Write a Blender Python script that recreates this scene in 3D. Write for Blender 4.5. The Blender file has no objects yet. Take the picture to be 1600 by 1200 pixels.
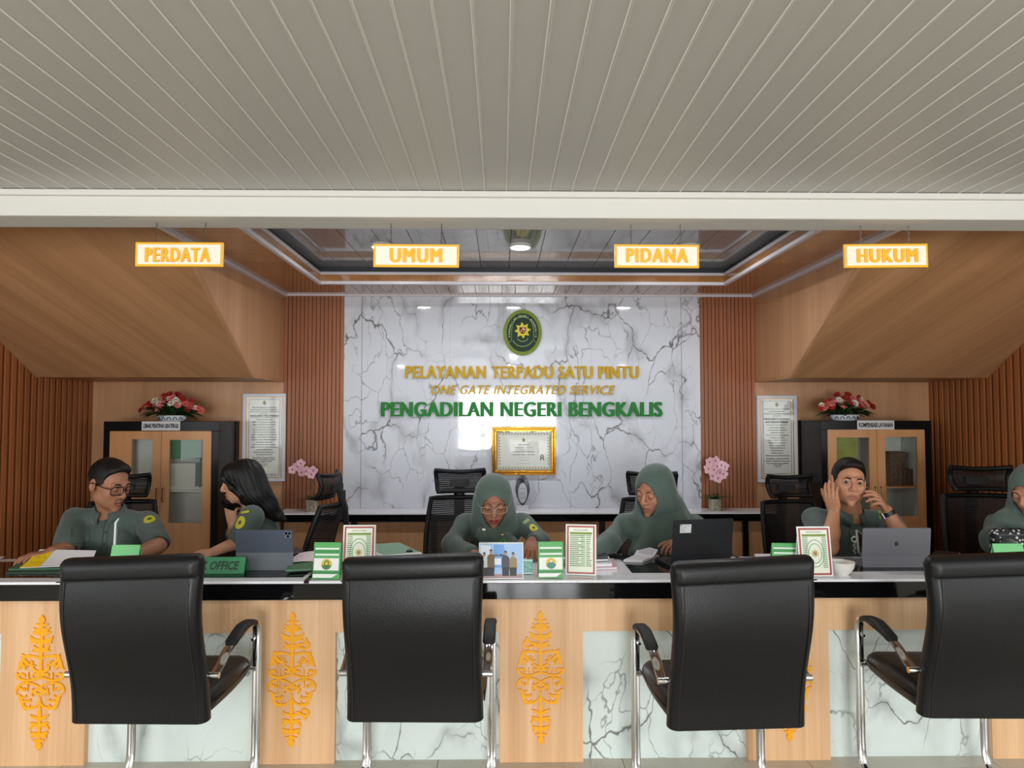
import bpy, bmesh, math, random
import numpy as np
from mathutils import Vector, Matrix, Euler
C = bpy.context.scene.collection
SC = bpy.context.scene
PI = math.pi
# ------------------------------------------------------------------ camera
CAM = Vector((0, 0, 1.5)); F = 1110.0; YAW = math.radians(0.877); PIT = math.atan(48 / F)
cd = bpy.data.cameras.new('camera'); cd.sensor_width = 36; cd.lens = 36 * F / 1600; cd.clip_start = 0.02
cam = bpy.data.objects.new('camera', cd); C.objects.link(cam)
cam.location = CAM; cam.rotation_euler = (PI / 2 + PIT, 0, -YAW); SC.camera = cam
# ------------------------------------------------------------------ view, world, large lights
SC.view_settings.view_transform = 'Standard'; SC.view_settings.look = 'None'
SC.view_settings.gamma = 1; SC.view_settings.use_curve_mapping = False
SC.view_settings.exposure = 0.32
SC.cycles.use_denoising = True; SC.cycles.max_bounces = 8; SC.cycles.diffuse_bounces = 4
SC.cycles.glossy_bounces = 4; SC.cycles.transparent_max_bounces = 12
SC.cycles.caustics_reflective = False; SC.cycles.caustics_refractive = False
SC.cycles.sample_clamp_indirect = 6
w = bpy.data.worlds.new('sky'); SC.world = w; w.use_nodes = True
w.node_tree.nodes['Background'].inputs[0].default_value = (0.85, 0.92, 1, 1)
w.node_tree.nodes['Background'].inputs[1].default_value = 1.0
def area(name, loc, rot, sx, sy, power, col=(1, 1, 1), shape='RECTANGLE', spread=180):
    d = bpy.data.lights.new(name, 'AREA'); d.shape = shape; d.size = sx; d.size_y = sy; d.energy = power
    d.color = col; d.spread = math.radians(spread)
    o = bpy.data.objects.new(name, d); C.objects.link(o); o.location = loc; o.rotation_euler = rot
    return o
DOORX = (-1.05, 1.36)
area('daylight_door', (0.155, -6.55, 1.06), (PI / 2, 0, 0), 2.38, 2.1, 410, (0.95, 0.98, 1))
for s in (-1, 1):   # fill light at side windows added to the unseen lobby walls
    area('added_window_light', (s * 4.58, -2.0, 1.55), (0, s * PI / 2, 0), 1.5, 5.4, 95, (0.95, 0.98, 1))
# ------------------------------------------------------------------ pixel -> point helpers (1600x1200)
_r = Vector((math.cos(YAW), -math.sin(YAW), 0))
_f = Vector((math.sin(YAW) * math.cos(PIT), math.cos(YAW) * math.cos(PIT), math.sin(PIT)))
_u = _r.cross(_f)
def ray(px, py): return _f * F + _r * (px - 800) + _u * (600 - py)
def at(px, py, Y):
    d = ray(px, py); return CAM + d * (Y / d.y)
def atz(px, py, Z):
    d = ray(px, py); return CAM + d * ((Z - CAM.z) / d.z)
def atx(px, py, X):
    d = ray(px, py); return CAM + d * (X / d.x)
def X(px, Y): return at(px, 648, Y).x
def Z(py, Y, px=783): return at(px, py, Y).z
# ------------------------------------------------------------------ materials
def s2l(c):
    return tuple((v / 12.92 if v <= .04045 else ((v + .055) / 1.055) ** 2.4) for v in [x / 255 for x in c]) + (1,)
MATS = {}
def mat(name, col=(200, 200, 200), rough=.5, metal=0, spec=.5, emit=None, coat=0, sheen=0, bump=None, noise=None, sss=0, ior=None):
    """plain procedural principled material; bump=(scale,strength); noise=(scale, amount, stretch)"""
    if name in MATS: return MATS[name]
    m = bpy.data.materials.new(name); m.use_nodes = True; nt = m.node_tree; b = nt.nodes['Principled BSDF']
    b.inputs['Base Color'].default_value = s2l(col); b.inputs['Roughness'].default_value = rough
    b.inputs['Metallic'].default_value = metal; b.inputs['Specular IOR Level'].default_value = spec
    b.inputs['Coat Weight'].default_value = coat; b.inputs['Sheen Weight'].default_value = sheen
    if ior: b.inputs['IOR'].default_value = ior
    if sss:
        b.inputs['Subsurface Weight'].default_value = sss; b.inputs['Subsurface Radius'].default_value = (1, .35, .2); b.inputs['Subsurface Scale'].default_value = .008
    if emit:
        b.inputs['Emission Color'].default_value = s2l(emit[0]); b.inputs['Emission Strength'].default_value = emit[1]
    if bump or noise:
        tc = nt.nodes.new('ShaderNodeTexCoord')
    if noise:
        mp = nt.nodes.new('ShaderNodeMapping'); nt.links.new(tc.outputs['Object'], mp.inputs[0])
        mp.inputs['Scale'].default_value = noise[2] if len(noise) > 2 else (1, 1, 1)
        n = nt.nodes.new('ShaderNodeTexNoise'); n.inputs['Scale'].default_value = noise[0]; n.inputs['Detail'].default_value = 6
        nt.links.new(mp.outputs[0], n.inputs['Vector'])
        r = nt.nodes.new('ShaderNodeMapRange'); r.inputs[1].default_value = .3; r.inputs[2].default_value = .7
        r.inputs[3].default_value = 1 - noise[1]; r.inputs[4].default_value = 1 + noise[1]
        nt.links.new(n.outputs[0], r.inputs[0])
        mx = nt.nodes.new('ShaderNodeVectorMath'); mx.operation = 'SCALE'; mx.inputs[0].default_value = s2l(col)[:3]
        nt.links.new(r.outputs[0], mx.inputs['Scale']); nt.links.new(mx.outputs[0], b.inputs['Base Color'])
    if bump:
        n2 = nt.nodes.new('ShaderNodeTexNoise'); n2.inputs['Scale'].default_value = bump[0]; n2.inputs['Detail'].default_value = 4
        nt.links.new(tc.outputs['Object'], n2.inputs['Vector'])
        bp = nt.nodes.new('ShaderNodeBump'); bp.inputs['Strength'].default_value = bump[1]; bp.inputs['Distance'].default_value = .01
        nt.links.new(n2.outputs[0], bp.inputs['Height']); nt.links.new(bp.outputs[0], b.inputs['Normal'])
    MATS[name] = m; return m
def N(nt, t, **kw):
    n = nt.nodes.new('ShaderNode' + t)
    for k, v in kw.items(): setattr(n, k, v)
    return n
def wood(name, c1, c2, rough=.4, axis='Z', scale=1.0, coat=0, grain=None):
    """straight-grained laminate; grain runs along axis"""
    if name in MATS: return MATS[name]
    m = bpy.data.materials.new(name); m.use_nodes = True; nt = m.node_tree; b = nt.nodes['Principled BSDF']; L = nt.links.new
    tc = N(nt, 'TexCoord'); mp = N(nt, 'Mapping'); L(tc.outputs['Object'], mp.inputs[0])
    st = {'Z': (1, 1, .025), 'X': (.025, 1, 1), 'Y': (1, .025, 1)}[axis]
    mp.inputs['Scale'].default_value = st
    if grain:   # grain along a slanting direction: turn that direction onto z first
        m0 = N(nt, 'Mapping'); m0.inputs['Rotation'].default_value = Vector(grain).rotation_difference(Vector((0, 0, 1))).to_euler(); L(tc.outputs['Object'], m0.inputs[0]); L(m0.outputs[0], mp.inputs[0])
    n1 = N(nt, 'TexNoise'); n1.inputs['Scale'].default_value = 38 * scale; n1.inputs['Detail'].default_value = 8; n1.inputs['Roughness'].default_value = .65
    n2 = N(nt, 'TexNoise'); n2.inputs['Scale'].default_value = 5 * scale; n2.inputs['Detail'].default_value = 3
    L(mp.outputs[0], n1.inputs['Vector']); L(mp.outputs[0], n2.inputs['Vector'])
    ad = N(nt, 'Math', operation='MULTIPLY_ADD'); ad.inputs[1].default_value = .55; L(n2.outputs[0], ad.inputs[0])
    mu = N(nt, 'Math', operation='MULTIPLY'); mu.inputs[1].default_value = .45; L(n1.outputs[0], mu.inputs[0]); L(mu.outputs[0], ad.inputs[2])
    cr = N(nt, 'ValToRGB'); cr.color_ramp.elements[0].position = .36; cr.color_ramp.elements[1].position = .64
    cr.color_ramp.elements[0].color = s2l(c2); cr.color_ramp.elements[1].color = s2l(c1)
    L(ad.outputs[0], cr.inputs[0]); L(cr.outputs[0], b.inputs['Base Color'])
    b.inputs['Roughness'].default_value = rough; b.inputs['Coat Weight'].default_value = coat; b.inputs['Coat Roughness'].default_value = .05
    MATS[name] = m; return m
def marble(name, base=(214, 217, 223), vein=(92, 88, 86), scale=1.0, rough=.06, off=(0, 0, 0), ior=1.5, amount=1.0, seams=None, rot=28):
    if name in MATS: return MATS[name]
    m = bpy.data.materials.new(name); m.use_nodes = True; nt = m.node_tree; b = nt.nodes['Principled BSDF']; L = nt.links.new
    geo = N(nt, 'NewGeometry'); mp = N(nt, 'Mapping'); L(geo.outputs['Position'], mp.inputs[0])
    mp.inputs['Location'].default_value = off; mp.inputs['Rotation'].default_value = (0, math.radians(rot), 0)
    mp.inputs['Scale'].default_value = (scale * 1.25, scale, scale * .75)
    wn = N(nt, 'TexNoise'); wn.inputs['Scale'].default_value = 1.5; wn.inputs['Detail'].default_value = 5; wn.inputs['Roughness'].default_value = .5
    L(mp.outputs[0], wn.inputs['Vector'])
    sb = N(nt, 'VectorMath', operation='SUBTRACT'); sb.inputs[1].default_value = (.5, .5, .5); L(wn.outputs['Color'], sb.inputs[0])
    sc = N(nt, 'VectorMath', operation='SCALE'); sc.inputs['Scale'].default_value = .95; L(sb.outputs[0], sc.inputs[0])
    av = N(nt, 'VectorMath', operation='ADD'); L(mp.outputs[0], av.inputs[0]); L(sc.outputs[0], av.inputs[1])
    def veins(vscale, w0, w1):
        v = N(nt, 'TexVoronoi', feature='DISTANCE_TO_EDGE'); v.inputs['Scale'].default_value = vscale; L(av.outputs[0], v.inputs['Vector'])
        r = N(nt, 'MapRange'); r.inputs[1].default_value = w0; r.inputs[2].default_value = w1; r.inputs[3].default_value = 1; r.inputs[4].default_value = 0
        L(v.outputs['Distance'], r.inputs[0]); return r
    v1 = veins(1.75, .002, .017); v2 = veins(1.75, .0, .16); v3 = veins(3.6, .0, .02)
    def mask(sc_, lo, hi, shift):
        n = N(nt, 'TexNoise'); n.inputs['Scale'].default_value = sc_; n.inputs['Detail'].default_value = 3
        a = N(nt, 'VectorMath', operation='ADD'); a.inputs[1].default_value = shift; L(mp.outputs[0], a.inputs[0]); L(a.outputs[0], n.inputs['Vector'])
        r = N(nt, 'MapRange'); r.inputs[1].default_value = lo; r.inputs[2].default_value = hi; L(n.outputs[0], r.inputs[0]); return r
    def mul(a, c, f=None):
        q = N(nt, 'Math', operation='MULTIPLY'); L(a, q.inputs[0])
        if f is None: L(c, q.inputs[1])
        else: q.inputs[1].default_value = f
        return q.outputs[0]
    a1 = mul(v1.outputs[0], mask(2.6, .40, .56, (3, 1, 7)).outputs[0])
    a2 = mul(mul(v2.outputs[0], mask(3.1, .48, .66, (9, 4, 2)).outputs[0]), None, .5)
    a3 = mul(mul(v3.outputs[0], mask(2.0, .43, .56, (5, 8, 3)).outputs[0]), None, .75)
    s1 = N(nt, 'Math', operation='MAXIMUM'); L(a1, s1.inputs[0]); L(a2, s1.inputs[1])
    s2 = N(nt, 'Math', operation='MAXIMUM'); L(s1.outputs[0], s2.inputs[0]); L(a3, s2.inputs[1])
    am = mul(s2.outputs[0], None, .92 * amount)
    mx = N(nt, 'Mix', data_type='RGBA'); mx.inputs[6].default_value = s2l(base); mx.inputs[7].default_value = s2l(vein)
    L(am, mx.inputs[0]); out = mx.outputs[2]
    if seams:   # thin joint lines between slabs, at fixed world x
        sep = N(nt, 'SeparateXYZ'); L(geo.outputs['Position'], sep.inputs[0])
        for xs, wd, k in seams:
            d = N(nt, 'Math', operation='SUBTRACT'); d.inputs[1].default_value = xs; L(sep.outputs[0], d.inputs[0])
            ab = N(nt, 'Math', operation='ABSOLUTE'); L(d.outputs[0], ab.inputs[0])
            lt = N(nt, 'Math', operation='LESS_THAN'); lt.inputs[1].default_value = wd; L(ab.outputs[0], lt.inputs[0])
            m2 = N(nt, 'Mix', data_type='RGBA'); m2.inputs[7].default_value = s2l(k); L(lt.outputs[0], m2.inputs[0]); L(out, m2.inputs[6]); out = m2.outputs[2]
    L(out, b.inputs['Base Color'])
    b.inputs['Roughness'].default_value = rough; b.inputs['IOR'].default_value = ior
    MATS[name] = m; return m
def glass(name='glass_pane', tint=(250, 251, 250), fac=.018):
    if name in MATS: return MATS[name]
    m = bpy.data.materials.new(name); m.use_nodes = True; nt = m.node_tree; nt.nodes.remove(nt.nodes['Principled BSDF']); L = nt.links.new
    t = N(nt, 'BsdfTransparent'); t.inputs[0].default_value = s2l(tint)
    g = N(nt, 'BsdfGlossy'); g.inputs['Roughness'].default_value = .02
    lw = N(nt, 'LayerWeight'); lw.inputs[0].default_value = .5
    pw = N(nt, 'Math', operation='POWER'); pw.inputs[1].default_value = 4; L(lw.outputs['Facing'], pw.inputs[0])
    fr = N(nt, 'Math', operation='MULTIPLY_ADD'); fr.inputs[1].default_value = .6; fr.inputs[2].default_value = fac; L(pw.outputs[0], fr.inputs[0])
    mx = N(nt, 'MixShader'); L(fr.outputs[0], mx.inputs[0]); L(t.outputs[0], mx.inputs[1]); L(g.outputs[0], mx.inputs[2])
    L(mx.outputs[0], nt.nodes['Material Output'].inputs[0]); MATS[name] = m; return m
# ------------------------------------------------------------------ mesh builder
class MB:
    def __init__(s): s.v = []; s.f = []; s.m = []; s.M = Matrix.Identity(4); s.cur = 0
    def add(s, vs, fs):
        n = len(s.v); M = s.M
        s.v += [tuple(M @ Vector(p)) for p in vs]; s.f += [tuple(i + n for i in f) for f in fs]; s.m += [s.cur] * len(fs); return s
    def box(s, x0, x1, y0, y1, z0, z1):
        x0, x1 = min(x0, x1), max(x0, x1); y0, y1 = min(y0, y1), max(y0, y1); z0, z1 = min(z0, z1), max(z0, z1)
        return s.add([(x0, y0, z0), (x1, y0, z0), (x1, y1, z0), (x0, y1, z0), (x0, y0, z1), (x1, y0, z1), (x1, y1, z1), (x0, y1, z1)],
                     [(0, 3, 2, 1), (4, 5, 6, 7), (0, 1, 5, 4), (1, 2, 6, 5), (2, 3, 7, 6), (3, 0, 4, 7)])
    def quad(s, a, b, c, d): return s.add([a, b, c, d], [(0, 1, 2, 3)])
    def prism(s, pts, a, b, plane='XZ'):
        """extrude 2-D polygon between offsets a and b on the third axis"""
        def P(p, h):
            return {'XZ': (p[0], h, p[1]), 'XY': (p[0], p[1], h), 'YZ': (h, p[0], p[1])}[plane]
        n = len(pts); vs = [P(p, a) for p in pts] + [P(p, b) for p in pts]
        fs = [tuple(range(n)), tuple(range(2 * n - 1, n - 1, -1))] + [(i, i + n, (i + 1) % n + n, (i + 1) % n) for i in range(n)]
        return s.add(vs, fs)
    def loft(s, rings, cap=True, closed=True):
        n = len(rings[0]); vs = [p for r in rings for p in r]; fs = []
        for k in range(len(rings) - 1):
            for i in range(n if closed else n - 1):
                j = (i + 1) % n; fs.append((k * n + i, k * n + j, (k + 1) * n + j, (k + 1) * n + i))
        if cap and closed:
            fs.append(tuple(range(n - 1, -1, -1))); q = (len(rings) - 1) * n; fs.append(tuple(range(q, q + n)))
        return s.add(vs, fs)
    def lathe(s, prof, c=(0, 0, 0), n=24, cap=True):
        rings = [[(c[0] + r * math.cos(2 * PI * i / n), c[1] + r * math.sin(2 * PI * i / n), c[2] + z) for i in range(n)] for r, z in prof]
        return s.loft(rings, cap)
    def sweep(s, pts, a, b=None, n=10, up=None, closed=False, taper=None):
        """tube along pts; a = radius across the path's side axis, b = radius along up"""
        b = b or a; P = [Vector(p) for p in pts]; rings = []; K = len(P); prev = None
        for i in range(K):
            t = ((P[(i + 1) % K] - P[i - 1]) if closed else (P[min(i + 1, K - 1)] - P[max(i - 1, 0)])).normalized()
            if prev is None:
                u = Vector(up) if up else (Vector((0, 0, 1)) if abs(t.z) < .9 else Vector((0, 1, 0)))
            else: u = prev
            u = (u - t * u.dot(t)).normalized(); prev = u; sd = t.cross(u); k = taper[i] if taper else 1
            rings.append([tuple(P[i] + sd * (a * k * math.cos(2 * PI * j / n)) + u * (b * k * math.sin(2 * PI * j / n))) for j in range(n)])
        if closed: rings.append(rings[0])
        return s.loft(rings, not closed)
    def ball(s, c, r, nu=14, nv=9):
        r = (r, r, r) if not hasattr(r, '__len__') else r
        rings = [[(c[0] + r[0] * math.sin(PI * k / nv) * math.cos(2 * PI * i / nu), c[1] + r[1] * math.sin(PI * k / nv) * math.sin(2 * PI * i / nu), c[2] - r[2] * math.cos(PI * k / nv)) for i in range(nu)] for k in range(1, nv)]
        return s.loft(rings)
    def text(s, string, x0, x1, z0, z1, y, depth, bold=.02, shear=0, spacing=1, keep=False, fat=0):
        """lettering filling the rectangle on the plane y (front at y - depth)"""
        vs, fs = glyphs(string, bold, shear, spacing)
        a = np.array(vs); lo = a.min(0); hi = a.max(0); sx = (x1 - x0) / (hi[0] - lo[0]); sz = (z1 - z0) / (hi[1] - lo[1])
        if keep: sx = sz = min(sx, sz); xo = (x0 + x1) / 2 - sx * (hi[0] - lo[0]) / 2
        else: xo = x0
        fl = [tuple(f) for f in fs]; e = fat * (hi[1] - lo[1])
        for k, (dx, dz) in enumerate(((0, 0),) if not fat else ((0, 0), (-e, 0), (e, 0), (-e / 2, e * .35), (e / 2, -e * .35))):
            s.add([(xo + (p[0] + dx * (1 - 0) - lo[0]) * sx, y - (depth + k * 2e-5 if p[2] > 0 else 0), z0 + (p[1] + dz * (.0 if abs(dz) < 1e-9 else 1) * .0 - lo[1]) * sz) for p in vs], fl)
        return s
_GL = {}
def glyphs(string, bold, shear, spacing):
    k = (string, bold, shear, spacing)
    if k in _GL: return _GL[k]
    cu = bpy.data.curves.new('t', 'FONT'); cu.body = string; cu.offset = bold; cu.shear = shear; cu.space_character = spacing
    cu.extrude = .05; cu.resolution_u = 3; cu.align_x = 'CENTER'
    o = bpy.data.objects.new('t', cu); C.objects.link(o)
    dg = bpy.context.evaluated_depsgraph_get(); me = o.evaluated_get(dg).to_mesh()
    r = ([tuple(v.co) for v in me.vertices], [tuple(p.vertices) for p in me.polygons])
    o.evaluated_get(dg).to_mesh_clear(); bpy.data.objects.remove(o); bpy.data.curves.remove(cu)
    _GL[k] = r; return r
def root_of(o):
    while o.parent: o = o.parent
    return o
def obj(name, mb, m, parent=None, smooth=35, bev=0, seg=2, label=None):
    me = bpy.data.meshes.new(name); off = Vector((0, 0, 0))
    if parent: off = root_of(parent).location.copy()
    else:
        a = np.array(mb.v); lo = a.min(0); hi = a.max(0); off = Vector(((lo[0] + hi[0]) / 2, (lo[1] + hi[1]) / 2, lo[2]))
    me.from_pydata([tuple(Vector(p) - off) for p in mb.v], [], mb.f)
    ms = m if isinstance(m, (list, tuple)) else [m]
    for x in ms: me.materials.append(x)
    if len(ms) > 1: me.polygons.foreach_set('material_index', mb.m)
    o = bpy.data.objects.new(name, me); C.objects.link(o)
    if parent: o.parent = parent
    else: o.location = off
    bm = bmesh.new(); bm.from_mesh(me); bmesh.ops.recalc_face_normals(bm, faces=bm.faces); bm.to_mesh(me); bm.free()
    if smooth:
        me.polygons.foreach_set('use_smooth', [True] * len(me.polygons)); me.set_sharp_from_angle(angle=math.radians(smooth))
    if bev:
        bv = o.modifiers.new('bevel', 'BEVEL'); bv.width = bev; bv.segments = seg; bv.limit_method = 'ANGLE'; bv.angle_limit = math.radians(40)
    if label: o['label'] = label
    return o
def tag(o, label=None, cat=None, group=None, kind=None):
    if label: o['label'] = label
    if cat: o['category'] = cat
    if group: o['group'] = group
    if kind: o['kind'] = kind
    return o
def thing(name, label, cat, loc=(0, 0, 0), group=None):
    o = bpy.data.objects.new(name, None); o.empty_display_size = .1; C.objects.link(o); o.location = loc
    return tag(o, label, cat, group)
def struct(name, mb, m, parent=None, **kw):
    o = obj(name, mb, m, parent, **kw)
    if not parent: o['kind'] = 'structure'
    return o
def copy_tree(o, parent=None, loc=None):
    c = o.copy(); C.objects.link(c)
    if parent: c.parent = parent
    if loc is not None: c.location = loc
    for ch in o.children: copy_tree(ch, c)
    return c
def rrect(hw, hh, r, n=5, cx=0, cy=0):
    pts = []
    for (sx, sy, a0) in ((1, 1, 0), (-1, 1, 90), (-1, -1, 180), (1, -1, 270)):
        for i in range(n + 1):
            a = math.radians(a0 + 90 * i / n); pts.append((cx + sx * (hw - r) + r * math.cos(a), cy + sy * (hh - r) + r * math.sin(a)))
    return pts
def bez(P, n=8):
    """Catmull-Rom through points of any dimension"""
    P = [np.array(p, float) for p in P]; Q = [2 * P[0] - P[1]] + P + [2 * P[-1] - P[-2]]; out = []
    for i in range(1, len(Q) - 2):
        for k in range(n):
            t = k / n; a, b, c, d = Q[i - 1], Q[i], Q[i + 1], Q[i + 2]
            out.append(.5 * (2 * b + (c - a) * t + (2 * a - 5 * b + 4 * c - d) * t * t + (3 * b - a - 3 * c + d) * t ** 3))
    return out + [P[-1]]
# ------------------------------------------------------------------ the setting
YW, YP, YM, YA = 5.63, 3.136, 3.165, 3.085      # back wall, counter wood, counter marble, apron face
CEIL = 2.452; XL, XR = -3.235, 3.448; FXL, FXR = X(443, YW), X(1180, YW)
oak = wood('oak_laminate', (214, 164, 118), (192, 140, 94), .38)
oak_wall = wood('oak_wall_laminate', (198, 150, 110), (174, 126, 88), .4)
white_paint = mat('white_paint', (216, 213, 206), .6, bump=(60, .05))
pvc_white = mat('white_ceiling_strips', (182, 179, 173), .42); pvc_ridge = mat('white_strip_ridge', (222, 219, 212), .4)
slat_s = wood('side_slats', (178, 108, 62), (140, 80, 42), .45); slat_m = wood('brown_slats', (168, 100, 60), (130, 74, 42), .45)
slat_back = mat('dark_slat_gap', (40, 19, 9), .7); slat_back2 = mat('brown_slat_gap', (62, 32, 18), .7)
lilac = mat('white_moulding', (214, 208, 214), .35)
tile = marble('floor_stone', (198, 192, 176), (150, 142, 126), 1.6, .12, amount=.35)
grout = mat('grout', (96, 88, 76), .8)
# floor: tiles with grout joints
mb = MB(); mb.cur = 0; mb.box(-4.6, 4.6, -6.6, 5.7, -.08, -.004)
mb.cur = 1
xs = [-.272 + .8 * i for i in range(-6, 8)]; ys = [3.06 - .8 * j for j in range(-4, 13)]
g = .0015
for i in range(len(xs) - 1):
    for j in range(len(ys) - 1):
        a, b = max(xs[i] + g, -4.6), min(xs[i + 1] - g, 4.6); c, d = max(ys[j + 1] + g, -6.6), min(ys[j] - g, 5.7)
        if b > a and d > c: mb.box(a, b, c, d, -.004, 0)
struct('floor', mb, [grout, tile])
# lobby ceiling: strips with grooves
def strips(x0, x1, y0, y1, z, pitch, gw=.005, gd=.003, off=0):
    """ceiling skin (faces down) with raised ridges along y"""
    prof = []; n0 = math.floor((x0 - off) / pitch); k = n0
    while off + k * pitch < x1 + pitch:
        c = off + k * pitch
        prof += [(c - gw, z), (c - gw * .5, z - gd), (c + gw * .1, z - gd), (c + gw * .4, z + gd), (c + gw, z)]; k += 1
    prof = [p for p in prof if x0 <= p[0] <= x1]; prof = [(x0, z)] + prof + [(x1, z)]
    return prof
mb = MB(); pr = strips(-4.6, 4.6, 0, 0, CEIL, .0925, off=X(607, 1.63) * .98)
mb.loft([[(p[0], -6.6, p[1]) for p in pr], [(p[0], 3.02, p[1]) for p in pr]], cap=False, closed=False)
mb.m = [1 if 1e-5 < pr[i + 1][0] - pr[i][0] < .02 and i % 5 != 0 else 0 for i in range(len(pr) - 1)]
mb.cur = 0; mb.box(-4.6, 4.6, -6.6, 3.02, CEIL + .02, CEIL + .06)
struct('ceiling_front', mb, [pvc_white, pvc_ridge], smooth=20)
# beam
YB0, YB1 = 3.0, 3.19; ZB = Z(340, YB0)
mb = MB(); mb.box(-4.6, 4.6, YB0, YB1, ZB, 2.7)
struct('beam', mb, white_paint, bev=.006)
mb = MB(); mb.box(-4.6, 4.6, YB0 - .022, YB0, CEIL - .028, CEIL - .002)
struct('trim_1', mb, white_paint, bev=.004)
# lobby walls behind and beside the camera
def wall_with_hole(plane, c, t, u0, u1, z0, z1, holes):
    mb = MB()
    def B(a, b, lo, hi):
        if b - a < 1e-4 or hi - lo < 1e-4: return
        if plane == 'Y': mb.box(a, b, c, c + t, lo, hi)
        else: mb.box(c, c + t, a, b, lo, hi)
    cur = u0
    for (a, b, lo, hi) in holes:
        B(cur, a, z0, z1); B(a, b, z0, lo); B(a, b, hi, z1); cur = b
    B(cur, u1, z0, z1); return mb
struct('wall_front', wall_with_hole('Y', -6.5, .12, -4.6, 4.6, 0, 2.7, [(DOORX[0], DOORX[1], 0, 2.12)]), white_paint)
mb = MB()
for a, b in ((DOORX[0] - .06, DOORX[0]), (DOORX[1], DOORX[1] + .06), (.10, .21), (-.50, -.42), (.74, .82)): mb.box(a, b, -6.49, -6.42, 0, 2.12)
for a, b in ((0, .1), (.95, 1.02), (1.72, 1.8)): mb.box(DOORX[0], DOORX[1], -6.49, -6.43, a, b)
mb.box(DOORX[0] - .06, DOORX[1] + .06, -6.49, -6.42, 2.12, 2.2)
struct('door_1', mb, mat('door_frame', (120, 116, 110), .4, .6))
for s, nm in ((-1, 'left'), (1, 'right')):
    struct('wall_' + nm, wall_with_hole('X', s * 4.5 - (.12 if s < 0 else 0), .12, -6.5, 3.19, 0, 2.7, [(-4.8, .8, .8, 2.3)]), white_paint)
    mb = MB(); x = s * 4.5
    for yy in (-4.8, -2.93, -1.07, .74): mb.box(x - .04, x + .04, yy, yy + .06, .8, 2.3)
    mb.box(x - .04, x + .04, -4.8, .8, .8, .86); mb.box(x - .04, x + .04, -4.8, .8, 2.24, 2.3)
    struct('window_%d' % (1 if s < 0 else 2), mb, mat('window_frame', (190, 190, 186), .4))  # frame of an unseen side window, added as an opening for the fill light
    # wall return between lobby and service room
    x0, x1 = (-4.6, XL) if s < 0 else (XR, 4.6)
    mb = MB(); mb.box(x0, x1, 3.19, 3.3, 0, 2.7); struct('wall_return_' + nm, mb, white_paint)
# back wall
mbk = MB(); mbk.box(-3.5, 3.7, YW + .03, YW + .15, 0, 2.75)
struct('wall_back', mbk, oak_wall)
mb = MB(); mb.box(XL, FXL, YW, YW + .03, 0, CEIL); struct('wall_back_left', mb, oak_wall)
mb = MB(); mb.box(FXR, XR, YW, YW + .03, 0, CEIL); struct('wall_back_right', mb, oak_wall)
MX0, MX1 = X(537, YW), X(1094, YW)
mw = marble('marble_wall', (206, 209, 217), (96, 92, 92), 1.15, .05, off=(.4, 0, .2), ior=1.5,
            seams=[(X(565, YW), .0022, (120, 124, 132)), (X(1065, YW), .0022, (120, 124, 132)), (X(703, YW), .001, (178, 180, 186)), (X(924, YW), .001, (178, 180, 186))])
mb = MB(); mb.box(MX0, MX1, YW - .012, YW + .03, 0, CEIL); struct('wall_back_marble', mb, mw)
# slat panels: one mesh each (pattern of the panel)
def slat_x(x0, x1, y, z0, z1, pitch, wd, dp):
    mb = MB(); mb.cur = 1; mb.box(x0, x1, y, y + .03, z0, z1); mb.cur = 0; n = round((x1 - x0) / pitch); pitch = (x1 - x0) / n
    for i in range(n): mb.box(x0 + i * pitch + (pitch - wd) / 2, x0 + i * pitch + (pitch + wd) / 2, y - dp, y, z0, z1)
    return mb
struct('wall_slats_left', slat_x(FXL, MX0, YW, 0, CEIL, .0315, .0262, .012), [slat_m, slat_back2])
struct('wall_slats_right', slat_x(MX1, FXR, YW, 0, CEIL, .0315, .0262, .012), [slat_m, slat_back2])
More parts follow.
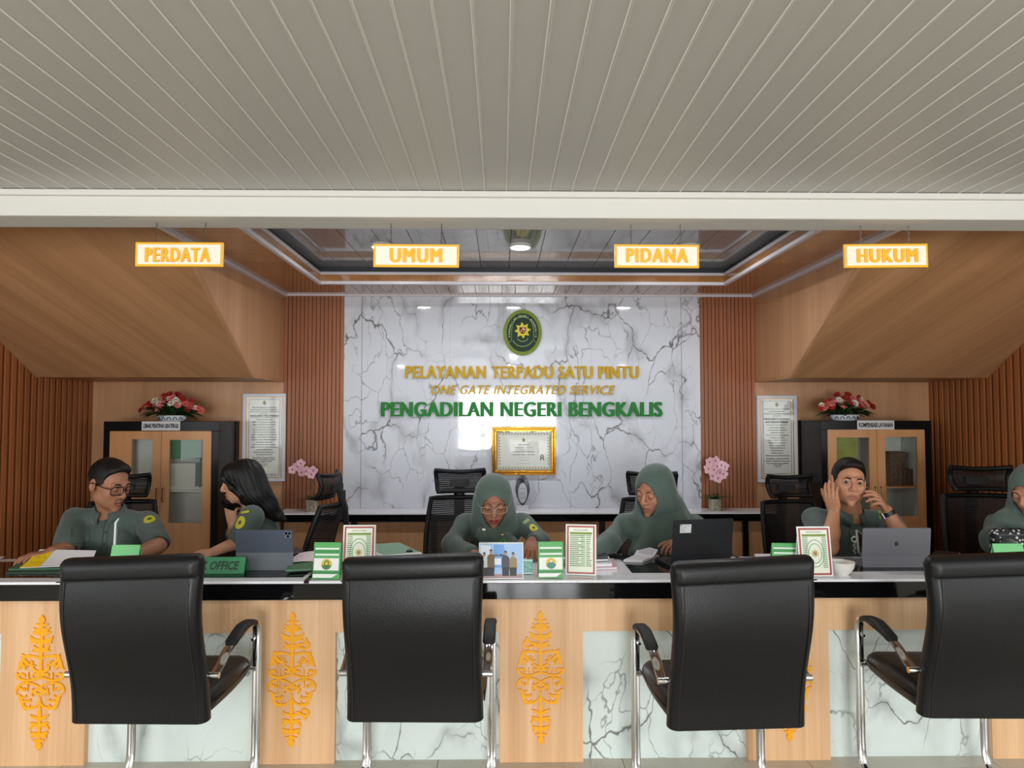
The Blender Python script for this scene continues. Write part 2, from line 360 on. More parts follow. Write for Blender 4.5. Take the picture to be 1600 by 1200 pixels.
# stairs over both recesses: sloping underside and side fascia
ZS = Z(597, YW); YS = 4.94; SLOPE = .595; YTOP = YS - (CEIL - ZS) / SLOPE
def slat_y(x, sgn, z_at, pitch, wd, dp, y0, y1):
    mb = MB(); y = y1 - .004
    while y - pitch > y0:
        zt = min(z_at(y), z_at(y - pitch)) + .02
        mb.cur = 1; mb.box(x, x - sgn * .03, y - pitch, y, 0, zt)
        mb.cur = 0; mb.box(x, x + sgn * dp, y - wd, y, 0, zt); y -= pitch
    return mb
zat = lambda y: min(2.6, ZS + max(0, (YS - y) * SLOPE))
struct('wall_side_left', slat_y(XL, 1, zat, .068, .038, .03, 3.3, YW), [slat_s, slat_back])
struct('wall_side_right', slat_y(XR, -1, zat, .068, .038, .03, 3.3, YW), [slat_s, slat_back])
for nm, xa, xb in (('left', XL - .05, FXL), ('right', FXR, XR + .05)):
    mb = MB(); t = .02
    # underside (flat landing then slope) as a folded panel
    prof = [(YW, ZS), (YS, ZS), (YTOP - .05, CEIL + .05 * SLOPE)]
    mb.add([(xa, y, z) for y, z in prof] + [(xb, y, z) for y, z in prof] + [(xa, y, z + t) for y, z in prof] + [(xb, y, z + t) for y, z in prof],
           [(0, 1, 4, 3), (1, 2, 5, 4), (6, 9, 10, 7), (7, 10, 11, 8), (0, 3, 9, 6), (2, 8, 11, 5), (0, 6, 7, 1), (1, 7, 8, 2), (3, 4, 10, 9), (4, 5, 11, 10)])
    struct('ceiling_stair_' + nm, mb, wood('stair_panel_laminate_' + nm, (190, 142, 102), (162, 116, 78), .42, grain=((.41 if nm == 'left' else -.41), .78, -.46)), smooth=0)
    xf = FXL if nm == 'left' else FXR; s = -1 if nm == 'left' else 1
    mb = MB(); mb.prism([(YW, ZS - .002), (YS, ZS - .002), (YTOP, CEIL), (YW, CEIL)], xf + s * .001, xf + s * .022, 'YZ')
    struct('wall_fascia_' + nm, mb, oak_wall, smooth=0)
    mb = MB()
    for (y0, z0, y1, z1) in ((YW, CEIL - .012, 3.2, CEIL - .012),):
        mb.box(xf - s * .028, xf, y1, y0, z0 - .01, z0 + .012)
    struct('trim_%d' % (2 if s < 0 else 3), mb, lilac)
# service-room ceiling with the recessed tray
TX0, TX1, TY0, TY1 = X(497, 5.09), X(1135, 5.09), 3.55, 5.09
wood_c = wood('wood_ceiling_strips', (178, 124, 74), (146, 96, 52), .12, axis='X', coat=.5)
wood_c2 = wood('wood_ceiling_strips_rear', (178, 124, 74), (146, 96, 52), .12, axis='Y', coat=.5)
def ceil_strips(x0, x1, y0, y1, z, pitch, along, clip=None):
    """strips with thin dark joints, as separate bevelled boxes in one mesh"""
    mb = MB(); a0, a1 = (x0, x1) if along == 'Y' else (y0, y1); n = max(1, round((a1 - a0) / pitch)); p = (a1 - a0) / n
    for i in range(n):
        lo, hi = a0 + i * p + .002, a0 + (i + 1) * p - .002
        for (c, d) in ((0, .3), (.3, 1)):
            l2, h2 = lo + (hi - lo) * c + (.0008 if c else 0), lo + (hi - lo) * d
            if along == 'Y': mb.box(l2, h2, y0, y1, z, z + .008)
            else: mb.box(x0, x1, l2, h2, z, z + .008)
    return mb
struct('ceiling_wood_left', ceil_strips(FXL, TX0, 3.19, YW, CEIL, .1, 'X'), wood_c)
struct('ceiling_wood_right', ceil_strips(TX1, FXR, 3.19, YW, CEIL, .1, 'X'), wood_c)
struct('ceiling_wood_rear', ceil_strips(TX0, TX1, TY1, YW, CEIL, .1, 'Y'), wood_c2)
struct('ceiling_wood_near', ceil_strips(TX0, TX1, 3.19, TY0, CEIL, .1, 'Y'), wood_c2)
mb = MB(); mb.box(XL - .1, TX0 - .3, 3.19, YW, CEIL + .16, CEIL + .2); mb.box(TX0 - .35, TX1 + .35, 3.19, YW, CEIL + .18, CEIL + .22); mb.box(TX1 + .3, XR + .1, 3.19, YW, CEIL + .16, CEIL + .2)
struct('ceiling_slab', mb, white_paint)
# tray: rim in wood between two white mouldings, then a dark cove and a glossy grey top
ZR = CEIL + .055; ZT = CEIL + .115
mb = MB(); o = .0
for (a, b, c, d) in ((TX0 - .02, TX1 + .02, TY1, TY1 + .02), (TX0 - .02, TX1 + .02, TY0 - .02, TY0), (TX0 - .02, TX0, TY0, TY1), (TX1, TX1 + .02, TY0, TY1)): mb.box(a, b, c, d, CEIL, ZR)
struct('trim_4', mb, wood_c2)
def ring(x0, x1, y0, y1, wd, z0, z1):
    mb = MB(); mb.box(x0, x1, y1 - wd, y1, z0, z1); mb.box(x0, x1, y0, y0 + wd, z0, z1); mb.box(x0, x0 + wd, y0 + wd, y1 - wd, z0, z1); mb.box(x1 - wd, x1, y0 + wd, y1 - wd, z0, z1); return mb
struct('trim_5', ring(TX0 - .018, TX1 + .018, TY0 - .018, TY1 + .018, .03, CEIL - .016, CEIL + .008), lilac, bev=.004)
struct('trim_6', ring(TX0 - .018, TX1 + .018, TY0 - .018, TY1 + .018, .03, ZR - .002, ZR + .02), lilac, bev=.004)
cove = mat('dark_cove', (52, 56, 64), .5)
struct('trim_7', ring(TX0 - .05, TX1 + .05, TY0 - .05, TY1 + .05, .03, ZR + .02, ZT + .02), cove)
tray_m = marble('tray_strips', (158, 158, 162), (112, 112, 118), 1.2, .07, off=(2, 1, 0), ior=1.6, amount=.6)
struct('ceiling_tray', ceil_strips(TX0 - .05, TX1 + .05, TY0 - .05, TY1 + .05, ZT, .2, 'Y'), tray_m)
# thin bright moulding along the head of the back wall
mb = MB(); mb.box(FXL, FXR, YW - .035, YW - .014, CEIL - .014, CEIL); struct('trim_8', mb, lilac)
# ------------------------------------------------------------------ lamps
led = mat('led_disc', (255, 255, 255), .5, emit=((240, 246, 255), 16))
lampw = mat('lamp_rim', (235, 235, 235), .4)
def downlight(x, y, z, label, power, r=.07, group='round LED ceiling lights'):
    t = thing('ceiling_light', label, 'ceiling light', (x, y, z - .022), group)
    mb = MB(); mb.lathe([(r, .022), (r, .004), (r * .93, 0), (r * .86, .002), (r * .86, .022)], (x, y, z - .022), 28, cap=False); obj('rim', mb, lampw, t)
    mb = MB(); mb.lathe([(r * .86, .004), (r * .86, .001)], (x, y, z - .022), 28); obj('diffuser', mb, led, t)
    l = area('lamp_light', (x, y, z - .03), (0, 0, 0), r * 1.7, r * 1.7, power, (.96, .98, 1), 'DISK'); return t
for px, nm in ((597, 'lit round ceiling light above the left edge of the UMUM sign'), (813, 'lit round ceiling light between the UMUM and PIDANA signs'), (1076, 'lit round ceiling light above the right end of the PIDANA sign')):
    p = at(px, 378, 4.42); downlight(p.x, 4.42, ZT, nm, 6)
for x_, y_ in ((.2, 0), (2.3, 0), (-1.9, 0), (.2, -2.3), (2.3, -2.3), (-1.9, -2.3)):
    downlight(x_, y_, CEIL, 'round lobby ceiling light behind the viewer', 7, group='round lobby ceiling lights')
# ------------------------------------------------------------------ service counter
black_gloss = mat('black_gloss_edge', (12, 12, 14), .06, spec=.4)
top_white = marble('counter_top_white', (244, 243, 248), (190, 188, 196), 1.5, .07, amount=.35)
mat_black = mat('black_glass_inlay', (16, 15, 17), .05, spec=.6)
oak_front = wood('oak_counter_front', (242, 200, 156), (212, 162, 116), .42)
marble_c = marble('marble_counter_panels', (222, 232, 228), (96, 96, 96), 1.3, .07, off=(7, 3, 1), rot=-40)
ZC = Z(907, YA); ZA = Z(937, YA); YCB = 3.58          # top, apron bottom, back edge
CX0, CX1 = -2.75, 2.95
ctr = thing('service_counter', 'long oak and white marble service counter with a black edge across the hall', 'counter', ((CX0 + CX1) / 2, (YA + YCB) / 2, 0))
mb = MB(); mb.box(CX0, CX1, YA, YCB, ZC - .012, ZC); obj('worktop', mb, top_white, ctr, bev=.003)
mb = MB(); mb.box(CX0, CX1, YA + .004, YCB - .004, ZA, ZC - .012); obj('apron', mb, black_gloss, ctr, bev=.002)
WOODS = [(13, 145), (400, 528), (781, 909), (1162, 1288), (1536, 1668)]; WX = [(X(a, YP), X(b, YP)) for a, b in WOODS]
WX[1] = (WX[1][0], WX[1][1])
ZM = Z(987, YP)
mb = MB()
mb.box(CX0, CX1, YP, YP + .06, ZM, ZA)
obj('upper_panel', mb, oak_front, ctr)
for a, b in WX:
    mb = MB(); mb.box(a, b, YP - .001, YP + .06, 0, ZA - .0005); obj('pillar_panel', mb, oak_front, ctr)
edges = [CX0] + [v for w_ in WX for v in w_] + [CX1]
for i in range(0, len(edges), 2):
    mb = MB(); mb.box(edges[i], edges[i + 1], YM, YM + .03, 0, ZM); obj('marble_panel', mb, marble_c, ctr)
for a, b in ((CX0, CX0 + .03), (CX1 - .03, CX1)):
    mb = MB(); mb.box(a, b, YP + .06, YCB - .02, 0, ZA); obj('end_panel', mb, oak_front, ctr)
# black glass inlays set into the worktop
for a, b, ya, yb in ((-2.7, X(477, 3.16), 901, 876), (atz(983, 890, ZC).x, atz(1150, 890, ZC).x, 896, 872), (atz(1318, 890, ZC).x, atz(1475, 890, ZC).x, 895, 876)):
    mb = MB(); mb.box(a, b, atz(783, ya, ZC).y, atz(783, yb, ZC).y, ZC - .004, ZC + .0022); obj('black_inlay', mb, mat_black, ctr)
mb = MB(); mb.prism([(X(478, YA), YA - .0008), (X(486, YA), YA - .0008), (X(500, 3.3) , YCB), (X(492, 3.3), YCB)], ZC - .01, ZC + .0012, 'XY'); obj('joint_strip', mb, black_gloss, ctr)
# ------------------------------------------------------------------ yellow carved ornaments
yel = mat('yellow_ornament', (255, 176, 8), .45)
STEM = [[(0, 62, 9), (0, 200, 12), (0, 330, 15), (0, 450, 20)], [(0, 640, 10), (0, 720, 14), (0, 830, 12), (0, 1000, 9)]]
HALF = [
    [(0, 82, 12), (24, 78, 9), (46, 70, 2)], [(0, 112, 16), (34, 118, 11), (60, 98, 2)], [(0, 150, 20), (40, 140, 13), (66, 136, 3)],
    [(0, 215, 22), (40, 206, 20), (62, 192, 15), (80, 164, 2)], [(40, 206, 14), (62, 214, 8), (74, 226, 2)],
    [(0, 280, 20), (34, 266, 15), (56, 240, 3)], [(26, 272, 10), (50, 282, 8), (66, 276, 2)],
    [(0, 342, 12), (44, 326, 12), (92, 322, 13), (132, 334, 17), (152, 374, 20), (164, 410, 15), (186, 430, 3)],
    [(84, 324, 9), (118, 316, 5), (134, 300, 1)],
    [(136, 344, 14), (112, 372, 16), (84, 390, 14), (66, 376, 10), (78, 358, 6), (98, 364, 4)],
    [(150, 380, 16), (132, 402, 15), (118, 430, 4)], [(120, 386, 10), (104, 408, 5)],
    [(0, 452, 18), (32, 438, 14), (58, 420, 12), (62, 398, 9), (46, 392, 5), (38, 402, 3)],
    [(50, 424, 10), (74, 432, 4)],
    [(0, 474, 16), (30, 464, 13), (56, 462, 10), (62, 476, 6), (50, 484, 3)], [(30, 458, 8), (16, 446, 6), (0, 448, 6)],
    [(0, 488, 12), (40, 498, 12), (90, 512, 13), (140, 506, 14), (176, 486, 15), (182, 462, 11), (186, 446, 2)],
    [(178, 474, 12), (150, 460, 13), (128, 466, 9), (122, 480, 6), (134, 486, 3)],
    [(88, 500, 9), (96, 474, 6), (92, 448, 2)],
    [(0, 566, 10), (30, 548, 10), (74, 532, 10), (124, 532, 11), (164, 548, 14), (184, 582, 12), (186, 606, 6)],
    [(172, 560, 12), (146, 576, 13), (124, 588, 9), (118, 576, 6), (130, 568, 3)],
    [(0, 570, 22), (24, 584, 14), (52, 592, 10), (62, 578, 6), (48, 570, 3)], [(96, 540, 7), (100, 570, 6), (98, 596, 2)],
    [(0, 624, 16), (28, 608, 12), (54, 600, 12), (66, 616, 9), (58, 632, 6), (46, 626, 3)],
    [(188, 616, 3), (160, 626, 10), (146, 650, 17), (136, 684, 17), (124, 720, 13), (112, 742, 3)],
    [(146, 646, 14), (118, 640, 9), (108, 622, 2)], [(140, 676, 12), (108, 672, 13), (80, 672, 10), (70, 660, 5), (82, 652, 3)],
    [(134, 708, 16), (96, 724, 14), (78, 706, 6), (74, 694, 2)], [(118, 724, 16), (60, 724, 13), (24, 706, 10), (4, 676, 8)],
    [(0, 810, 14), (36, 796, 11), (64, 776, 2)], [(0, 862, 15), (40, 846, 12), (64, 838, 3)], [(30, 852, 12), (58, 872, 9), (68, 894, 2)],
    [(0, 934, 17), (36, 926, 15), (56, 916, 8), (58, 904, 2)], [(28, 930, 13), (46, 946, 8), (50, 960, 2)], [(0, 976, 15), (26, 976, 9), (42, 972, 2)],
]
SIDE = [[(30, 270, 10), (66, 254, 10), (92, 240, 12), (98, 214, 8), (96, 204, 2)], [(92, 236, 14), (114, 252, 12), (112, 278, 11), (88, 290, 9), (70, 280, 6), (76, 270, 4)]]
def ornament_mb(cx, ztop, h, y, side):
    mb = MB(); k = h / 1050.0; cnt = [0]
    def stroke(P, sx):
        Q = bez(P, 6); L, R = [], []
        for i, q in enumerate(Q):
            a = Q[min(i + 1, len(Q) - 1)]; b = Q[max(i - 1, 0)]; t = np.array([a[0] - b[0], a[1] - b[1]]); t = t / (np.hypot(*t) + 1e-9)
            wdt = max(q[2], 1.2) * (.95 if not 322 < q[1] < 745 else .72); L.append((q[0] - t[1] * wdt, q[1] + t[0] * wdt)); R.append((q[0] + t[1] * wdt, q[1] - t[0] * wdt))
        cnt[0] += 1; d = .006 + cnt[0] * .00002
        vs = []; n = len(L)
        for (p, q) in zip(L, R):
            for e, dy in ((p, 0), (p, -d), (q, -d), (q, 0)): vs.append((cx + sx * e[0] * k * (1.12 if not 330 < e[1] < 745 else 1.0), y + dy, ztop - e[1] * k))
        fs = []
        for i in range(n - 1):
            for j in range(4): fs.append((i * 4 + j, i * 4 + (j + 1) % 4, (i + 1) * 4 + (j + 1) % 4, (i + 1) * 4 + j))
        fs += [(3, 2, 1, 0), (4 * n - 4, 4 * n - 3, 4 * n - 2, 4 * n - 1)]
        mb.add(vs, fs)
    for P in STEM: stroke(P, 1)
    for P in HALF: stroke(P, 1); stroke(P, -1)
    if side:
        for P in SIDE: stroke(P, side)
        if side > 0:
            for P in SIDE: stroke([(a, 1050 - b, c) for a, b, c in P], side)
    stroke([(0, 0, 1), (0, 24, 18), (0, 48, 22), (0, 66, 8)], 1); stroke([(0, 985, 8), (0, 1006, 24), (0, 1030, 18), (0, 1052, 1)], 1)
    return mb
for i, (px, y0, y1, sd, lb) in enumerate(((76, 957, 1166, 0, 'yellow carved ornament on the counter beside the leftmost chair'), (462, 954, 1164, 1, 'yellow carved ornament on the counter between the left two chairs'),
                         (844, 954, 1162, -1, 'yellow carved ornament on the counter between the two middle chairs'), (1225, 955, 1160, 1, 'yellow carved ornament mostly hidden behind the second chair from right'),
                         (1602, 955, 1158, -1, 'yellow carved ornament cut by the right edge behind the rightmost chair'))):
    zt, zb = Z(y0, YP), Z(y1, YP)
    o = obj('carved_ornament', ornament_mb(X(px, YP), zt, zt - zb, YP - .0015, sd), yel, smooth=0)
    tag(o, lb, 'ornament', 'yellow ornaments on the counter front')
# ------------------------------------------------------------------ rear shelf counter along the back wall
ZR1 = Z(794, YW); YRF = 5.35; ZRA = Z(814, YRF)
RX0, RX1 = X(432, YRF), X(1212, YRF)
rc = thing('back_counter', 'low rear counter with white top and black edge under the marble wall', 'counter', ((RX0 + RX1) / 2, 5.49, 0))
mb = MB(); mb.box(RX0, RX1, YRF, YW - .015, ZR1 - .01, ZR1); obj('worktop', mb, top_white, rc)
mb = MB(); mb.box(RX0, RX1, YRF + .002, YW - .015, ZRA, ZR1 - .01); obj('apron', mb, black_gloss, rc)
xs = [RX0 + .03, X(498, 5.4), X(556, 5.4), X(680, 5.4), X(810, 5.4), X(945, 5.4), X(1150, 5.4), RX1 - .03]
for a, b in ((X(446, 5.4), X(550, 5.4)), (X(560, 5.4), X(674, 5.4)), (X(684, 5.4), X(935, 5.4)), (X(945, 5.4), X(1136, 5.4)), (X(1142, 5.4), X(1190, 5.4))):
    mb = MB(); mb.box(a, b, 5.40, 5.42, .06, ZRA - .012); obj('door', mb, oak_wall, rc, bev=.002)
mb = MB(); mb.box(RX0 + .02, RX1 - .02, 5.42, YW - .015, 0, ZRA); obj('carcass', mb, mat('dark_carcass', (40, 30, 24), .6), rc)
for px in (1163, 1206):
    mb = MB(); mb.box(X(px - 4, YRF + .02), X(px + 4, YRF + .02), YRF + .02, YRF + .06, 0, ZRA); obj('leg', mb, black_gloss, rc)
# ------------------------------------------------------------------ lettering on the marble wall
gold = mat('gold_letters', (192, 152, 0), .5, spec=.25); green = mat('green_letters', (16, 116, 36), .5, spec=.25)
yl = YW - .012
def letters(txt, x0, x1, y0, y1, m, lb, shear=0, bold=.075):
    mb = MB(); mb.text(txt, X(x0, yl), X(x1, yl), Z(y1, yl), Z(y0, yl), yl, .022, .0, shear, 1.1, fat=bold)
    tag(obj('wall_lettering', mb, m, smooth=0), lb, 'lettering', 'raised lettering on the marble wall')
letters('PELAYANAN TERPADU SATU PINTU', 634, 997, 572, 591, gold, 'gold raised letters reading PELAYANAN TERPADU SATU PINTU, top line on the wall')
letters('ONE GATE INTEGRATED SERVICE', 674, 961, 602, 616, gold, 'gold slanted letters reading ONE GATE INTEGRATED SERVICE, middle line on the wall', .3, .03)
letters('PENGADILAN NEGERI BENGKALIS', 597, 1033, 628, 651, green, 'green raised letters reading PENGADILAN NEGERI BENGKALIS, bottom line on the wall', 0, .085)
# emblem
em_green = mat('emblem_dark_green', (18, 46, 26), .5, spec=.2); em_ol = mat('emblem_olive', (112, 130, 44), .5, spec=.2); em_y = mat('emblem_yellow', (206, 196, 60), .5, spec=.2); em_r = mat('emblem_red', (110, 24, 22), .5, spec=.2); em_l = mat('emblem_pale_line', (150, 172, 120), .4)
def ellipse(cx, cz, a, b, n=48): return [(cx + a * math.cos(2 * PI * i / n), cz + b * math.sin(2 * PI * i / n)) for i in range(n)]
ec = at(816.5, 520, yl); ea, eb = 30 * yl / F, 36 * yl / F
em = thing('court_emblem', 'oval green court emblem with a yellow sun on the marble wall', 'emblem', (ec.x, yl, ec.z - eb))
mb = MB(); mb.prism(ellipse(ec.x, ec.z, ea, eb), yl - .02, yl, 'XZ'); obj('rim', mb, em_ol, em)
mb = MB(); mb.prism(ellipse(ec.x, ec.z, ea * .83, eb * .84), yl - .023, yl - .019, 'XZ'); obj('field', mb, em_green, em)
mb = MB()
pts = [(-.70, -.42), (-.58, -.34), (-.57, -.1), (-.55, .2), (-.44, .48), (-.24, .63), (0, .67)]
pts = [(a, 0, b) for a, b in bez(pts, 5)]; pts = pts + [(-a, 0, b) for a, _, b in pts[::-1]]
mb.sweep([(ec.x + a * ea, yl - .024, ec.z + b * eb) for a, _, b in pts], .0016, n=5)
for rr, zz, hw in ((.55, -.28, .9), (.3, -.26, .9)):
    mb.sweep([(ec.x + rr * 1.0 * ea * math.sin(t), yl - .024, ec.z + eb * (zz - (rr * .82) * math.cos(t) * .95 + .1)) for t in np.linspace(-hw * 1.3, hw * 1.3, 18)], .003, n=5)
obj('line_work', mb, em_l, em)
mb = MB(); st = []
for i in range(16):
    r_ = (.44 if i % 2 == 0 else .27); a = PI / 2 + i * PI / 8 + .1; st.append((ec.x + r_ * ea * 1.0 * math.cos(a), ec.z + .09 * eb + r_ * ea * math.sin(a)))
mb.prism(st, yl - .027, yl - .022, 'XZ'); obj('sun', mb, em_y, em)
mb = MB(); sh = [(-.17, .16), (.17, .16), (.17, -.02), (.1, -.14), (0, -.2), (-.1, -.14), (-.17, -.02)]
mb.prism([(ec.x + a * ea, ec.z + .09 * eb + b * ea) for a, b in sh], yl - .03, yl - .026, 'XZ'); obj('shield', mb, em_r, em)
mb = MB()
for a_, b_, r_ in ((.03, .07, .055), (.1, .03, .035), (-.07, -.03, .04), (.05, -.08, .03)): mb.prism(ellipse(ec.x + a_ * ea, ec.z + .09 * eb + b_ * ea, r_ * ea, r_ * ea, 10), yl - .0315, yl - .0295, 'XZ')
obj('shield_mark', mb, mat('emblem_cream', (206, 196, 160), .5), em)
mb = MB(); ring_t = 'PENGADILAN NEGERI BENGKALIS'
for i, ch in enumerate(ring_t):
    if ch == ' ': continue
    a = math.radians(196 - 212 * (i + .5) / len(ring_t)); px_, pz = ec.x + ea * .695 * math.cos(a), ec.z + eb * .74 * math.sin(a) - eb * .02
    tx, tz = -ea * .69 * math.sin(a), eb * .74 * math.cos(a); rot = math.atan2(-tz, -tx)
    vs, fs = glyphs(ch, .03, 0, 1); arr = np.array(vs); arr[:, :2] -= (arr[:, :2].max(0) + arr[:, :2].min(0)) / 2; s_ = .022
    mb.add([(px_ + (p[0] * math.cos(rot) - p[1] * math.sin(rot)) * s_, yl - .0235 - (.0015 if p[2] > 0 else 0), pz + (p[0] * math.sin(rot) + p[1] * math.cos(rot)) * s_) for p in arr], [tuple(f) for f in fs])
obj('ring_lettering', mb, em_l, em, smooth=0)
# ------------------------------------------------------------------ hanging signs
sign_y = mat('sign_yellow', (250, 184, 20), .45); sign_w = mat('sign_white', (246, 240, 224), .4); chain_m = mat('chain_metal', (120, 116, 108), .35, 1)
YSG = 3.1
def sign(x0, x1, y0, y1, txt, tx0, tx1, ty0, ty1, chains, lb, tilt=0):
    a, b = at(x0, y0, YSG), at(x1, y1, YSG); t = thing('hanging_sign', lb, 'sign', ((a.x + b.x) / 2, YSG, b.z), 'department signs hanging from the beam')
    mid = Vector(((a.x + b.x) / 2, YSG, (a.z + b.z) / 2)); R = Matrix.Translation(mid) @ Matrix.Rotation(tilt, 4, 'Y') @ Matrix.Translation(-mid)
    mb = MB(); mb.M = R; mb.box(a.x, b.x, YSG - .006, YSG + .006, b.z, a.z); obj('board', mb, sign_y, t)
    e = .0095; mb = MB(); mb.M = R; mb.box(a.x + e, b.x - e, YSG - .0085, YSG + .0085, b.z + e, a.z - e); obj('face_panel', mb, sign_w, t)
    p, q = at(tx0, ty0, YSG), at(tx1, ty1, YSG)
    mb = MB(); mb.M = R; mb.text(txt, p.x, q.x, q.z, p.z, YSG - .0085, .006, .0, 0, 1.2, fat=.085); obj('lettering', mb, sign_y, t, smooth=0)
    for cx in chains:
        c = at(cx, y0, YSG); mb = MB(); z = c.z - .004; k = 0
        while z < ZB:
            top = min(z + .0135, ZB + .002); zc = (z + top) / 2; h = (top - z) / 2 + .0022
            pts = [(0.0032 * math.cos(u), h * math.sin(u)) for u in np.linspace(0, 2 * PI, 10, endpoint=False)]
            mb.sweep([(c.x + (p_[0] if k % 2 else 0), YSG + (0 if k % 2 else p_[0]), zc + p_[1]) for p_ in pts], .0011, n=4, closed=True, up=(1, .3, .2)); z = top; k += 1
        obj('chain', mb, chain_m, t)
sign(213, 348.5, 379, 417, 'PERDATA', 230, 329, 388, 410, (244, 321), 'white hanging sign with yellow border reading PERDATA')
sign(584, 717, 382, 418, 'UMUM', 611, 690, 389, 411, (611, 690), 'white hanging sign with yellow border reading UMUM', .004)
sign(960, 1092, 382.5, 419, 'PIDANA', 979, 1073, 389, 411, (986, 1063), 'white hanging sign with yellow border reading PIDANA', .004)
sign(1318, 1449, 381.5, 418.5, 'HUKUM', 1338, 1431, 389.5, 411, (1345, 1420), 'white hanging sign with yellow border reading HUKUM', -.012)
# ------------------------------------------------------------------ framed notices on the back wall
fr_silver = mat('silver_white_frame', (205, 205, 212), .35); paper_c = mat('notice_paper', (240, 236, 230), .5); ink = mat('black_ink', (28, 28, 32), .6); gold_l = mat('gold_line', (190, 150, 100), .3, .5)
clear = glass()
def notice(x0, x1, y0, y1, lines, lb, seed):
    a, b = at(x0, y0, YW - .02), at(x1, y1, YW - .02); Yf = YW - .03; x0, x1, z0, z1 = a.x, b.x, b.z, a.z
    yb = YW - .0155 if x1 > FXL and x0 < FXL or (x0 < FXR < x1) else YW
    t = thing('framed_notice', lb, 'framed notice', ((x0 + x1) / 2, Yf, z0), 'framed service notices')
    W = .026
    mb = ring_xz(x0, x1, z0, z1, W, Yf - .004, yb - .0005); obj('frame', mb, fr_silver, t, bev=.003)
    mb = MB(); mb.box(x0 + W, x1 - W, Yf + .006, yb - .001, z0 + W, z1 - W); obj('sheet', mb, paper_c, t)
    mb = ring_xz(x0 + W, x1 - W, z0 + W, z1 - W, .007, Yf + .001, Yf + .006); obj('inner_edge', mb, gold_l, t)
    mb = ring_xz(x0 + W + .02, x1 - W - .02, z0 + W + .016, z1 - W - .018, .0028, Yf + .0048, Yf + .006)
    H = z1 - z0; cx = (x0 + x1) / 2; hw = (x1 - x0) / 2 - W - .03
    for (v, frac, txt, hgt, bd) in lines:
        mb.text(txt, cx - hw * frac, cx + hw * frac, z1 - H * v - hgt, z1 - H * v, Yf + .006, .0012, bd)
    # signature flourish
    rs = random.Random(seed); zc = z1 - H * .81
    mb.sweep([(cx - .03 + .06 * i / 26 + .012 * math.sin(i * 1.7 + seed), Yf + .0052, zc + .016 * math.sin(i * 1.1) * rs.uniform(.5, 1)) for i in range(27)], .0007, n=4)
    obj('printed_text', mb, ink, t, smooth=0)
    mb = MB(); mb.prism(ellipse(cx, z1 - H * .105, .0125, .0165, 20), Yf + .0045, Yf + .006, 'XZ'); obj('crest', mb, em_ol, t)
    mb = MB(); mb.box(x0 + W, x1 - W, Yf - .0005, Yf + .0005, z0 + W, z1 - W); obj('glazing', mb, clear, t)
def ring_xz(x0, x1, z0, z1, W, ya, yb):
    mb = MB(); mb.box(x0, x1, ya, yb, z1 - W, z1); mb.box(x0, x1, ya, yb, z0, z0 + W); mb.box(x0, x0 + W, ya, yb, z0 + W, z1 - W); mb.box(x1 - W, x1, ya, yb, z0 + W, z1 - W); return mb
def lay(rows, v0, dv, hgt, bd=.02): return [(v0 + i * dv, f, t, hgt, bd) for i, (f, t) in enumerate(rows)]
L1 = [(.152, .86, 'MAHKAMAH AGUNG', .009, .02), (.177, .94, 'REPUBLIK INDONESIA', .009, .02), (.202, 1, 'PENGADILAN NEGERI BENGKALIS', .008, .02), (.224, .3, 'KELAS II', .007, .02), (.244, 1, 'MAKLUMAT PELAYANAN', .014, .05), (.272, .96, 'PENGADILAN NEGERI BENGKALIS', .005, .02)]
L1 += lay([(.55, 'DENGAN INI KAMI'), (.8, 'MENYATAKAN SANGGUP'), (.76, 'MENYELENGGARAKAN'), (.66, 'PELAYANAN SESUAI'), (.78, 'STANDAR PELAYANAN'), (.8, 'YANG TELAH DITETAPKAN'), (.86, 'DAN APABILA PELAYANAN'), (.9, 'KAMI TIDAK SESUAI STANDAR'), (.88, 'KAMI SIAP MENERIMA'), (.6, 'SANKSI SESUAI'), (.82, 'KETENTUAN PERATURAN'), (.92, 'PERUNDANG-UNDANGAN'), (.6, 'YANG BERLAKU'), (.72, 'DENGAN PENUH'), (.56, 'TANGGUNG JAWAB')], .292, .0285, .0085)
L1 += lay([(.78, 'Bengkalis, 2 Januari 2025'), (.8, 'Ketua Pengadilan Negeri'), (.6, 'Bengkalis')], .725, .021, .009, .03) + [(.915, .9, 'KETUA, S.H., M.H.', .008, .03)]
L2 = [(.152, 1, 'PEJABAT PENGELOLA INFORMASI', .008, .02), (.18, .62, 'DAN DOKUMENTASI', .008, .02), (.207, 1, 'PENGADILAN NEGERI BENGKALIS', .008, .02), (.231, .3, 'KELAS II', .007, .02), (.262, 1, 'MAKLUMAT LAYANAN', .014, .05), (.297, .9, 'INFORMASI PUBLIK', .014, .05)]
L2 += lay([(.8, 'PEJABAT PENGELOLA'), (.58, 'INFORMASI DAN'), (.72, 'DOKUMENTASI SIAP'), (.5, 'MEMBERIKAN'), (.86, 'PELAYANAN INFORMASI'), (.6, 'PUBLIK SECARA'), (.78, 'CEPAT, TEPAT WAKTU,'), (.66, 'BERBIAYA RINGAN'), (.62, 'DAN SEDERHANA'), (.6, 'SESUAI DENGAN'), (.46, 'KETENTUAN'), (.44, 'PERATURAN'), (.92, 'PERUNDANG-UNDANGAN')], .336, .0293, .0085)
L2 += lay([(.88, 'Bengkalis, 2 Januari 2025'), (.98, 'Pejabat Pengelola Informasi'), (.84, 'dan Dokumentasi (PPID)')], .722, .027, .010, .03) + [(.9, 1, 'PENGADILAN NEGERI BENGKALIS', .006, .02), (.92, .7, 'KELAS II BENGKALIS', .006, .02)]
notice(380.5, 445.5, 615, 752, L1, 'silver framed notice headed MAKLUMAT PELAYANAN beside the left slat panel', 3)
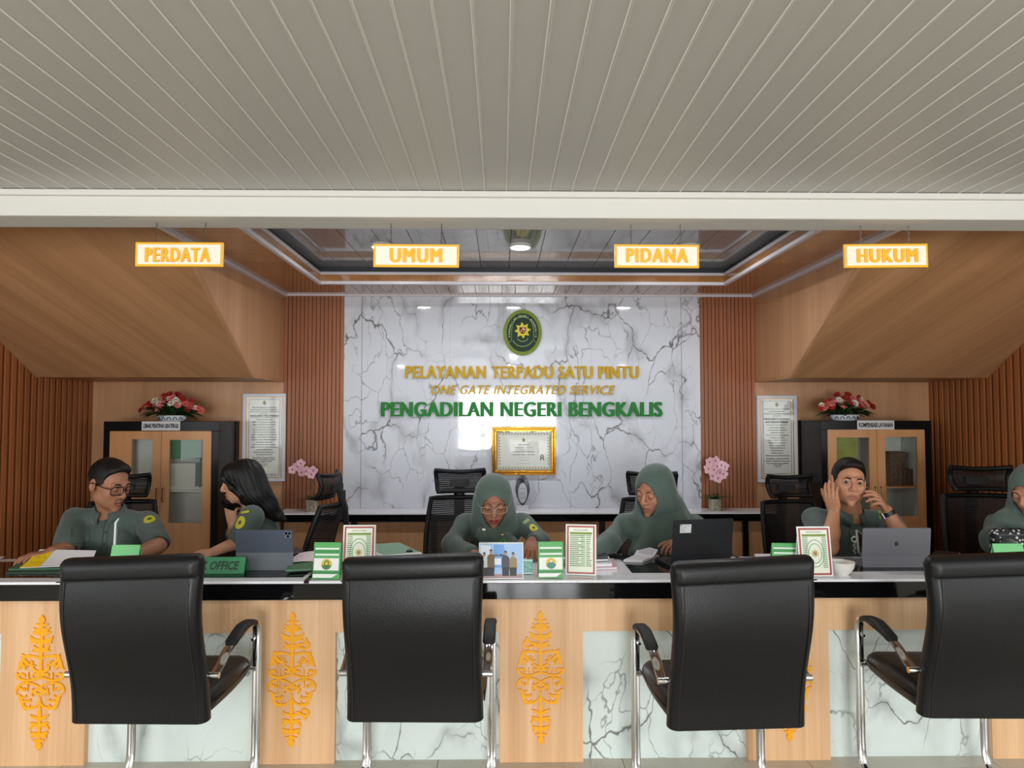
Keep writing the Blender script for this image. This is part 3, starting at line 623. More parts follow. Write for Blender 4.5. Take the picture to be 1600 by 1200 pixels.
notice(1182, 1246.5, 618, 753.5, L2, 'silver framed notice headed MAKLUMAT LAYANAN INFORMASI PUBLIK beside the right slat panel', 5)
# gold framed certificate
gold_f = mat('gold_frame', (214, 148, 38), .22, .9, bump=(40, .08)); gold_d = mat('dark_gold_frame', (120, 72, 20), .3, .8)
a, b = at(769, 667, yl - .03), at(868, 742, yl - .03); x0, x1, z0, z1 = a.x, b.x, b.z, a.z; Yf = yl - .03
t = thing('certificate', 'gold framed award certificate hanging on the marble wall', 'certificate', ((x0 + x1) / 2, Yf, z0))
mb = ring_xz(x0, x1, z0, z1, .013, Yf - .008, yl - .0005); obj('outer_frame', mb, gold_f, t, bev=.005, seg=3)
mb = ring_xz(x0 + .012, x1 - .012, z0 + .012, z1 - .012, .009, Yf, yl - .001); obj('frame_groove', mb, gold_d, t)
mb = ring_xz(x0 + .02, x1 - .02, z0 + .02, z1 - .02, .014, Yf - .004, yl - .001); obj('inner_frame', mb, gold_f, t, bev=.004)
mb = ring_xz(x0 + .033, x1 - .033, z0 + .033, z1 - .033, .016, Yf + .004, yl - .001); obj('mount', mb, mat('cream_mount', (196, 180, 152), .6), t)
mb = MB(); mb.box(x0 + .048, x1 - .048, Yf + .008, yl - .001, z0 + .048, z1 - .048); obj('sheet', mb, paper_c, t)
mb = MB(); bx0, bx1, bz0, bz1 = x0 + .052, x1 - .052, z0 + .052, z1 - .052
for i in range(17):
    for zz in (bz0 + .006, bz1 - .006): u = bx0 + (bx1 - bx0) * (i + .5) / 17; mb.prism([(u - .007, zz), (u, zz + .006), (u + .007, zz), (u, zz - .006)], Yf + .0072, Yf + .008, 'XZ')
for i in range(1, 11):
    for xx in (bx0 + .006, bx1 - .006): u = bz0 + (bz1 - bz0) * (i + .5) / 12; mb.prism([(xx - .006, u), (xx, u + .007), (xx + .006, u), (xx, u - .007)], Yf + .0072, Yf + .008, 'XZ')
obj('border_pattern', mb, mat('border_green_grey', (120, 128, 112), .6), t, smooth=0)
mb = MB(); cx = (x0 + x1) / 2; H = z1 - z0
for v, hw, hgt, tx, bd in ((.36, .042, .009, 'SERTIFIKAT', .02), (.425, .07, .006, 'Diberikan kepada', .0), (.475, .03, .004, 'dengan hormat', .0), (.51, .08, .0055, 'PENGADILAN NEGERI BENGKALIS', .04), (.575, .088, .0055, 'PELAYANAN TERPADU SATU PINTU', .04), (.63, .045, .004, 'Tahun Anggaran', 0), (.76, .055, .004, 'Direktur Jenderal', 0)):
    mb.text(tx, cx - hw, cx + hw, z1 - H * v - hgt, z1 - H * v, Yf + .008, .0008, bd)
mb.sweep([(cx - .035 + .075 * u, Yf + .0072, z1 - H * .7 + .008 * u + .004 * math.sin(u * 14)) for u in np.linspace(0, 1, 20)], .0007, n=4)
obj('printed_text', mb, ink, t, smooth=0)
mb = MB(); mb.prism(ellipse(cx, z1 - H * .275, .011, .0145, 20), Yf + .0068, Yf + .008, 'XZ'); obj('crest', mb, em_ol, t)
mb = MB(); rx, rz = x1 - .105, z0 + H * .39
mb.add([], [])
for i in range(20):
    a0, a1 = 2 * PI * i / 20, 2 * PI * (i + 1) / 20; mb.prism([(rx + .014 * math.cos(a0), rz + .014 * math.sin(a0)), (rx + .014 * math.cos(a1), rz + .014 * math.sin(a1)), (rx + .008 * math.cos(a1), rz + .008 * math.sin(a1)), (rx + .008 * math.cos(a0), rz + .008 * math.sin(a0))], Yf + .0068, Yf + .008, 'XZ')
for s in (-1, 1): mb.prism([(rx + s * .004, rz - .012), (rx + s * .011, rz - .012), (rx + s * .017, rz - .033), (rx + s * .008, rz - .03)], Yf + .0068, Yf + .008, 'XZ')
obj('rosette', mb, ink, t, smooth=0)
mb = MB(); mb.box(x0 + .034, x1 - .034, Yf + .002, Yf + .003, z0 + .034, z1 - .034); obj('glazing', mb, clear, t)
t.rotation_euler = (.04, 0, 0); t.location.y -= .0
# glass trophy on the rear counter
ty = 5.5; p0 = at(816.5, 797, ty); zt0 = ZR1
t = thing('trophy', 'black and clear oval glass trophy with a star on the rear counter', 'trophy', (p0.x, ty, zt0))
kx = ty / F; ztop = Z(744, ty); acr = mat('smoky_acrylic', (96, 98, 106), .08, spec=.6); dark_a = mat('dark_acrylic', (24, 24, 28), .12)
zc = (zt0 + .045 + ztop) / 2; hh = (ztop - zt0 - .045) / 2
mb = MB(); mb.box(p0.x - .045, p0.x + .045, ty - .025, ty + .025, zt0, zt0 + .04); obj('base', mb, mat('clear_base', (205, 206, 212), .05, spec=.7), t, bev=.004)
mb = MB(); mb.prism([(p0.x + .056 * math.cos(u) * (1 - .35 * max(0, -math.sin(u))), zc + (hh + .008) * math.sin(u)) for u in np.linspace(0, 2 * PI, 40, endpoint=False)], ty - .008, ty + .008, 'XZ'); obj('body', mb, acr, t, bev=.003)
mb = MB()
for s in (-1, 1):
    P = [(p0.x + s * .05 * math.cos(u) * (1 - .35 * max(0, -math.sin(u))), ty - .012, zc + hh * math.sin(u)) for u in np.linspace(-1.5, .2, 14)]; mb.sweep(P, .009, .003, n=8, taper=list(np.linspace(1, .3, 14)))
obj('side_wing', mb, dark_a, t)
mb = MB(); zs = ztop - .045; mb.prism([(p0.x + (.034 if i % 2 == 0 else .014) * math.cos(PI / 2 + i * PI / 5), zs + .02 + (.034 if i % 2 == 0 else .014) * math.sin(PI / 2 + i * PI / 5)) for i in range(10)], ty - .018, ty - .008, 'XZ'); obj('star', mb, dark_a, t)
mb = MB(); mb.prism(ellipse(p0.x, zc - .02, .034, hh * .72, 32), ty - .0105, ty - .008, 'XZ'); obj('plaque', mb, mat('trophy_plaque', (186, 188, 196), .3), t)
mb = MB()
for i, (v, hw) in enumerate(((.03, .02), (.0, .024), (-.015, .02), (-.04, .024))): mb.text(['JUARA', 'PELAYANAN TERPADU', 'SATU PINTU', 'PENGADILAN NEGERI'][i], p0.x - hw, p0.x + hw, zc - .02 + v, zc - .02 + v + .005, ty - .0105, .0006, .02)
obj('engraving', mb, ink, t, smooth=0)
# ------------------------------------------------------------------ display cabinets
cab_black = mat('cabinet_black', (14, 12, 13), .22, spec=.16); cab_oak = wood('cabinet_oak', (206, 152, 102), (184, 130, 82), .38); cab_in = mat('cabinet_white_inside', (214, 216, 208), .6)
chrome = mat('chrome', (210, 210, 214), .1, 1); brass = mat('brass_handle', (120, 96, 60), .3, .9)
def cabinet(xl, xr, y0, door_px, ztop_px, lb, signtxt, sgn_px, items, side):
    """front plane at y0; door_px = (x0, split, x1, top y, pane rects)"""
    ZT_ = Z(ztop_px, y0); x0, x1 = xl, xr; dx0, sp, dx1, dy = door_px[:4]
    t = thing('display_cabinet', lb, 'cabinet', ((x0 + x1) / 2, (y0 + YW) / 2, 0), 'tall display cabinets')
    xa, xb, zd = X(dx0, y0), X(dx1, y0), Z(dy, y0)
    yb = YW - .004
    mb = MB(); mb.box(x0, x1, y0 + .012, yb, zd, ZT_); mb.box(x0, xa, y0 + .012, yb, 0, zd); mb.box(xb, x1, y0 + .012, yb, 0, zd); mb.box(xa, xb, yb - .02, yb, 0, zd); mb.box(xa, xb, y0 + .03, yb - .02, 0, .1)
    obj('body', mb, cab_black, t, bev=.002)
    bk = y0 + (.15 if side < 0 else .3); mb = MB(); mb.box(xa, xb, bk, bk + .01, .1, zd); mb.box(xa, xa + .012, y0 + .03, bk, .1, zd); mb.box(xb - .012, xb, y0 + .03, bk, .1, zd); obj('lining', mb, cab_in, t)
    for zs in door_px[5]:
        mb = MB(); mb.box(xa, xb, y0 + .04, bk, zs - .012, zs); obj('shelf', mb, cab_in if side < 0 else cab_oak, t)
    xs_ = X(sp, y0)
    for (p, q, (wx0, wx1, wy0, wy1), hx) in ((xa, xs_ - .0015, door_px[4][0], -1), (xs_ + .0015, xb, door_px[4][1], 1)):
        a_, b_ = X(wx0, y0), X(wx1, y0); c_, d_ = Z(wy1, y0), Z(wy0, y0)
        mb = MB(); mb.box(p, a_, y0, y0 + .02, .08, zd); mb.box(b_, q, y0, y0 + .02, .08, zd); mb.box(a_, b_, y0, y0 + .02, .08, c_); mb.box(a_, b_, y0, y0 + .02, d_, zd)
        d = obj('door', mb, cab_oak, t)
        mb = MB(); mb.box(a_, b_, y0 + .008, y0 + .012, c_, d_); obj('door_pane', mb, clear, d)
        kx_ = xs_ + hx * .022; kz = .92
        mb = MB(); mb.sweep([(kx_, y0, kz + .05), (kx_, y0 - .02, kz + .045), (kx_, y0 - .02, kz - .045), (kx_, y0, kz - .05)], .004, n=8); obj('handle', mb, brass, d)
    for it in items: it(t, y0)
    return t, ZT_
def lit(name, mb, m, lb, cat, **k): return tag(obj(name, mb, m, **k), lb, cat)
LCX0, LCX1, LY = X(161, 5.21), X(342, 5.21), 5.21
tc_, ZCL = cabinet(LCX0, LCX1, LY, (172.5, 253, 330.6, 673.5, ((207, 240, 686, 764), (266, 318, 687, 816)), (Z(764, 5.3), Z(712, 5.3) - .22, Z(762, 5.25))), 658.5,
        'tall black cabinet with oak glass doors behind the seated man at left', 'L', None, [], -1)
RCX0, RCX1 = X(1283, 5.21), X(1456, 5.21)
tc2, ZCR = cabinet(RCX0, RCX1, LY, (1293, 1369, 1444, 671.5, ((1306, 1357, 684, 812), (1382, 1432, 683, 808)), (Z(760, 5.3),)), 657.5,
        'tall black cabinet with oak glass doors behind the seated man at right', 'R', None, [], 1)
# small signs standing on the cabinets' top edge
for txt, (sx0, sx1, sy0, sy1), lb in (('LEMARI PENITIPAN GRATIFIKASI', (222, 281.5, 658.5, 672.5), 'small white sign reading LEMARI PENITIPAN GRATIFIKASI on the left cabinet'), ('KOMPENSASI LAYANAN', (1339, 1397, 657, 671), 'small white sign reading KOMPENSASI LAYANAN on the right cabinet')):
    y_ = LY + .0115; a, b = at(sx0, sy0, y_), at(sx1, sy1, y_)
    t = thing('cabinet_sign', lb, 'sign', ((a.x + b.x) / 2, y_, b.z), 'white signs on the cabinets')
    mb = MB(); mb.box(a.x, b.x, y_ - .004, y_, b.z, a.z); obj('plate', mb, mat('sign_plate_white', (206, 204, 206), .4), t)
    mb = MB(); mb.text(txt, a.x + .012, b.x - .012, b.z + .016, a.z - .016, y_ - .004, .0015, .035); obj('lettering', mb, ink, t, smooth=0)
# things seen through the panes
gbox = mat('green_board', (40, 110, 62), .5)
b = at(319, 716, 5.3)
mb = MB(); mb.box(X(266, 5.28), X(318, 5.28), 5.25, 5.262, b.z, Z(684, 5.28)); mb.box(X(266, 5.28), X(268, 5.28), 5.25, 5.262, Z(762, 5.25), b.z); mb.box(X(316, 5.28), X(318, 5.28), 5.25, 5.262, Z(762, 5.25), b.z)
mb.M = mb.M
lit('display_board', mb, gbox, 'green board behind the right pane of the left cabinet', 'board')
mb = MB(); mb.box(X(272, 5.35), X(314, 5.35), 5.27, 5.345, Z(762, 5.25), Z(722, 5.35)); lit('storage_box', mb, mat('white_box', (205, 207, 200), .6), 'white box under the green board inside the left cabinet', 'box', bev=.003)
mb = MB(); mb.box(X(1306, 5.26), X(1340, 5.26), 5.27, 5.30, Z(760, 5.3), Z(684, 5.26)); lit('certificate_folder', mb, mat('olive_folder', (132, 140, 58), .5, noise=(14, .25)), 'olive green folder standing inside the right cabinet', 'folder')
mb = MB(); q0, q1 = X(1384, 5.33), X(1414, 5.33); z0_ = Z(760, 5.3)
rings = []
for zz, k, dx in ((0, 1, 0), (.05, 1.03, 0), (.13, 1.0, 0), (.2, .98, .01), (.235, 1.05, .02), (.25, .9, .02)):
    rings.append([((q0 + q1) / 2 + dx + k * p[0], 5.40 + k * p[1], z0_ + zz) for p in rrect((q1 - q0) / 2, .07, .03, 4)])
mb.loft(rings); lit('wicker_basket', mb, mat('brown_basket', (96, 74, 52), .8, bump=(60, .8), noise=(50, .35)), 'brown woven basket on the shelf inside the right cabinet', 'basket')
mb = MB(); mb.box(X(1415, 5.33), X(1433, 5.33), 5.35, 5.47, z0_, z0_ + .12); lit('carton', mb, mat('brown_carton', (92, 58, 40), .7), 'small dark brown carton beside the basket in the right cabinet', 'box', bev=.003)
# ------------------------------------------------------------------ flower arrangements on the cabinets
leaf_m = mat('leaf_green', (46, 78, 36), .5, noise=(20, .3)); leaf_l = mat('leaf_light_green', (104, 128, 62), .5)
petals = {'red': mat('petal_red', (170, 30, 30), .6), 'pink': mat('petal_pink', (224, 120, 118), .6), 'white': mat('petal_white', (226, 222, 206), .6), 'salmon': mat('petal_salmon', (206, 92, 80), .6)}
eye_m = mat('flower_eye', (150, 110, 40), .7); porc = mat('porcelain', (206, 212, 216), .12); cobalt = mat('cobalt_pattern', (24, 36, 80), .2)
def bloom(mb, c, d, r, rs, n=9, layers=3):
    """one flower head facing d"""
    d = Vector(d).normalized(); a = d.orthogonal().normalized(); b = d.cross(a)
    for L_ in range(layers):
        rr = r * (1 - .24 * L_); tilt = .25 + .42 * L_
        for i in range(n - L_):
            u = 2 * PI * (i + .5 * L_) / (n - L_) + rs.uniform(-.1, .1); e = a * math.cos(u) + b * math.sin(u); s_ = d.cross(e)
            base = Vector(c) + d * r * .08 * L_; tip = base + e * rr * math.cos(tilt) + d * rr * math.sin(tilt); m_ = base + (tip - base) * .6 + d * r * .12; wv = rr * 2.3 / (n - L_)
            mb.add([tuple(base - s_ * wv * .3), tuple(base + s_ * wv * .3), tuple(m_ + s_ * wv), tuple(m_ - s_ * wv), tuple(tip + s_ * wv * .45), tuple(tip - s_ * wv * .45)], [(0, 1, 2, 3), (3, 2, 4, 5)])
def leaf(mb, p, d, up, ln, wd, curl=.3, n=5):
    p, d, up = Vector(p), Vector(d).normalized(), Vector(up); s_ = d.cross(up).normalized(); nn = s_.cross(d); vs = []
    for i in range(n + 1):
        t = i / n; c = p + d * ln * t + nn * (-curl * ln * t * t); wv = wd * math.sin(PI * min(1, t * .9 + .1)) ** .8
        vs += [tuple(c - s_ * wv), tuple(c + nn * wv * -.25), tuple(c + s_ * wv)]
    fs = []
    for i in range(n): fs += [(i * 3, i * 3 + 1, i * 3 + 4, i * 3 + 3), (i * 3 + 1, i * 3 + 2, i * 3 + 5, i * 3 + 4)]
    mb.add(vs, fs)
def arrangement(cx, cy, z, w, h, lb, seed, palette):
    rs = random.Random(seed); t = thing('flower_arrangement', lb, 'flowers', (cx, cy, z), 'flower bowls on the cabinets')
    mb = MB(); mb.M = Matrix.Translation((cx, cy, z)) @ Matrix.Diagonal((1.5, .8, 1, 1)); mb.lathe([(.05, 0), (.058, .005), (.068, .022), (.073, .04), (.077, .044), (.073, .044), (.064, .036)], n=28); bowl = obj('bowl', mb, porc, t)
    mb = MB()
    for k in range(5):
        a = -PI / 2 + (k - 2) * .42; P = [(cx + 1.5 * .0705 * math.cos(a + .14 * math.sin(u)), cy + .8 * .0705 * math.sin(a + .14 * math.sin(u)), z + .022 + .01 * math.cos(u * 2.0)) for u in np.linspace(0, 2 * PI, 12, endpoint=False)]; mb.sweep(P, .003, n=5, closed=True)
    obj('bowl_pattern', mb, cobalt, bowl)
    mb = MB()
    for i in range(120):
        a = rs.uniform(0, 2 * PI); r = rs.uniform(.05, 1); el = rs.uniform(.1, .8)
        d = Vector((math.cos(a) * 1.2, math.sin(a) * .6, el)); leaf(mb, (cx + math.cos(a) * .06 * r, cy + math.sin(a) * .04 * r, z + .04 + .05 * rs.random()), d, (0, 0, 1), rs.uniform(.07, w * .40), rs.uniform(.012, .022), .4)
    for s in (-1, 1):
        for k in range(5): leaf(mb, (cx + s * w * .28, cy - .03 + .015 * k, z + .075 - .004 * k), (s * .9, -.3 + .15 * k, .0), (0, 0, 1), w * .22, .016, .35)
    obj('foliage', mb, leaf_m, t, smooth=60)
    palette = list(palette) + [(u_, .12 + .72 * math.sqrt(max(0, 1 - u_ * u_)) * rs.uniform(.35, 1), rs.choice(['red', 'pink', 'white', 'salmon', 'red']), rs.uniform(.018, .027)) for u_ in [rs.uniform(-.95, .95) for _ in range(20)]]
    for i, (u, v, col, r) in enumerate(palette):
        px_ = cx + u * w / 2; yy = cy - .05 * (1 - abs(u)) * (1.4 - v) - .02; pz = z + .045 + v * (h - .045)
        mb = MB(); bloom(mb, (px_, yy, pz), (u * .7, -1 + .3 * v, .25 + v * .6), r, rs); fl = obj('flower', mb, petals[col], t, smooth=60)
        mb = MB(); d = Vector((u * .7, -1 + .3 * v, .25 + v * .6)).normalized() * r * .28; mb.ball((px_ + d.x, yy + d.y, pz + d.z), r * .2, 8, 5); obj('flower_centre', mb, eye_m, fl)
        if i % 2 == 0 and v > .4:
            mb = MB(); bloom(mb, (px_ * .5 + cx * .5 + rs.uniform(-.04, .04), cy + .05, pz), (u * .5, .6, .6), r, rs); obj('flower', mb, petals[col], t, smooth=60)
kf = 5.3 / F
pal1 = [(-.93, .22, 'red', .026), (-.82, .38, 'salmon', .028), (-.68, .5, 'red', .026), (-.6, .38, 'red', .03), (-.46, .62, 'white', .03), (-.32, .5, 'white', .026), (-.3, .28, 'pink', .034), (-.12, .72, 'red', .03), (.0, .9, 'red', .03), (.08, .5, 'white', .03), (.2, .66, 'white', .028),
        (.28, .42, 'pink', .028), (.36, .6, 'salmon', .022), (.48, .5, 'pink', .024), (.56, .28, 'red', .03), (.64, .45, 'salmon', .022), (.94, .2, 'salmon', .03), (.1, .78, 'pink', .022), (-.2, .86, 'red', .022)]
pal2 = [(-.86, .3, 'red', .027), (-.74, .42, 'salmon', .027), (-.52, .5, 'pink', .032), (-.28, .65, 'white', .028), (-.18, .42, 'pink', .034), (-.05, .72, 'red', .03), (.02, .9, 'red', .03), (.2, .74, 'pink', .026), (.22, .5, 'white', .032), (.38, .66, 'salmon', .026), (.5, .56, 'pink', .026), (.6, .4, 'pink', .03), (.74, .56, 'red', .022), (.84, .34, 'red', .026), (.42, .8, 'red', .02)]
p = at(269, 658, 5.3); arrangement(p.x, 5.3, ZCL, 98 * kf, 45 * kf, 'bowl of red pink and white flowers on the left cabinet', 11, pal1)
p = at(1320, 658, 5.3); arrangement(p.x, 5.3, ZCR, 92 * kf, 44 * kf, 'bowl of red and pink flowers on the right cabinet', 12, pal2)
# ------------------------------------------------------------------ orchids on the rear counter
orch = mat('orchid_pink', (232, 186, 196), .5); orch_d = mat('orchid_throat', (176, 84, 110), .5); pot_m = mat('pebble_pot', (150, 142, 122), .4, noise=(45, .45)); stem_m = mat('stem_green', (70, 84, 48), .6)
def orchid(px, ypot, blooms, lb, seed):
    rs = random.Random(seed); y = 5.47; b0 = at(px, ypot, y); z = ZR1; cx = b0.x
    t = thing('potted_orchid', lb, 'potted orchid', (cx, y, z), 'orchids on the rear counter')
    mb = MB(); mb.loft([[(cx + p_[0] * k, y + p_[1] * k, z + h_) for p_ in rrect(.04, .04, .008, 3)] for h_, k in ((0, .92), (.01, .95), (.085, 1.03), (.09, 1.0), (.088, .9))]); obj('pot', mb, pot_m, t)
    mb = MB()
    for k in range(7):
        a = 2 * PI * k / 7 + .3; leaf(mb, (cx, y, z + .085), (math.cos(a), math.sin(a) * .7, .75), (0, 0, 1), rs.uniform(.09, .14), .02, .7, 6)
    obj('leaf_rosette', mb, leaf_m, t, smooth=60)
    mb = MB(); tops = []
    for s in (0, 1):
        c = blooms[min(len(blooms) - 1, s * 2)]; q = at(c[0], c[1], y); P = bez([(cx, y, z + .08), (cx + .01 * (1 - 2 * s), y, z + .2), (q.x * .4 + cx * .6, y, q.z - .02), (q.x, y, q.z)], 6); mb.sweep([tuple(v) for v in P], .0028, n=6)
    obj('stem', mb, stem_m, t)
    for (bx, by) in blooms:
        q = at(bx, by, y - .02); mb = MB(); d = Vector((rs.uniform(-.4, .4), -1, rs.uniform(-.2, .3))); bloom(mb, q, d, rs.uniform(.034, .042), rs, 5, 1); bloom(mb, q + d * .006, d, .026, rs, 3, 1); f_ = obj('blossom', mb, orch, t, smooth=60)
        mb = MB(); mb.ball(q + d.normalized() * .012, (.006, .006, .008), 8, 5); obj('blossom_throat', mb, orch_d, f_)
orchid(488, 796, [(457, 734), (470, 724), (472, 738), (479, 736), (487, 741), (466, 729), (490, 735)], 'pink orchid in a pebbled pot before the left slat panel', 4)
orchid(1117, 794, [(1108, 722), (1117, 720), (1127, 727), (1106, 733), (1115, 734), (1124, 738), (1132, 729), (1113, 744), (1122, 747), (1130, 741)], 'pink orchid in a pebbled pot before the right slat panel', 6)
# ------------------------------------------------------------------ black visitor chairs
leather = mat('black_leather', (13, 13, 15), .42, spec=.36, bump=(180, .1)); seam_m = mat('leather_seam', (12, 12, 13), .5); rubber = mat('black_rubber', (16, 16, 17), .6)
chrome_c = mat('chair_chrome', (216, 216, 216), .13, 1)
def slab(rows, n=6, rad=.5):
    """rounded slab: rows = (centre y, centre z, normal angle, half width, half thickness)"""
    rings = []
    for (y, z, a, hw, ht) in rows:
        ny, nz = math.cos(a), math.sin(a)
        rings.append([(p[0], y + ny * p[1], z + nz * p[1] + (.036 * p[0] * max(0, z - .42) / .55 if z > .5 else 0)) for p in rrect(hw, ht, min(ht * .95, hw), n)])
    return rings
def make_visitor_chair():
    t = thing('visitor_chair', '', 'chair')
    # backrest: bottom to top, gently S-curved
    rows = []
    K = 16
    for i in range(K + 1):
        v = i / K; z = .415 + v * .56; y = -.165 - .075 * v - .022 * math.sin(v * PI * 1.0) + .016 * math.sin(v * 2 * PI)
        hw = .245 + .004 * v - .006 * math.sin(v * PI); ht = .036 + .004 * math.sin(v * PI)
        if i == 0: rows.append((y + .004, z - .006, .1, hw - .012, ht * .55))
        if i == K: rows.append((y, z, .12, hw, ht)); rows.append((y, z + .014, .12, hw - .006, ht * .8)); rows.append((y - .002, z + .022, .12, hw - .02, ht * .4)); continue
        rows.append((y, z, .1, hw, ht))
    mb = MB(); mb.loft(slab(rows)); back = obj('backrest', mb, leather, t, smooth=60)
    mb = MB(); rr = []
    for z, k in ((.932, .86), (.938, 1.02), (.955, 1.08), (.975, 1.08), (.992, .95), (1.004, .6)):
        rr.append((-.2445 - (z - .93) * .1, z, .12, .2475 if k > .7 else .238, .0385 * k))
    mb.loft(slab(rr)); obj('head_roll', mb, leather, t, smooth=60)
    mb = MB()
    for s in (-1, 1):
        P = []
        for i in range(14):
            v = i / 13 * .9 + .01; z = .415 + v * .56; y = -.165 - .075 * v - .022 * math.sin(v * PI) + .016 * math.sin(v * 2 * PI); ht = .036 + .004 * math.sin(v * PI); P.append((s * .215, y - ht * 1.0, z - .002))
        mb.sweep(P, .0028, n=6)
    mb.sweep([(x, -.2445 - .0415, .933 + .034 * x) for x in np.linspace(-.243, .243, 8)], .0024, n=6)
    obj('piping', mb, seam_m, back)
    # seat: front edge higher
    rows = []
    for i in range(13):
        v = i / 12; y = -.15 + v * .40; z = .455 + .012 * v + .004 * math.sin(v * PI); ht = .048 - .008 * abs(v - .5)
        hw = .235 + .012 * math.sin(v * PI); k = 1
        if i in (0, 12): ht *= .6; hw -= .01
        rows.append((y, z, PI / 2 - .1 if False else PI / 2, hw, ht))
    mb = MB(); mb.loft(slab(rows)); st = obj('seat', mb, leather, t, smooth=60)
    for s in (-1, 1):
        mb = MB(); mb.sweep([(s * .2455, -.13 + .36 * u, .462 + .012 * u) for u in np.linspace(0, 1, 8)], .003, n=6); obj('seat_seam', mb, seam_m, st)
    # chrome cantilever frame, one side at a time
    for s in (-1, 1):
        x = s * .258
        P = [(x, -.165, .572), (x, -.12, .59), (x, -.06, .622), (x, .02, .640), (x, .12, .650), (x, .19, .652), (x, .228, .640), (x, .242, .606), (x, .243, .55), (x, .243, .40), (x, .243, .25), (x, .243, .14), (x, .236, .075), (x, .212, .034), (x, .165, .018), (x, .08, .016), (x, -.1, .016), (x, -.28, .016)]
        Q = bez(P, 4); mb = MB(); mb.sweep([tuple(q) for q in Q], .0185, .0095, n=12, up=(0, 0, 1)); fr = obj('side_frame', mb, chrome_c, t)
        mb = MB(); rows = []
        for u in np.linspace(0, 1, 12):
            y = -.045 + u * .26; z = .632 + .024 * min(1, u * 2.2) + .012 * math.sin(u * PI) - .014 * max(0, u - .8) / .2; k = .45 if u in (0., 1.) else 1
            rows.append([(x + p[0] * k, y, z + p[1] * k) for p in rrect(.024, .0125, .011, 4)])
        mb.loft(rows); pad = obj('arm_pad', mb, rubber, t, smooth=50)
        mb = MB(); mb.sweep([(x - s * .022, -.168, .571), (x + s * .018, -.168, .571)], .0115, n=12); obj('arm_bracket', mb, chrome_c, fr)
        mb = MB(); mb.lathe([(.009, 0), (.009, .006), (.005, .009)], n=12)
        mb.M = Matrix.Identity(4); obj_b = MB(); obj_b.M = Matrix.Translation((x - s * .012, .232, .575)) @ Matrix.Rotation(PI / 2, 4, 'X'); obj_b.lathe([(.009, 0), (.009, .006), (.005, .009)], n=12); obj('bolt', obj_b, chrome_c, fr)
        mb = MB(); mb.box(x - .012, x + .012, .06, .12, 0, .012); mb.box(x - .012, x + .012, -.27, -.21, 0, .012); obj('glide', mb, rubber, fr)
    mb = MB(); mb.sweep([(-.258, -.275, .016), (.258, -.275, .016)], .0115, n=10); obj('rear_bar', mb, chrome_c, t)
    mb = MB(); mb.sweep([(-.258, .238, .452), (.258, .238, .452)], .010, n=10); obj('seat_frame', mb, chrome_c, t)
    return t
vc0 = make_visitor_chair()
for i, (lp, bp, dy, lb) in enumerate(((303, 207, 0, 'leftmost black leather visitor chair, in front of the man in glasses'), (671, 645, 0, 'second black leather visitor chair from the left, in front of the desk calendar'),
                   (1091, 1160, -.075, 'third black leather visitor chair from the left, in front of the black laptop'), (1441, 1557, 0, 'rightmost black leather visitor chair, cut by the right edge'))):
    o = vc0 if i == 0 else copy_tree(vc0)
    a, b = at(lp, 1110, 3.013 + dy).x, at(bp, 990, 2.53 + dy).x
    o.location = ((a + b) / 2, 2.77 + dy, 0); o.rotation_euler = (0, 0, math.atan2(b - a, .48)); tag(o, lb, 'chair', 'black visitor chairs at the counter')
# ------------------------------------------------------------------ mesh office chairs of the staff
plast = mat('black_plastic', (9, 9, 10), .5, spec=.3)
def mesh_mat(name, col, scale):
    m = mat(name, col, .6); nt = m.node_tree; L = nt.links.new; b = nt.nodes['Principled BSDF']; o = nt.nodes['Material Output']
    tc = N(nt, 'TexCoord'); wv = N(nt, 'TexWave', wave_type='BANDS', bands_direction='Z'); wv.inputs['Scale'].default_value = scale; L(tc.outputs['Object'], wv.inputs[0])
    gt = N(nt, 'MapRange'); gt.inputs[1].default_value = .35; gt.inputs[2].default_value = .65; gt.inputs[3].default_value = .5; gt.inputs[4].default_value = .97; L(wv.outputs[1], gt.inputs[0])
    tr = N(nt, 'BsdfTransparent'); mx = N(nt, 'MixShader'); L(gt.outputs[0], mx.inputs[0]); L(tr.outputs[0], mx.inputs[1]); L(b.outputs[0], mx.inputs[2]); L(mx.outputs[0], o.inputs[0]); return m
netm = mesh_mat('black_mesh_fabric', (24, 22, 24), 26)
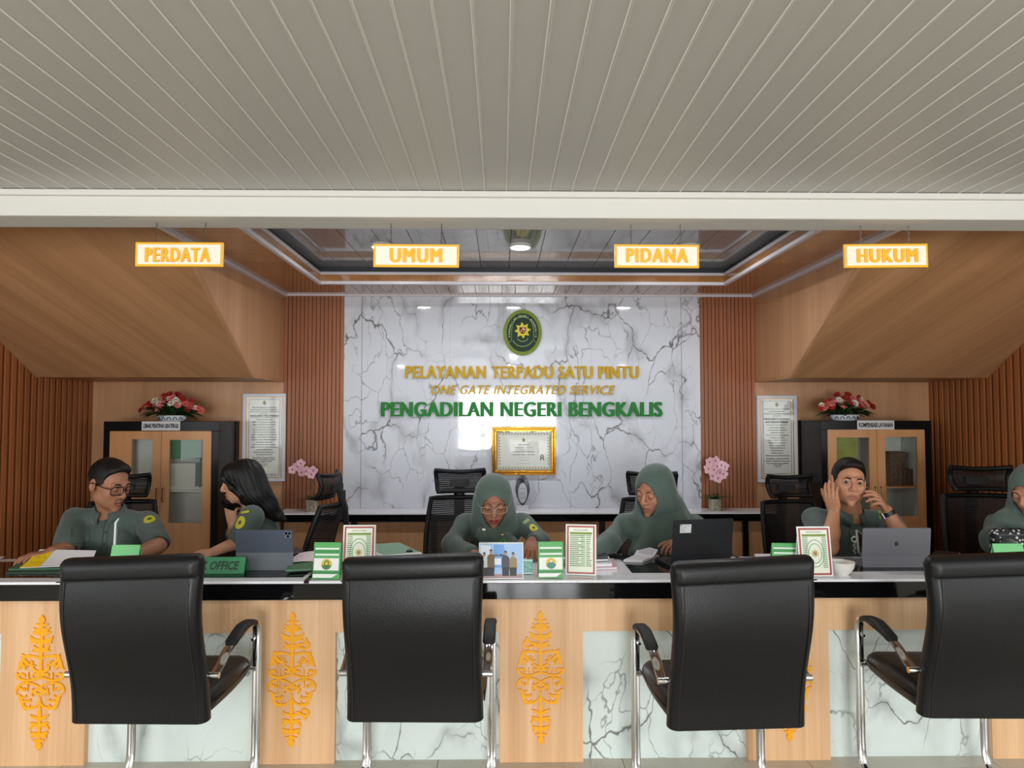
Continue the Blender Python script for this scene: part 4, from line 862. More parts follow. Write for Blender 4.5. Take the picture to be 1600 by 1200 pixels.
def make_office_chair():
    t = thing('office_chair', '', 'office chair')
    def backp(u, v):   # u -1..1, v 0..1 : curved back surface
        hw = .205 - .025 * v + .02 * math.sin(v * PI)
        return (u * hw, .205 + .10 * v - .05 * (u * u) + .03 * math.sin(v * PI * .9) * 0 - .03 * math.sin((1 - v) * PI * .8), .52 + .50 * v)
    def grid(fn, nu, nv):
        vs = [fn(-1 + 2 * i / nu, j / nv) for j in range(nv + 1) for i in range(nu + 1)]; fs = [(j * (nu + 1) + i, j * (nu + 1) + i + 1, (j + 1) * (nu + 1) + i + 1, (j + 1) * (nu + 1) + i) for j in range(nv) for i in range(nu)]; return vs, fs
    def thick(fn, nu, nv, d):
        mb = MB(); v1, f1 = grid(fn, nu, nv); v2 = [(a, b + d, c) for a, b, c in v1]; n = len(v1); mb.add(v1, f1); mb.add(v2, f1); return mb
    def rim(fn, r, n=10):
        P = [fn(-1 + 2 * i / n, 1) for i in range(n + 1)] + [fn(1, 1 - j / n) for j in range(1, n + 1)] + [fn(1 - 2 * i / n, 0) for i in range(1, n + 1)] + [fn(-1, j / n) for j in range(1, n)]
        mb = MB(); mb.sweep(P, r, r, n=8, closed=True, up=(0, 1, .2)); return mb
    obj('back_mesh', thick(backp, 8, 10, .006), netm, t, smooth=60); obj('back_frame', rim(backp, .016), plast, t, smooth=60)
    def headp(u, v):
        hw = .155 - .015 * (1 - v)
        return (u * hw, .245 + .015 * v - .035 * u * u + .03 * math.sin(v * PI), 1.065 + .12 * v + .014 * u * u * v)
    obj('headrest_mesh', thick(headp, 8, 6, .006), netm, t, smooth=60); obj('headrest_frame', rim(headp, .014), plast, t, smooth=60)
    mb = MB(); mb.sweep([(0, .30, .42), (0, .325, .62), (0, .345, .85), (0, .335, 1.0), (0, .31, 1.06), (0, .29, 1.11)], .034, .013, n=8, up=(0, 1, 0)); mb.box(-.06, .06, .265, .30, 1.09, 1.135); mb.box(-.018, .018, .30, .33, .93, 1.1); obj('spine', mb, plast, t, smooth=50)
    rows = [(-.26 + .50 * v, .475 + .012 * math.sin(v * PI), PI / 2, .235 + .015 * math.sin(v * PI) - (.02 if v in (0., 1.) else 0), .04 if 0 < v < 1 else .022) for v in np.linspace(0, 1, 10)]
    mb = MB(); mb.loft(slab(rows)); obj('seat', mb, mat('black_seat_fabric', (20, 20, 22), .8), t, smooth=60)
    for s in (-1, 1):
        mb = MB(); mb.sweep([(s * .24, .02, .42), (s * .29, .02, .45), (s * .30, .02, .6)], .02, .014, n=8); mb.loft([[(s * .30 + p[0], y, .61 + p[1]) for p in rrect(.04, .014, .012, 3)] for y in (-.12, .14)]); obj('armrest', mb, plast, t)
    mb = MB(); mb.lathe([(.028, .08), (.028, .3), (.02, .3), (.02, .43)], n=16); mb.box(-.09, .09, -.1, .14, .41, .44); mb.sweep([(0, .1, .42), (0, .3, .42)], .03, .012, n=8); obj('gas_column', mb, plast, t)
    mb = MB()
    for k in range(5):
        a = 2 * PI * k / 5 + .3; mb.sweep([(0, 0, .1), (.15 * math.cos(a), .15 * math.sin(a), .095), (.28 * math.cos(a), .28 * math.sin(a), .07)], .022, .014, n=8)
    obj('star_base', mb, plast, t)
    for k in range(5):
        a = 2 * PI * k / 5 + .3; mb = MB(); mb.M = Matrix.Translation((.28 * math.cos(a), .28 * math.sin(a), .03)) @ Matrix.Rotation(PI / 2, 4, 'X'); mb.lathe([(.03, -.02), (.03, .02)], n=14); obj('caster', mb, plast, t)
    return t
oc0 = make_office_chair()
for i, (px, Y, rz, sx, s, lb) in enumerate(((180, 4.17, 16, .97, .945, 'black mesh office chair behind the seated man in glasses at left'), (457, 4.16, -98, .97, .97, 'black mesh office chair turned sideways behind the woman on the phone'),
                           (722, 4.15, 6, .97, .97, 'black mesh office chair with headrest behind the woman in glasses and headscarf'), (1022, 4.2, -8, .97, .95, 'black mesh office chair mostly hidden by the woman beside the black laptop'),
                           (1266, 4.2, 10, .97, .935, 'black mesh office chair behind the man with raised hands'), (1570, 3.98, -6, 1.12, .99, 'black mesh office chair at the right edge against the slatted wall'))):
    o = oc0 if i == 0 else copy_tree(oc0)
    o.location = (X(px, Y), Y, 0); o.rotation_euler = (0, 0, math.radians(rz)); o.scale = (sx, sx, s); tag(o, lb, 'office chair', 'black mesh office chairs of the staff')
# ------------------------------------------------------------------ things on the counter
paper = mat('white_paper', (236, 234, 238), .6); g1 = mat('brochure_green', (84, 168, 92), .45); g2 = mat('brochure_dark_green', (52, 132, 66), .45); white = mat('card_white', (238, 240, 236), .45)
redb = mat('red_border', (168, 72, 76), .45); tent_g = mat('tent_green', (48, 134, 84), .5); tent_gl = mat('tent_light_green', (120, 200, 130), .5); logo_y = mat('logo_yellow', (226, 190, 52), .5); logo_t = mat('logo_teal', (84, 140, 128), .5); ink_g = mat('green_ink', (70, 120, 70), .6)
def frame_M(p, rz, tilt):
    """origin at p, x along the width, z up the panel, leaning back by tilt"""
    return Matrix.Translation(p) @ Matrix.Rotation(rz, 4, 'Z') @ Matrix.Rotation(-tilt, 4, 'X')
E = .0006
def panel_top(M, w_, h): return M @ Vector((0, 0, h))
def leg_back(mb, M, w_, h, depth):
    """rear leaf of an A-shaped card"""
    t_ = M @ Vector((0, 0, h)); b0 = M @ Vector((0, 0, 0)); fw = (M.to_3x3() @ Vector((0, 1, 0))); fw.z = 0; fw.normalize(); r_ = M.to_3x3() @ Vector((w_ / 2, 0, 0))
    c = b0 + fw * depth; Mi = mb.M; mb.M = Matrix.Identity(4); q = .0015
    mb.add([tuple(t_ - r_), tuple(t_ + r_), tuple(c + r_), tuple(c - r_), tuple(t_ - r_ - fw * q), tuple(t_ + r_ - fw * q), tuple(c + r_ - fw * q), tuple(c - r_ - fw * q)], [(0, 1, 2, 3), (7, 6, 5, 4), (0, 4, 5, 1), (2, 6, 7, 3), (1, 5, 6, 2), (0, 3, 7, 4)]); mb.M = Mi
def brochure(x0, x1, ytop, ybot, rz, logo, lb, lean=.16):
    p = atz((x0 + x1) / 2, ybot, ZC + .003); w_ = (x1 - x0) * p.y / F / math.cos(rz); h = (ybot - ytop) * p.y / F * 1.03
    t = thing('tent_card', lb, 'desk card', tuple(p), 'green information cards on the counter'); M = frame_M(p, rz, lean)
    mb = MB(); mb.M = M; mb.box(-w_ / 2, w_ / 2, 0, .0015, 0, h); leg_back(mb, M, w_, h, .07); obj('card', mb, g1, t)
    def R(u0, u1, v0, v1, m, nm, d=1):
        mb = MB(); mb.M = M; mb.box(-w_ / 2 + u0 * w_, -w_ / 2 + u1 * w_, -E * d, .0005, v0 * h, v1 * h); return obj(nm, mb, m, t)
    R(.06, .94, .80, .845, white, 'white_line'); R(.06, .94, .635, .68, white, 'white_line'); R(.05, .95, .71, .77, g2, 'title_band')
    R(.03, .95, .23, .56, white, 'picture_field'); R(0.0, 1.0, .14, .2, g2, 'lower_band')
    mb = MB(); mb.M = M; mb.prism([(-w_ / 2, .005), (w_ / 2 * .4, .005), (w_ / 2 * .85, .13 * h), (-w_ / 2, .13 * h)], -E, .0005, 'XZ'); obj('white_corner', mb, white, t)
    mb = MB(); mb.M = M; mb.text('INFORMASI LAYANAN', -w_ * .38, w_ * .38, .72 * h, .76 * h, -E * 1.2, .0004, .0); obj('title', mb, g1, t, smooth=0)
    cz, r_ = .395 * h, .15 * h
    mb = MB(); mb.M = M; mb.prism(ellipse(0, cz, r_, r_, 28), -E * 2, 0, 'XZ'); obj('badge', mb, logo_y, t)
    mb = MB(); mb.M = M
    if logo == 'hill':
        mb.prism([(-r_ * .93, cz - r_ * .25), (0, cz + r_ * .55), (r_ * .93, cz - r_ * .25), (r_ * .6, cz - r_ * .8), (0, cz - r_), (-r_ * .6, cz - r_ * .8)], -E * 3, 0, 'XZ'); obj('badge_hill', mb, logo_t, t)
        mb = MB(); mb.M = M; mb.prism([(-r_ * .3, cz + r_ * .3), (0, cz + r_ * .62), (r_ * .3, cz + r_ * .3), (0, cz + r_ * .2)], -E * 4, 0, 'XZ'); obj('badge_peak', mb, white, t)
    else:
        mb.prism([(-r_ * .95, cz - r_ * .15), (-r_ * .3, cz - r_ * .2), (r_ * .3, cz - r_ * .2), (r_ * .95, cz - r_ * .15), (r_ * .6, cz - r_ * .8), (0, cz - r_), (-r_ * .6, cz - r_ * .8)], -E * 3, 0, 'XZ')
        mb.prism(ellipse(0, cz + r_ * .15, r_ * .5, r_ * .6, 20), -E * 3, 0, 'XZ'); obj('badge_figure', mb, mat('badge_green', (60, 128, 70), .5), t)
        mb = MB(); mb.M = M; mb.prism(ellipse(0, cz + r_ * .15, r_ * .28, r_ * .36, 16), -E * 4, 0, 'XZ'); obj('badge_face', mb, logo_y, t)
    return t
def doc_stand(x0, x1, ytop, ybot, rz, lb, crest, dy=0):
    p = atz((x0 + x1) / 2, ybot, ZC + .002); p.y += dy; w_ = (x1 - x0) * p.y / F / math.cos(rz); h = (ybot - ytop) * p.y / F * 1.02
    t = thing('document_stand', lb, 'document stand', tuple(p), 'red framed document stands on the counter'); M = frame_M(p, rz, .14)
    mb = MB(); mb.M = M; mb.box(-w_ / 2, w_ / 2, .0012, .003, 0, h); leg_back(mb, M @ Matrix.Translation((0, .006, 0)), w_, h * .8, .055); obj('acrylic_plate', mb, mat('acrylic_edge', (222, 226, 226), .12, spec=.5), t)
    mb = MB(); mb.M = M; e = .004
    mb.box(-w_ / 2 + e, w_ / 2 - e, -.0002, .0012, e, h - e); sh = obj('sheet', mb, mat('sheet_cream', (232, 234, 218), .5), t)
    mb = MB(); mb.M = M; a = w_ * .055
    X0, X1, Z0, Z1 = -w_ / 2 + e * 1.6, w_ / 2 - e * 1.6, e * 1.6, h - e * 1.6
    for (q0, q1, s0, s1) in ((X0, X1, Z1 - a, Z1), (X0, X1, Z0, Z0 + a), (X0, X0 + a, Z0 + a, Z1 - a), (X1 - a, X1, Z0 + a, Z1 - a)): mb.box(q0, q1, -E, .0004, s0, s1)
    obj('red_border', mb, redb, sh)
    mb = MB(); mb.M = M; mb.box(-w_ * .36, w_ * .36, -E, .0004, h * .80, h * .845); obj('heading_band', mb, mat('olive_band', (120, 148, 62), .5), sh)
    mb = MB(); mb.M = M; mb.text('DAFTAR LAYANAN', -w_ * .22, w_ * .22, h * .875, h * .9, -E, .0004, .0)
    rs = random.Random(int(x0))
    for i in range(17):
        v = .77 - i * .037
        if crest: q = [(-.36, -.2), (.22, .36)]
        else: q = [(-.36, rs.uniform(-.1, .12)), (.17, rs.uniform(.28, .36))]
        for q0, q1 in q: mb.box(q0 * w_, q1 * w_, -E, .0003, h * v, h * (v + .014))
    obj('printed_lines', mb, ink_g, sh, smooth=0)
    if crest:
        cz = h * .46; mb = MB(); mb.M = M
        for k in (1, .72): mb.sweep([(w_ * .27 * k * math.cos(u), -E * 2, cz + h * .27 * k * math.sin(u)) for u in np.linspace(0, 2 * PI, 36, endpoint=False)], .0016, .0004, n=4, closed=True, up=(0, 1, 0))
        obj('crest_rings', mb, mat('crest_green', (120, 172, 122), .5), sh)
        mb = MB(); mb.M = M; mb.prism([((w_ * .13 if i % 2 == 0 else w_ * .085) * math.cos(i * PI / 8), cz + (w_ * .13 if i % 2 == 0 else w_ * .085) * math.sin(i * PI / 8)) for i in range(16)], -E * 2.5, 0, 'XZ'); obj('crest_sun', mb, mat('crest_pale', (196, 196, 128), .5), sh)
        mb = MB(); mb.M = M; mb.prism(ellipse(0, cz, w_ * .05, w_ * .06, 16), -E * 3.5, 0, 'XZ'); obj('crest_shield', mb, mat('crest_rose', (176, 120, 100), .5), sh)
    else:
        mb = MB(); mb.M = M
        for i in range(17): mb.box(.0 * w_, .14 * w_, -E, .0003, h * (.77 - i * .037), h * (.77 - i * .037 + .02))
        obj('green_column', mb, mat('pale_green_ink', (128, 178, 112), .6), sh)
brochure(488, 530, 851, 904.5, -.05, 'face', 'green tent card with a round face badge beside the leftmost document stand')
brochure(842, 881, 849.5, 903, .04, 'hill', 'green tent card with a mountain badge beside the desk calendar')
brochure(1209, 1251, 851, 895, -.10, 'hill', 'green tent card half hidden behind the third visitor chair')
doc_stand(532.5, 583, 826, 902, 0, 'red bordered document stand with green crest behind the second visitor chair', True, .02)
doc_stand(884, 931, 823, 899, -.16, 'red bordered document stand with a printed list, left of the black laptop', False)
doc_stand(1250, 1303, 826, 901, .02, 'red bordered document stand with green crest beside the white bowl', True)
# desk calendar
p = atz(783, 904.5, ZC + .002); w_ = 69 * p.y / F; h = 54 * p.y / F * 1.02; M = frame_M(p, 0, .2)
t = thing('desk_calendar', 'spiral desk calendar with a blue group photo in front of the middle woman', 'calendar', tuple(p))
mb = MB(); mb.M = M; mb.box(-w_ / 2, w_ / 2, 0, .002, 0, h); leg_back(mb, M, w_, h, .08); obj('card', mb, white, t)
def PR(m, nm, pts, d=1):
    mb = MB(); mb.M = M; mb.prism([((a - .5) * w_, b * h) for a, b in pts], -E * d, .0004, 'XZ'); return obj(nm, mb, m, t)
PR(mat('photo_sky', (150, 186, 226), .4), 'photo', [(.015, .02), (.985, .02), (.985, .96), (.015, .96)])
PR(mat('photo_blue', (96, 150, 214), .4), 'photo_backdrop', [(.3, .3), (.62, .3), (.56, .94), (.34, .94)], 2); PR(mat('photo_pale', (214, 222, 232), .4), 'photo_light', [(.03, .3), (.3, .3), (.26, .9), (.03, .94)], 2)
PR(mat('photo_floor', (150, 122, 122), .4), 'photo_table', [(.015, .02), (.985, .02), (.985, .13), (.015, .13)], 2)
for cx_, hh_, cl, sk in ((.12, .66, (206, 206, 204), 0), (.27, .74, (110, 90, 56), 1), (.6, .70, (58, 62, 74), 2), (.77, .66, (150, 128, 84), 3)):
    mb = MB(); mb.M = M; cx_ -= .5
    body = [(cx_ * w_ - .017, h * .3), (cx_ * w_ + .017, h * .3), (cx_ * w_ + .016, h * (hh_ - .12)), (cx_ * w_ + .006, h * (hh_ - .06)), (cx_ * w_ - .006, h * (hh_ - .06)), (cx_ * w_ - .016, h * (hh_ - .12))]
    mb.prism(body, -E * 3, 0, 'XZ'); obj('pictured_jacket', mb, mat('pictured_cloth_%d' % sk, cl, .5), t)
    mb = MB(); mb.M = M; mb.prism([(cx_ * w_ - .014, h * .08), (cx_ * w_ + .014, h * .08), (cx_ * w_ + .016, h * .31), (cx_ * w_ - .016, h * .31)], -E * 3, 0, 'XZ'); obj('pictured_trousers', mb, mat('pictured_dark', (38, 36, 42), .5), t)
    mb = MB(); mb.M = M; mb.prism(ellipse(cx_ * w_, h * hh_, .0065, .0085, 14), -E * 4, 0, 'XZ'); obj('pictured_face', mb, mat('pictured_skin', (176, 130, 104), .5), t)
    mb = MB(); mb.M = M; mb.prism([(cx_ * w_ + .0068 * math.cos(u), h * hh_ + .002 + .009 * math.sin(u)) for u in np.linspace(.2, PI - .2, 9)], -E * 5, 0, 'XZ'); obj('pictured_hair', mb, mat('pictured_dark', (38, 36, 42), .5), t)
for (a0, b0, a1, b1) in ((.29, .6, .44, .62), (.46, .62, .58, .6)):
    mb = MB(); mb.M = M; d = .014
    mb.prism([((a0 - .5) * w_, h * b0), ((a1 - .5) * w_, h * b1), ((a1 - .5) * w_, h * (b1 + .05)), ((a0 - .5) * w_, h * (b0 + .06))], -E * 3.5, 0, 'XZ'); obj('pictured_sleeve', mb, mat('pictured_cloth_%d' % (1 if a0 < .4 else 2), (110, 90, 56), .5), t)
PR(mat('photo_pale', (214, 222, 232), .4), 'pictured_document', [(.35, .38), (.5, .38), (.5, .56), (.35, .56)], 3)
mb = MB(); n = 22
for i in range(n):
    u = -w_ / 2 + w_ * (i + .5) / n; mb.M = Matrix.Identity(4); c = M @ Vector((u, 0, h - .002)); mb.sweep([(c.x, c.y + .006 * math.cos(v), c.z + .006 * math.sin(v)) for v in np.linspace(0, 2 * PI, 9, endpoint=False)], .0008, n=4, closed=True, up=(1, 0, 0))
obj('spiral_binding', mb, mat('spiral_wire', (226, 228, 232), .3, .6), t)
# small green card beside the calendar
p = atz(825, 897, ZC + .002); w_ = 15 * p.y / F; h = 22 * p.y / F; M = frame_M(p, .05, .12)
t = thing('small_card', 'small teal patterned card between the calendar and the mountain card', 'card', tuple(p))
mb = MB(); mb.M = M; mb.box(-w_ / 2, w_ / 2, 0, .012, 0, h); obj('box_body', mb, mat('teal_card', (98, 168, 150), .4, noise=(90, .5)), t)
mb = MB(); mb.M = M; mb.box(-w_ / 2, w_ / 2, -E, .001, h * .9, h); mb.box(-w_ / 2, w_ / 2, -E, .001, 0, h * .1); obj('pale_border', mb, mat('pale_teal', (196, 222, 214), .4), t)
# OFFICE tent sign
def tent(x0, x1, ytop, ybot, txt, lb, m, tx=None, dy=0, rz=0):
    p = atz((x0 + x1) / 2, ybot, ZC + .002); p.y += dy; w_ = (x1 - x0) * p.y / F; h = (ybot - ytop) * p.y / F * 1.02; M = frame_M(p, rz, .3)
    t = thing('tent_sign', lb, 'desk sign', tuple(p), 'green desk signs')
    mb = MB(); mb.M = M; mb.box(-w_ / 2, w_ / 2, 0, .002, 0, h); leg_back(mb, M, w_, h, .06); obj('card', mb, m, t)
    if txt:
        mb = MB(); mb.M = M; a, b = ((v - (x0 + x1) / 2) * p.y / F for v in tx); mb.text(txt, a, b, h * .22, h * .74, 0, .0008, .03, .18); obj('lettering', mb, mat('sign_dark_green', (10, 48, 28), .5), t, smooth=0)
    return t
tent(276, 380, 871.5, 896.5, 'DESK OFFICE', 'green tent sign reading OFFICE beside the leftmost visitor chair', tent_g, (290, 371))
tent(170, 213, 853, 886, None, 'light green tent sign peeking over the leftmost visitor chair', tent_gl)
tent(1558, 1606, 850.5, 884, None, 'light green tent sign peeking over the rightmost visitor chair', tent_gl)
t = thing('acrylic_stand', 'thin upright acrylic strip standing in front of the man in glasses', 'stand', tuple(atz(176, 872, ZC)))
b_ = t.location; mb = MB(); q = b_.y / F
P = [(0, 0), (.004, 40), (5, 48)]
pts = [(b_.x, b_.z), (b_.x + 3 * q, b_.z), (b_.x + 4 * q, b_.z + 53 * q), (b_.x + 8 * q, b_.z + 60 * q), (b_.x + 6.5 * q, b_.z + 60.5 * q), (b_.x + 1.5 * q, b_.z + 54 * q)]
mb.prism(pts, b_.y, b_.y + .008, 'XZ'); obj('strip', mb, mat('acrylic_edge', (222, 226, 226), .12, spec=.5), t); mb = MB(); mb.box(b_.x - .02, b_.x + .03, b_.y, b_.y + .06, b_.z, b_.z + .004); obj('foot', mb, mat('acrylic_edge', (222, 226, 226), .12), t)
# stacked papers, folders and books
def sheet_stack(name, lb, cat, corners, z, th, m, group=None, rnd=0):
    mb = MB(); n = len(corners); mb.prism(corners, z, z + th, 'XY'); o = obj(name, mb, m, bev=0); return tag(o, lb, cat, group)
def zq(pts, z): return [tuple(atz(a, b, z)[:2]) for a, b in pts]
fold_g = mat('folder_green', (58, 104, 72), .5); fold_d = mat('folder_dark_green', (30, 66, 50), .5)
sheet_stack('folder', 'dark green folder at the bottom of the pile at far left', 'folder', zq([(9, 898), (135, 897), (150, 882), (34, 883)], ZC), ZC + .003, .006, fold_d, 'folders in the left pile')
sheet_stack('folder', 'green folder under the sticky-noted sheet at far left', 'folder', zq([(13, 892), (135, 890), (150, 876), (34, 879)], ZC + .0065), ZC + .0091, .006, fold_g, 'folders in the left pile')
# curled sheet with sticky note
z0 = ZC + .0165; a, b, c, d = [atz(*v, z0) for v in ((31, 888.5), (140, 884), (150, 872), (62, 873))]
t = thing('paper_sheets', 'white sheets with a yellow sticky note under the hand of the man in glasses', 'papers', tuple((a + c) / 2))
def bil(u, v, k=.042):
    q = (a * (1 - u) + b * u) * (1 - v) + (d * (1 - u) + c * u) * v; q = q.copy(); q.z += .003 + k * (v ** 1.5) * (1 - .2 * u); return q
def gridm(fn, nu, nv, th=.0015):
    mb = MB(); vs = [tuple(fn(i / nu, j / nv)) for j in range(nv + 1) for i in range(nu + 1)]; v2 = [(x, y, z - th) for x, y, z in vs]; K = len(vs)
    fs = [(j * (nu + 1) + i, j * (nu + 1) + i + 1, (j + 1) * (nu + 1) + i + 1, (j + 1) * (nu + 1) + i) for j in range(nv) for i in range(nu)]
    bd = [i for i in range(nu)] + [nu + j * (nu + 1) for j in range(nv)] + [nv * (nu + 1) + nu - i for i in range(nu)] + [(nv - j) * (nu + 1) for j in range(nv)]
    side = [(bd[i], bd[(i + 1) % len(bd)], bd[(i + 1) % len(bd)] + K, bd[i] + K) for i in range(len(bd))]
    mb.add(vs + v2, fs + [tuple(q + K for q in f[::-1]) for f in fs] + side); return mb
obj('sheet', gridm(bil, 8, 6), paper, t, smooth=60)
obj('sticky_note', gridm(lambda u, v: bil(-.01 + u * .27, .02 + v * .86) + Vector((0, 0, .0018)), 5, 5, .0008), mat('sticky_yellow', (248, 206, 24), .55), t, smooth=60)
mb = MB()
for v in (.3, .6): mb.sweep([tuple(bil(.06 + .16 * k / 5, v + .03 * math.sin(k * 2)) + Vector((0, 0, .0026))) for k in range(6)], .0006, n=4)
obj('pen_scribble', mb, mat('note_ink', (120, 90, 10), .6), t)
sheet_stack('paper_sheet', 'white paper lying on the counter at the left edge', 'paper', zq([(-30, 878), (-2, 876), (8, 871), (-18, 870)], ZC + .0005), ZC + .0025, .002, paper)
for i, (z, m, dx) in enumerate(((0, fold_d, 0), (.007, fold_g, 3), (.014, mat('folder_mid_green', (70, 122, 84), .5), -2))):
    sheet_stack('folder', ['bottom green folder of the pile left of the round-face tent card', 'middle green folder of the pile left of the round-face tent card', 'top green folder of the pile left of the round-face tent card'][i], 'folder',
                zq([(448 + dx, 893), (489 + dx, 891), (500 + dx, 876), (458 + dx, 878)], ZC + .003 + z), ZC + .003 + z, .0062, m, 'green folders beside the tablet')
a, b, c, d = [atz(*v, ZC + .025) for v in ((444, 881), (489, 877), (503, 866), (468, 868))]
o = obj('paper_sheet', gridm(lambda u, v: (a * (1 - u) + b * u) * (1 - v) + (d * (1 - u) + c * u) * v + Vector((0, 0, .012 * v + .006 * math.sin(u * 3))), 6, 5), mat('pink_print_paper', (232, 214, 220), .6, noise=(40, .12)), smooth=60)
tag(o, 'pinkish printed sheet lying on the folders right of the tablet', 'paper')
a, b, c, d = [atz(*v, ZC + .004) for v in ((446, 868), (470, 866), (474, 859), (450, 860))]
o = obj('batik_pouch', gridm(lambda u, v: (a * (1 - u) + b * u) * (1 - v) + (d * (1 - u) + c * u) * v + Vector((0, 0, .022 * math.sin(u * PI) * math.sin(v * PI) + .004)), 8, 6, .012), mat('batik_brown', (62, 44, 40), .7, noise=(120, .6)), smooth=60)
tag(o, 'small dark brown patterned pouch behind the folders and tablet', 'pouch')
# green report with clip
z = ZC + .0; yr = .26
t = thing('report_binder', 'thick report with green cover and black clip left of the middle woman', 'binder', tuple(atz(620, 874, ZC)))
zz = ZC + .034
lo = zq([(590, 872), (655, 867), (632, 852), (583, 854)], zz)
pc = [(583, 863.5), (600, 871), (660, 865.5), (624, 847.5), (584, 852)]
base = zq([(581, 865), (599, 872.5), (658, 867), (626, 852), (583, 856)], zz - .02)
mb = MB(); mb.prism(base, zz - .034, zz - .02, 'XY'); obj('lower_folder', mb, fold_d, t)
mb = MB(); mb.prism(zq([(582, 863.5), (600, 870.5), (659, 865), (625, 850), (584, 854)], zz - .004), zz - .02, zz, 'XY'); obj('pages', mb, paper, t)
mb = MB(); mb.prism(zq([(582, 860), (600, 866.5), (655, 862), (624, 847.5), (584, 850)], zz + .002), zz, zz + .002, 'XY'); obj('cover', mb, mat('report_green', (120, 158, 128), .5), t)
q = atz(640, 862, zz + .002); mb = MB(); mb.box(q.x - .015, q.x + .015, q.y - .012, q.y + .004, zz - .006, zz + .009); mb.sweep([(q.x - .008, q.y, zz + .009), (q.x - .006, q.y + .02, zz + .012), (q.x + .006, q.y + .02, zz + .012), (q.x + .008, q.y, zz + .009)], .0012, n=5); obj('binder_clip', mb, plast, t)
# books beside the list stand
for i, (pts, z, th, m, lb) in enumerate(((((926, 891.5), (965, 890), (959, 876), (928, 877)), 0, .012, mat('book_pink', (212, 170, 176), .5), 'pale pink book at the bottom of the stack beside the document stand'),
                         (((926, 886), (957, 885), (951, 873), (926, 874)), .0122, .014, mat('book_white', (214, 216, 218), .4), 'white book in the middle of the stack beside the document stand'),
                         (((924, 878), (951, 877), (946, 866), (924, 867)), .0264, .012, mat('book_dark', (62, 66, 70), .5), 'dark grey book on top of the stack beside the document stand'))):
    t = thing('book', lb, 'book', (*[sum(v) / 4 for v in zip(*zq(pts, ZC + z))], ZC + z), 'stacked books on the counter')
    cn = zq(pts, ZC + z); mb = MB(); mb.prism(cn, ZC + z + th - .002, ZC + z + th, 'XY'); mb.prism(cn, ZC + z, ZC + z + .002, 'XY'); obj('cover', mb, m, t)
    cxy = (sum(c[0] for c in cn) / 4, sum(c[1] for c in cn) / 4); mb = MB(); mb.prism([(cxy[0] + (c[0] - cxy[0]) * .96, cxy[1] + (c[1] - cxy[1]) * .96) for c in cn], ZC + z + .002, ZC + z + th - .002, 'XY'); obj('pages', mb, paper, t)
# phone lying on the counter
def phone_mb(t, hx, hy, hz, M):
    mb = MB(); mb.M = M; mb.loft([[(p_[0], p_[1], zz_) for p_ in rrect(hx - e, hy - e, .009, 4)] for zz_, e in ((0, .001), (.001, 0), (hz - .001, 0), (hz, .001))]); b_ = obj('phone_body', mb, mat('phone_black', (14, 14, 16), .2), t)
    mb = MB(); mb.M = M; mb.loft([[(p_[0], p_[1], zz_) for p_ in rrect(hx - .003, hy - .003, .007, 4)] for zz_ in (hz - .0002, hz + .0004)]); obj('screen', mb, mat('dark_screen', (8, 9, 12), .05, spec=.6), t); return b_
p = atz(969, 871, ZC + .003); t = thing('smartphone', 'black smartphone lying beside the open notebook', 'phone', tuple(p)); phone_mb(t, .037, .075, .009, Matrix.Translation(p) @ Matrix.Rotation(math.radians(58), 4, 'Z'))
# open notebook
zb = ZC + .003; a, b, c, d = [atz(*v, zb) for v in ((974, 878), (1004, 879), (1030, 870), (1000, 866))]
t = thing('notebook', 'open white notebook with handwriting in front of the woman beside the black laptop', 'notebook', tuple((a + c) / 2))
mb = MB(); mb.prism([tuple(v[:2]) for v in (a, b, c, d)], zb, zb + .01, 'XY'); obj('page_block', mb, paper, t); mb = MB(); mb.prism([tuple(v[:2]) for v in (a, b, c, d)], zb - .003, zb, 'XY'); obj('cover', mb, mat('notebook_cover', (110, 72, 66), .5), t)
hinge0, hinge1 = d + Vector((0, 0, .008)), c + Vector((0, 0, .008)); A2 = at(980, 866, d.y - .02); B2 = at(1004, 850, d.y + .05); C2 = at(1028, 859, c.y + .02)
def leafp(u, v):
    lo = a * .35 + d * .65 + (b * .35 + c * .65 - a * .35 - d * .65) * u + Vector((0, 0, .012)); hi = at(999, 850.5, d.y + .03) + (at(1028, 859, c.y + .03) - at(999, 850.5, d.y + .03)) * u
    return lo + (hi - lo) * v + Vector((0, -.006 * math.sin(v * PI), 0))
obj('raised_pages', gridm(leafp, 5, 6, .003), paper, t, smooth=60)
mb = MB()
for j in range(6): mb.sweep([tuple(leafp(.12 + .76 * k / 7, .2 + j * .12 + .015 * math.sin(k * 2.3 + j)) + Vector((0, -.0012, .001))) for k in range(8)], .0006, n=4)
obj('handwriting', mb, mat('blue_ink', (120, 124, 150), .6), t)
# bowl
p = atz(1322.5, 901, ZC); r_ = 19.5 * (p.y + .06) / F; p.y += r_ * .75
t = thing('bowl', 'small white ceramic bowl beside the crested document stand at right', 'bowl', tuple(p)); hb = 20 * p.y / F
mb = MB(); mb.lathe([(r_ * .5, 0), (r_ * .52, .004), (r_ * .72, hb * .25), (r_ * .92, hb * .6), (r_, hb), (r_ * .96, hb), (r_ * .86, hb * .62), (r_ * .6, hb * .2), (.001, hb * .15)], tuple(p), 36); obj('vessel', mb, mat('bowl_white', (226, 224, 216), .18), t, smooth=50)
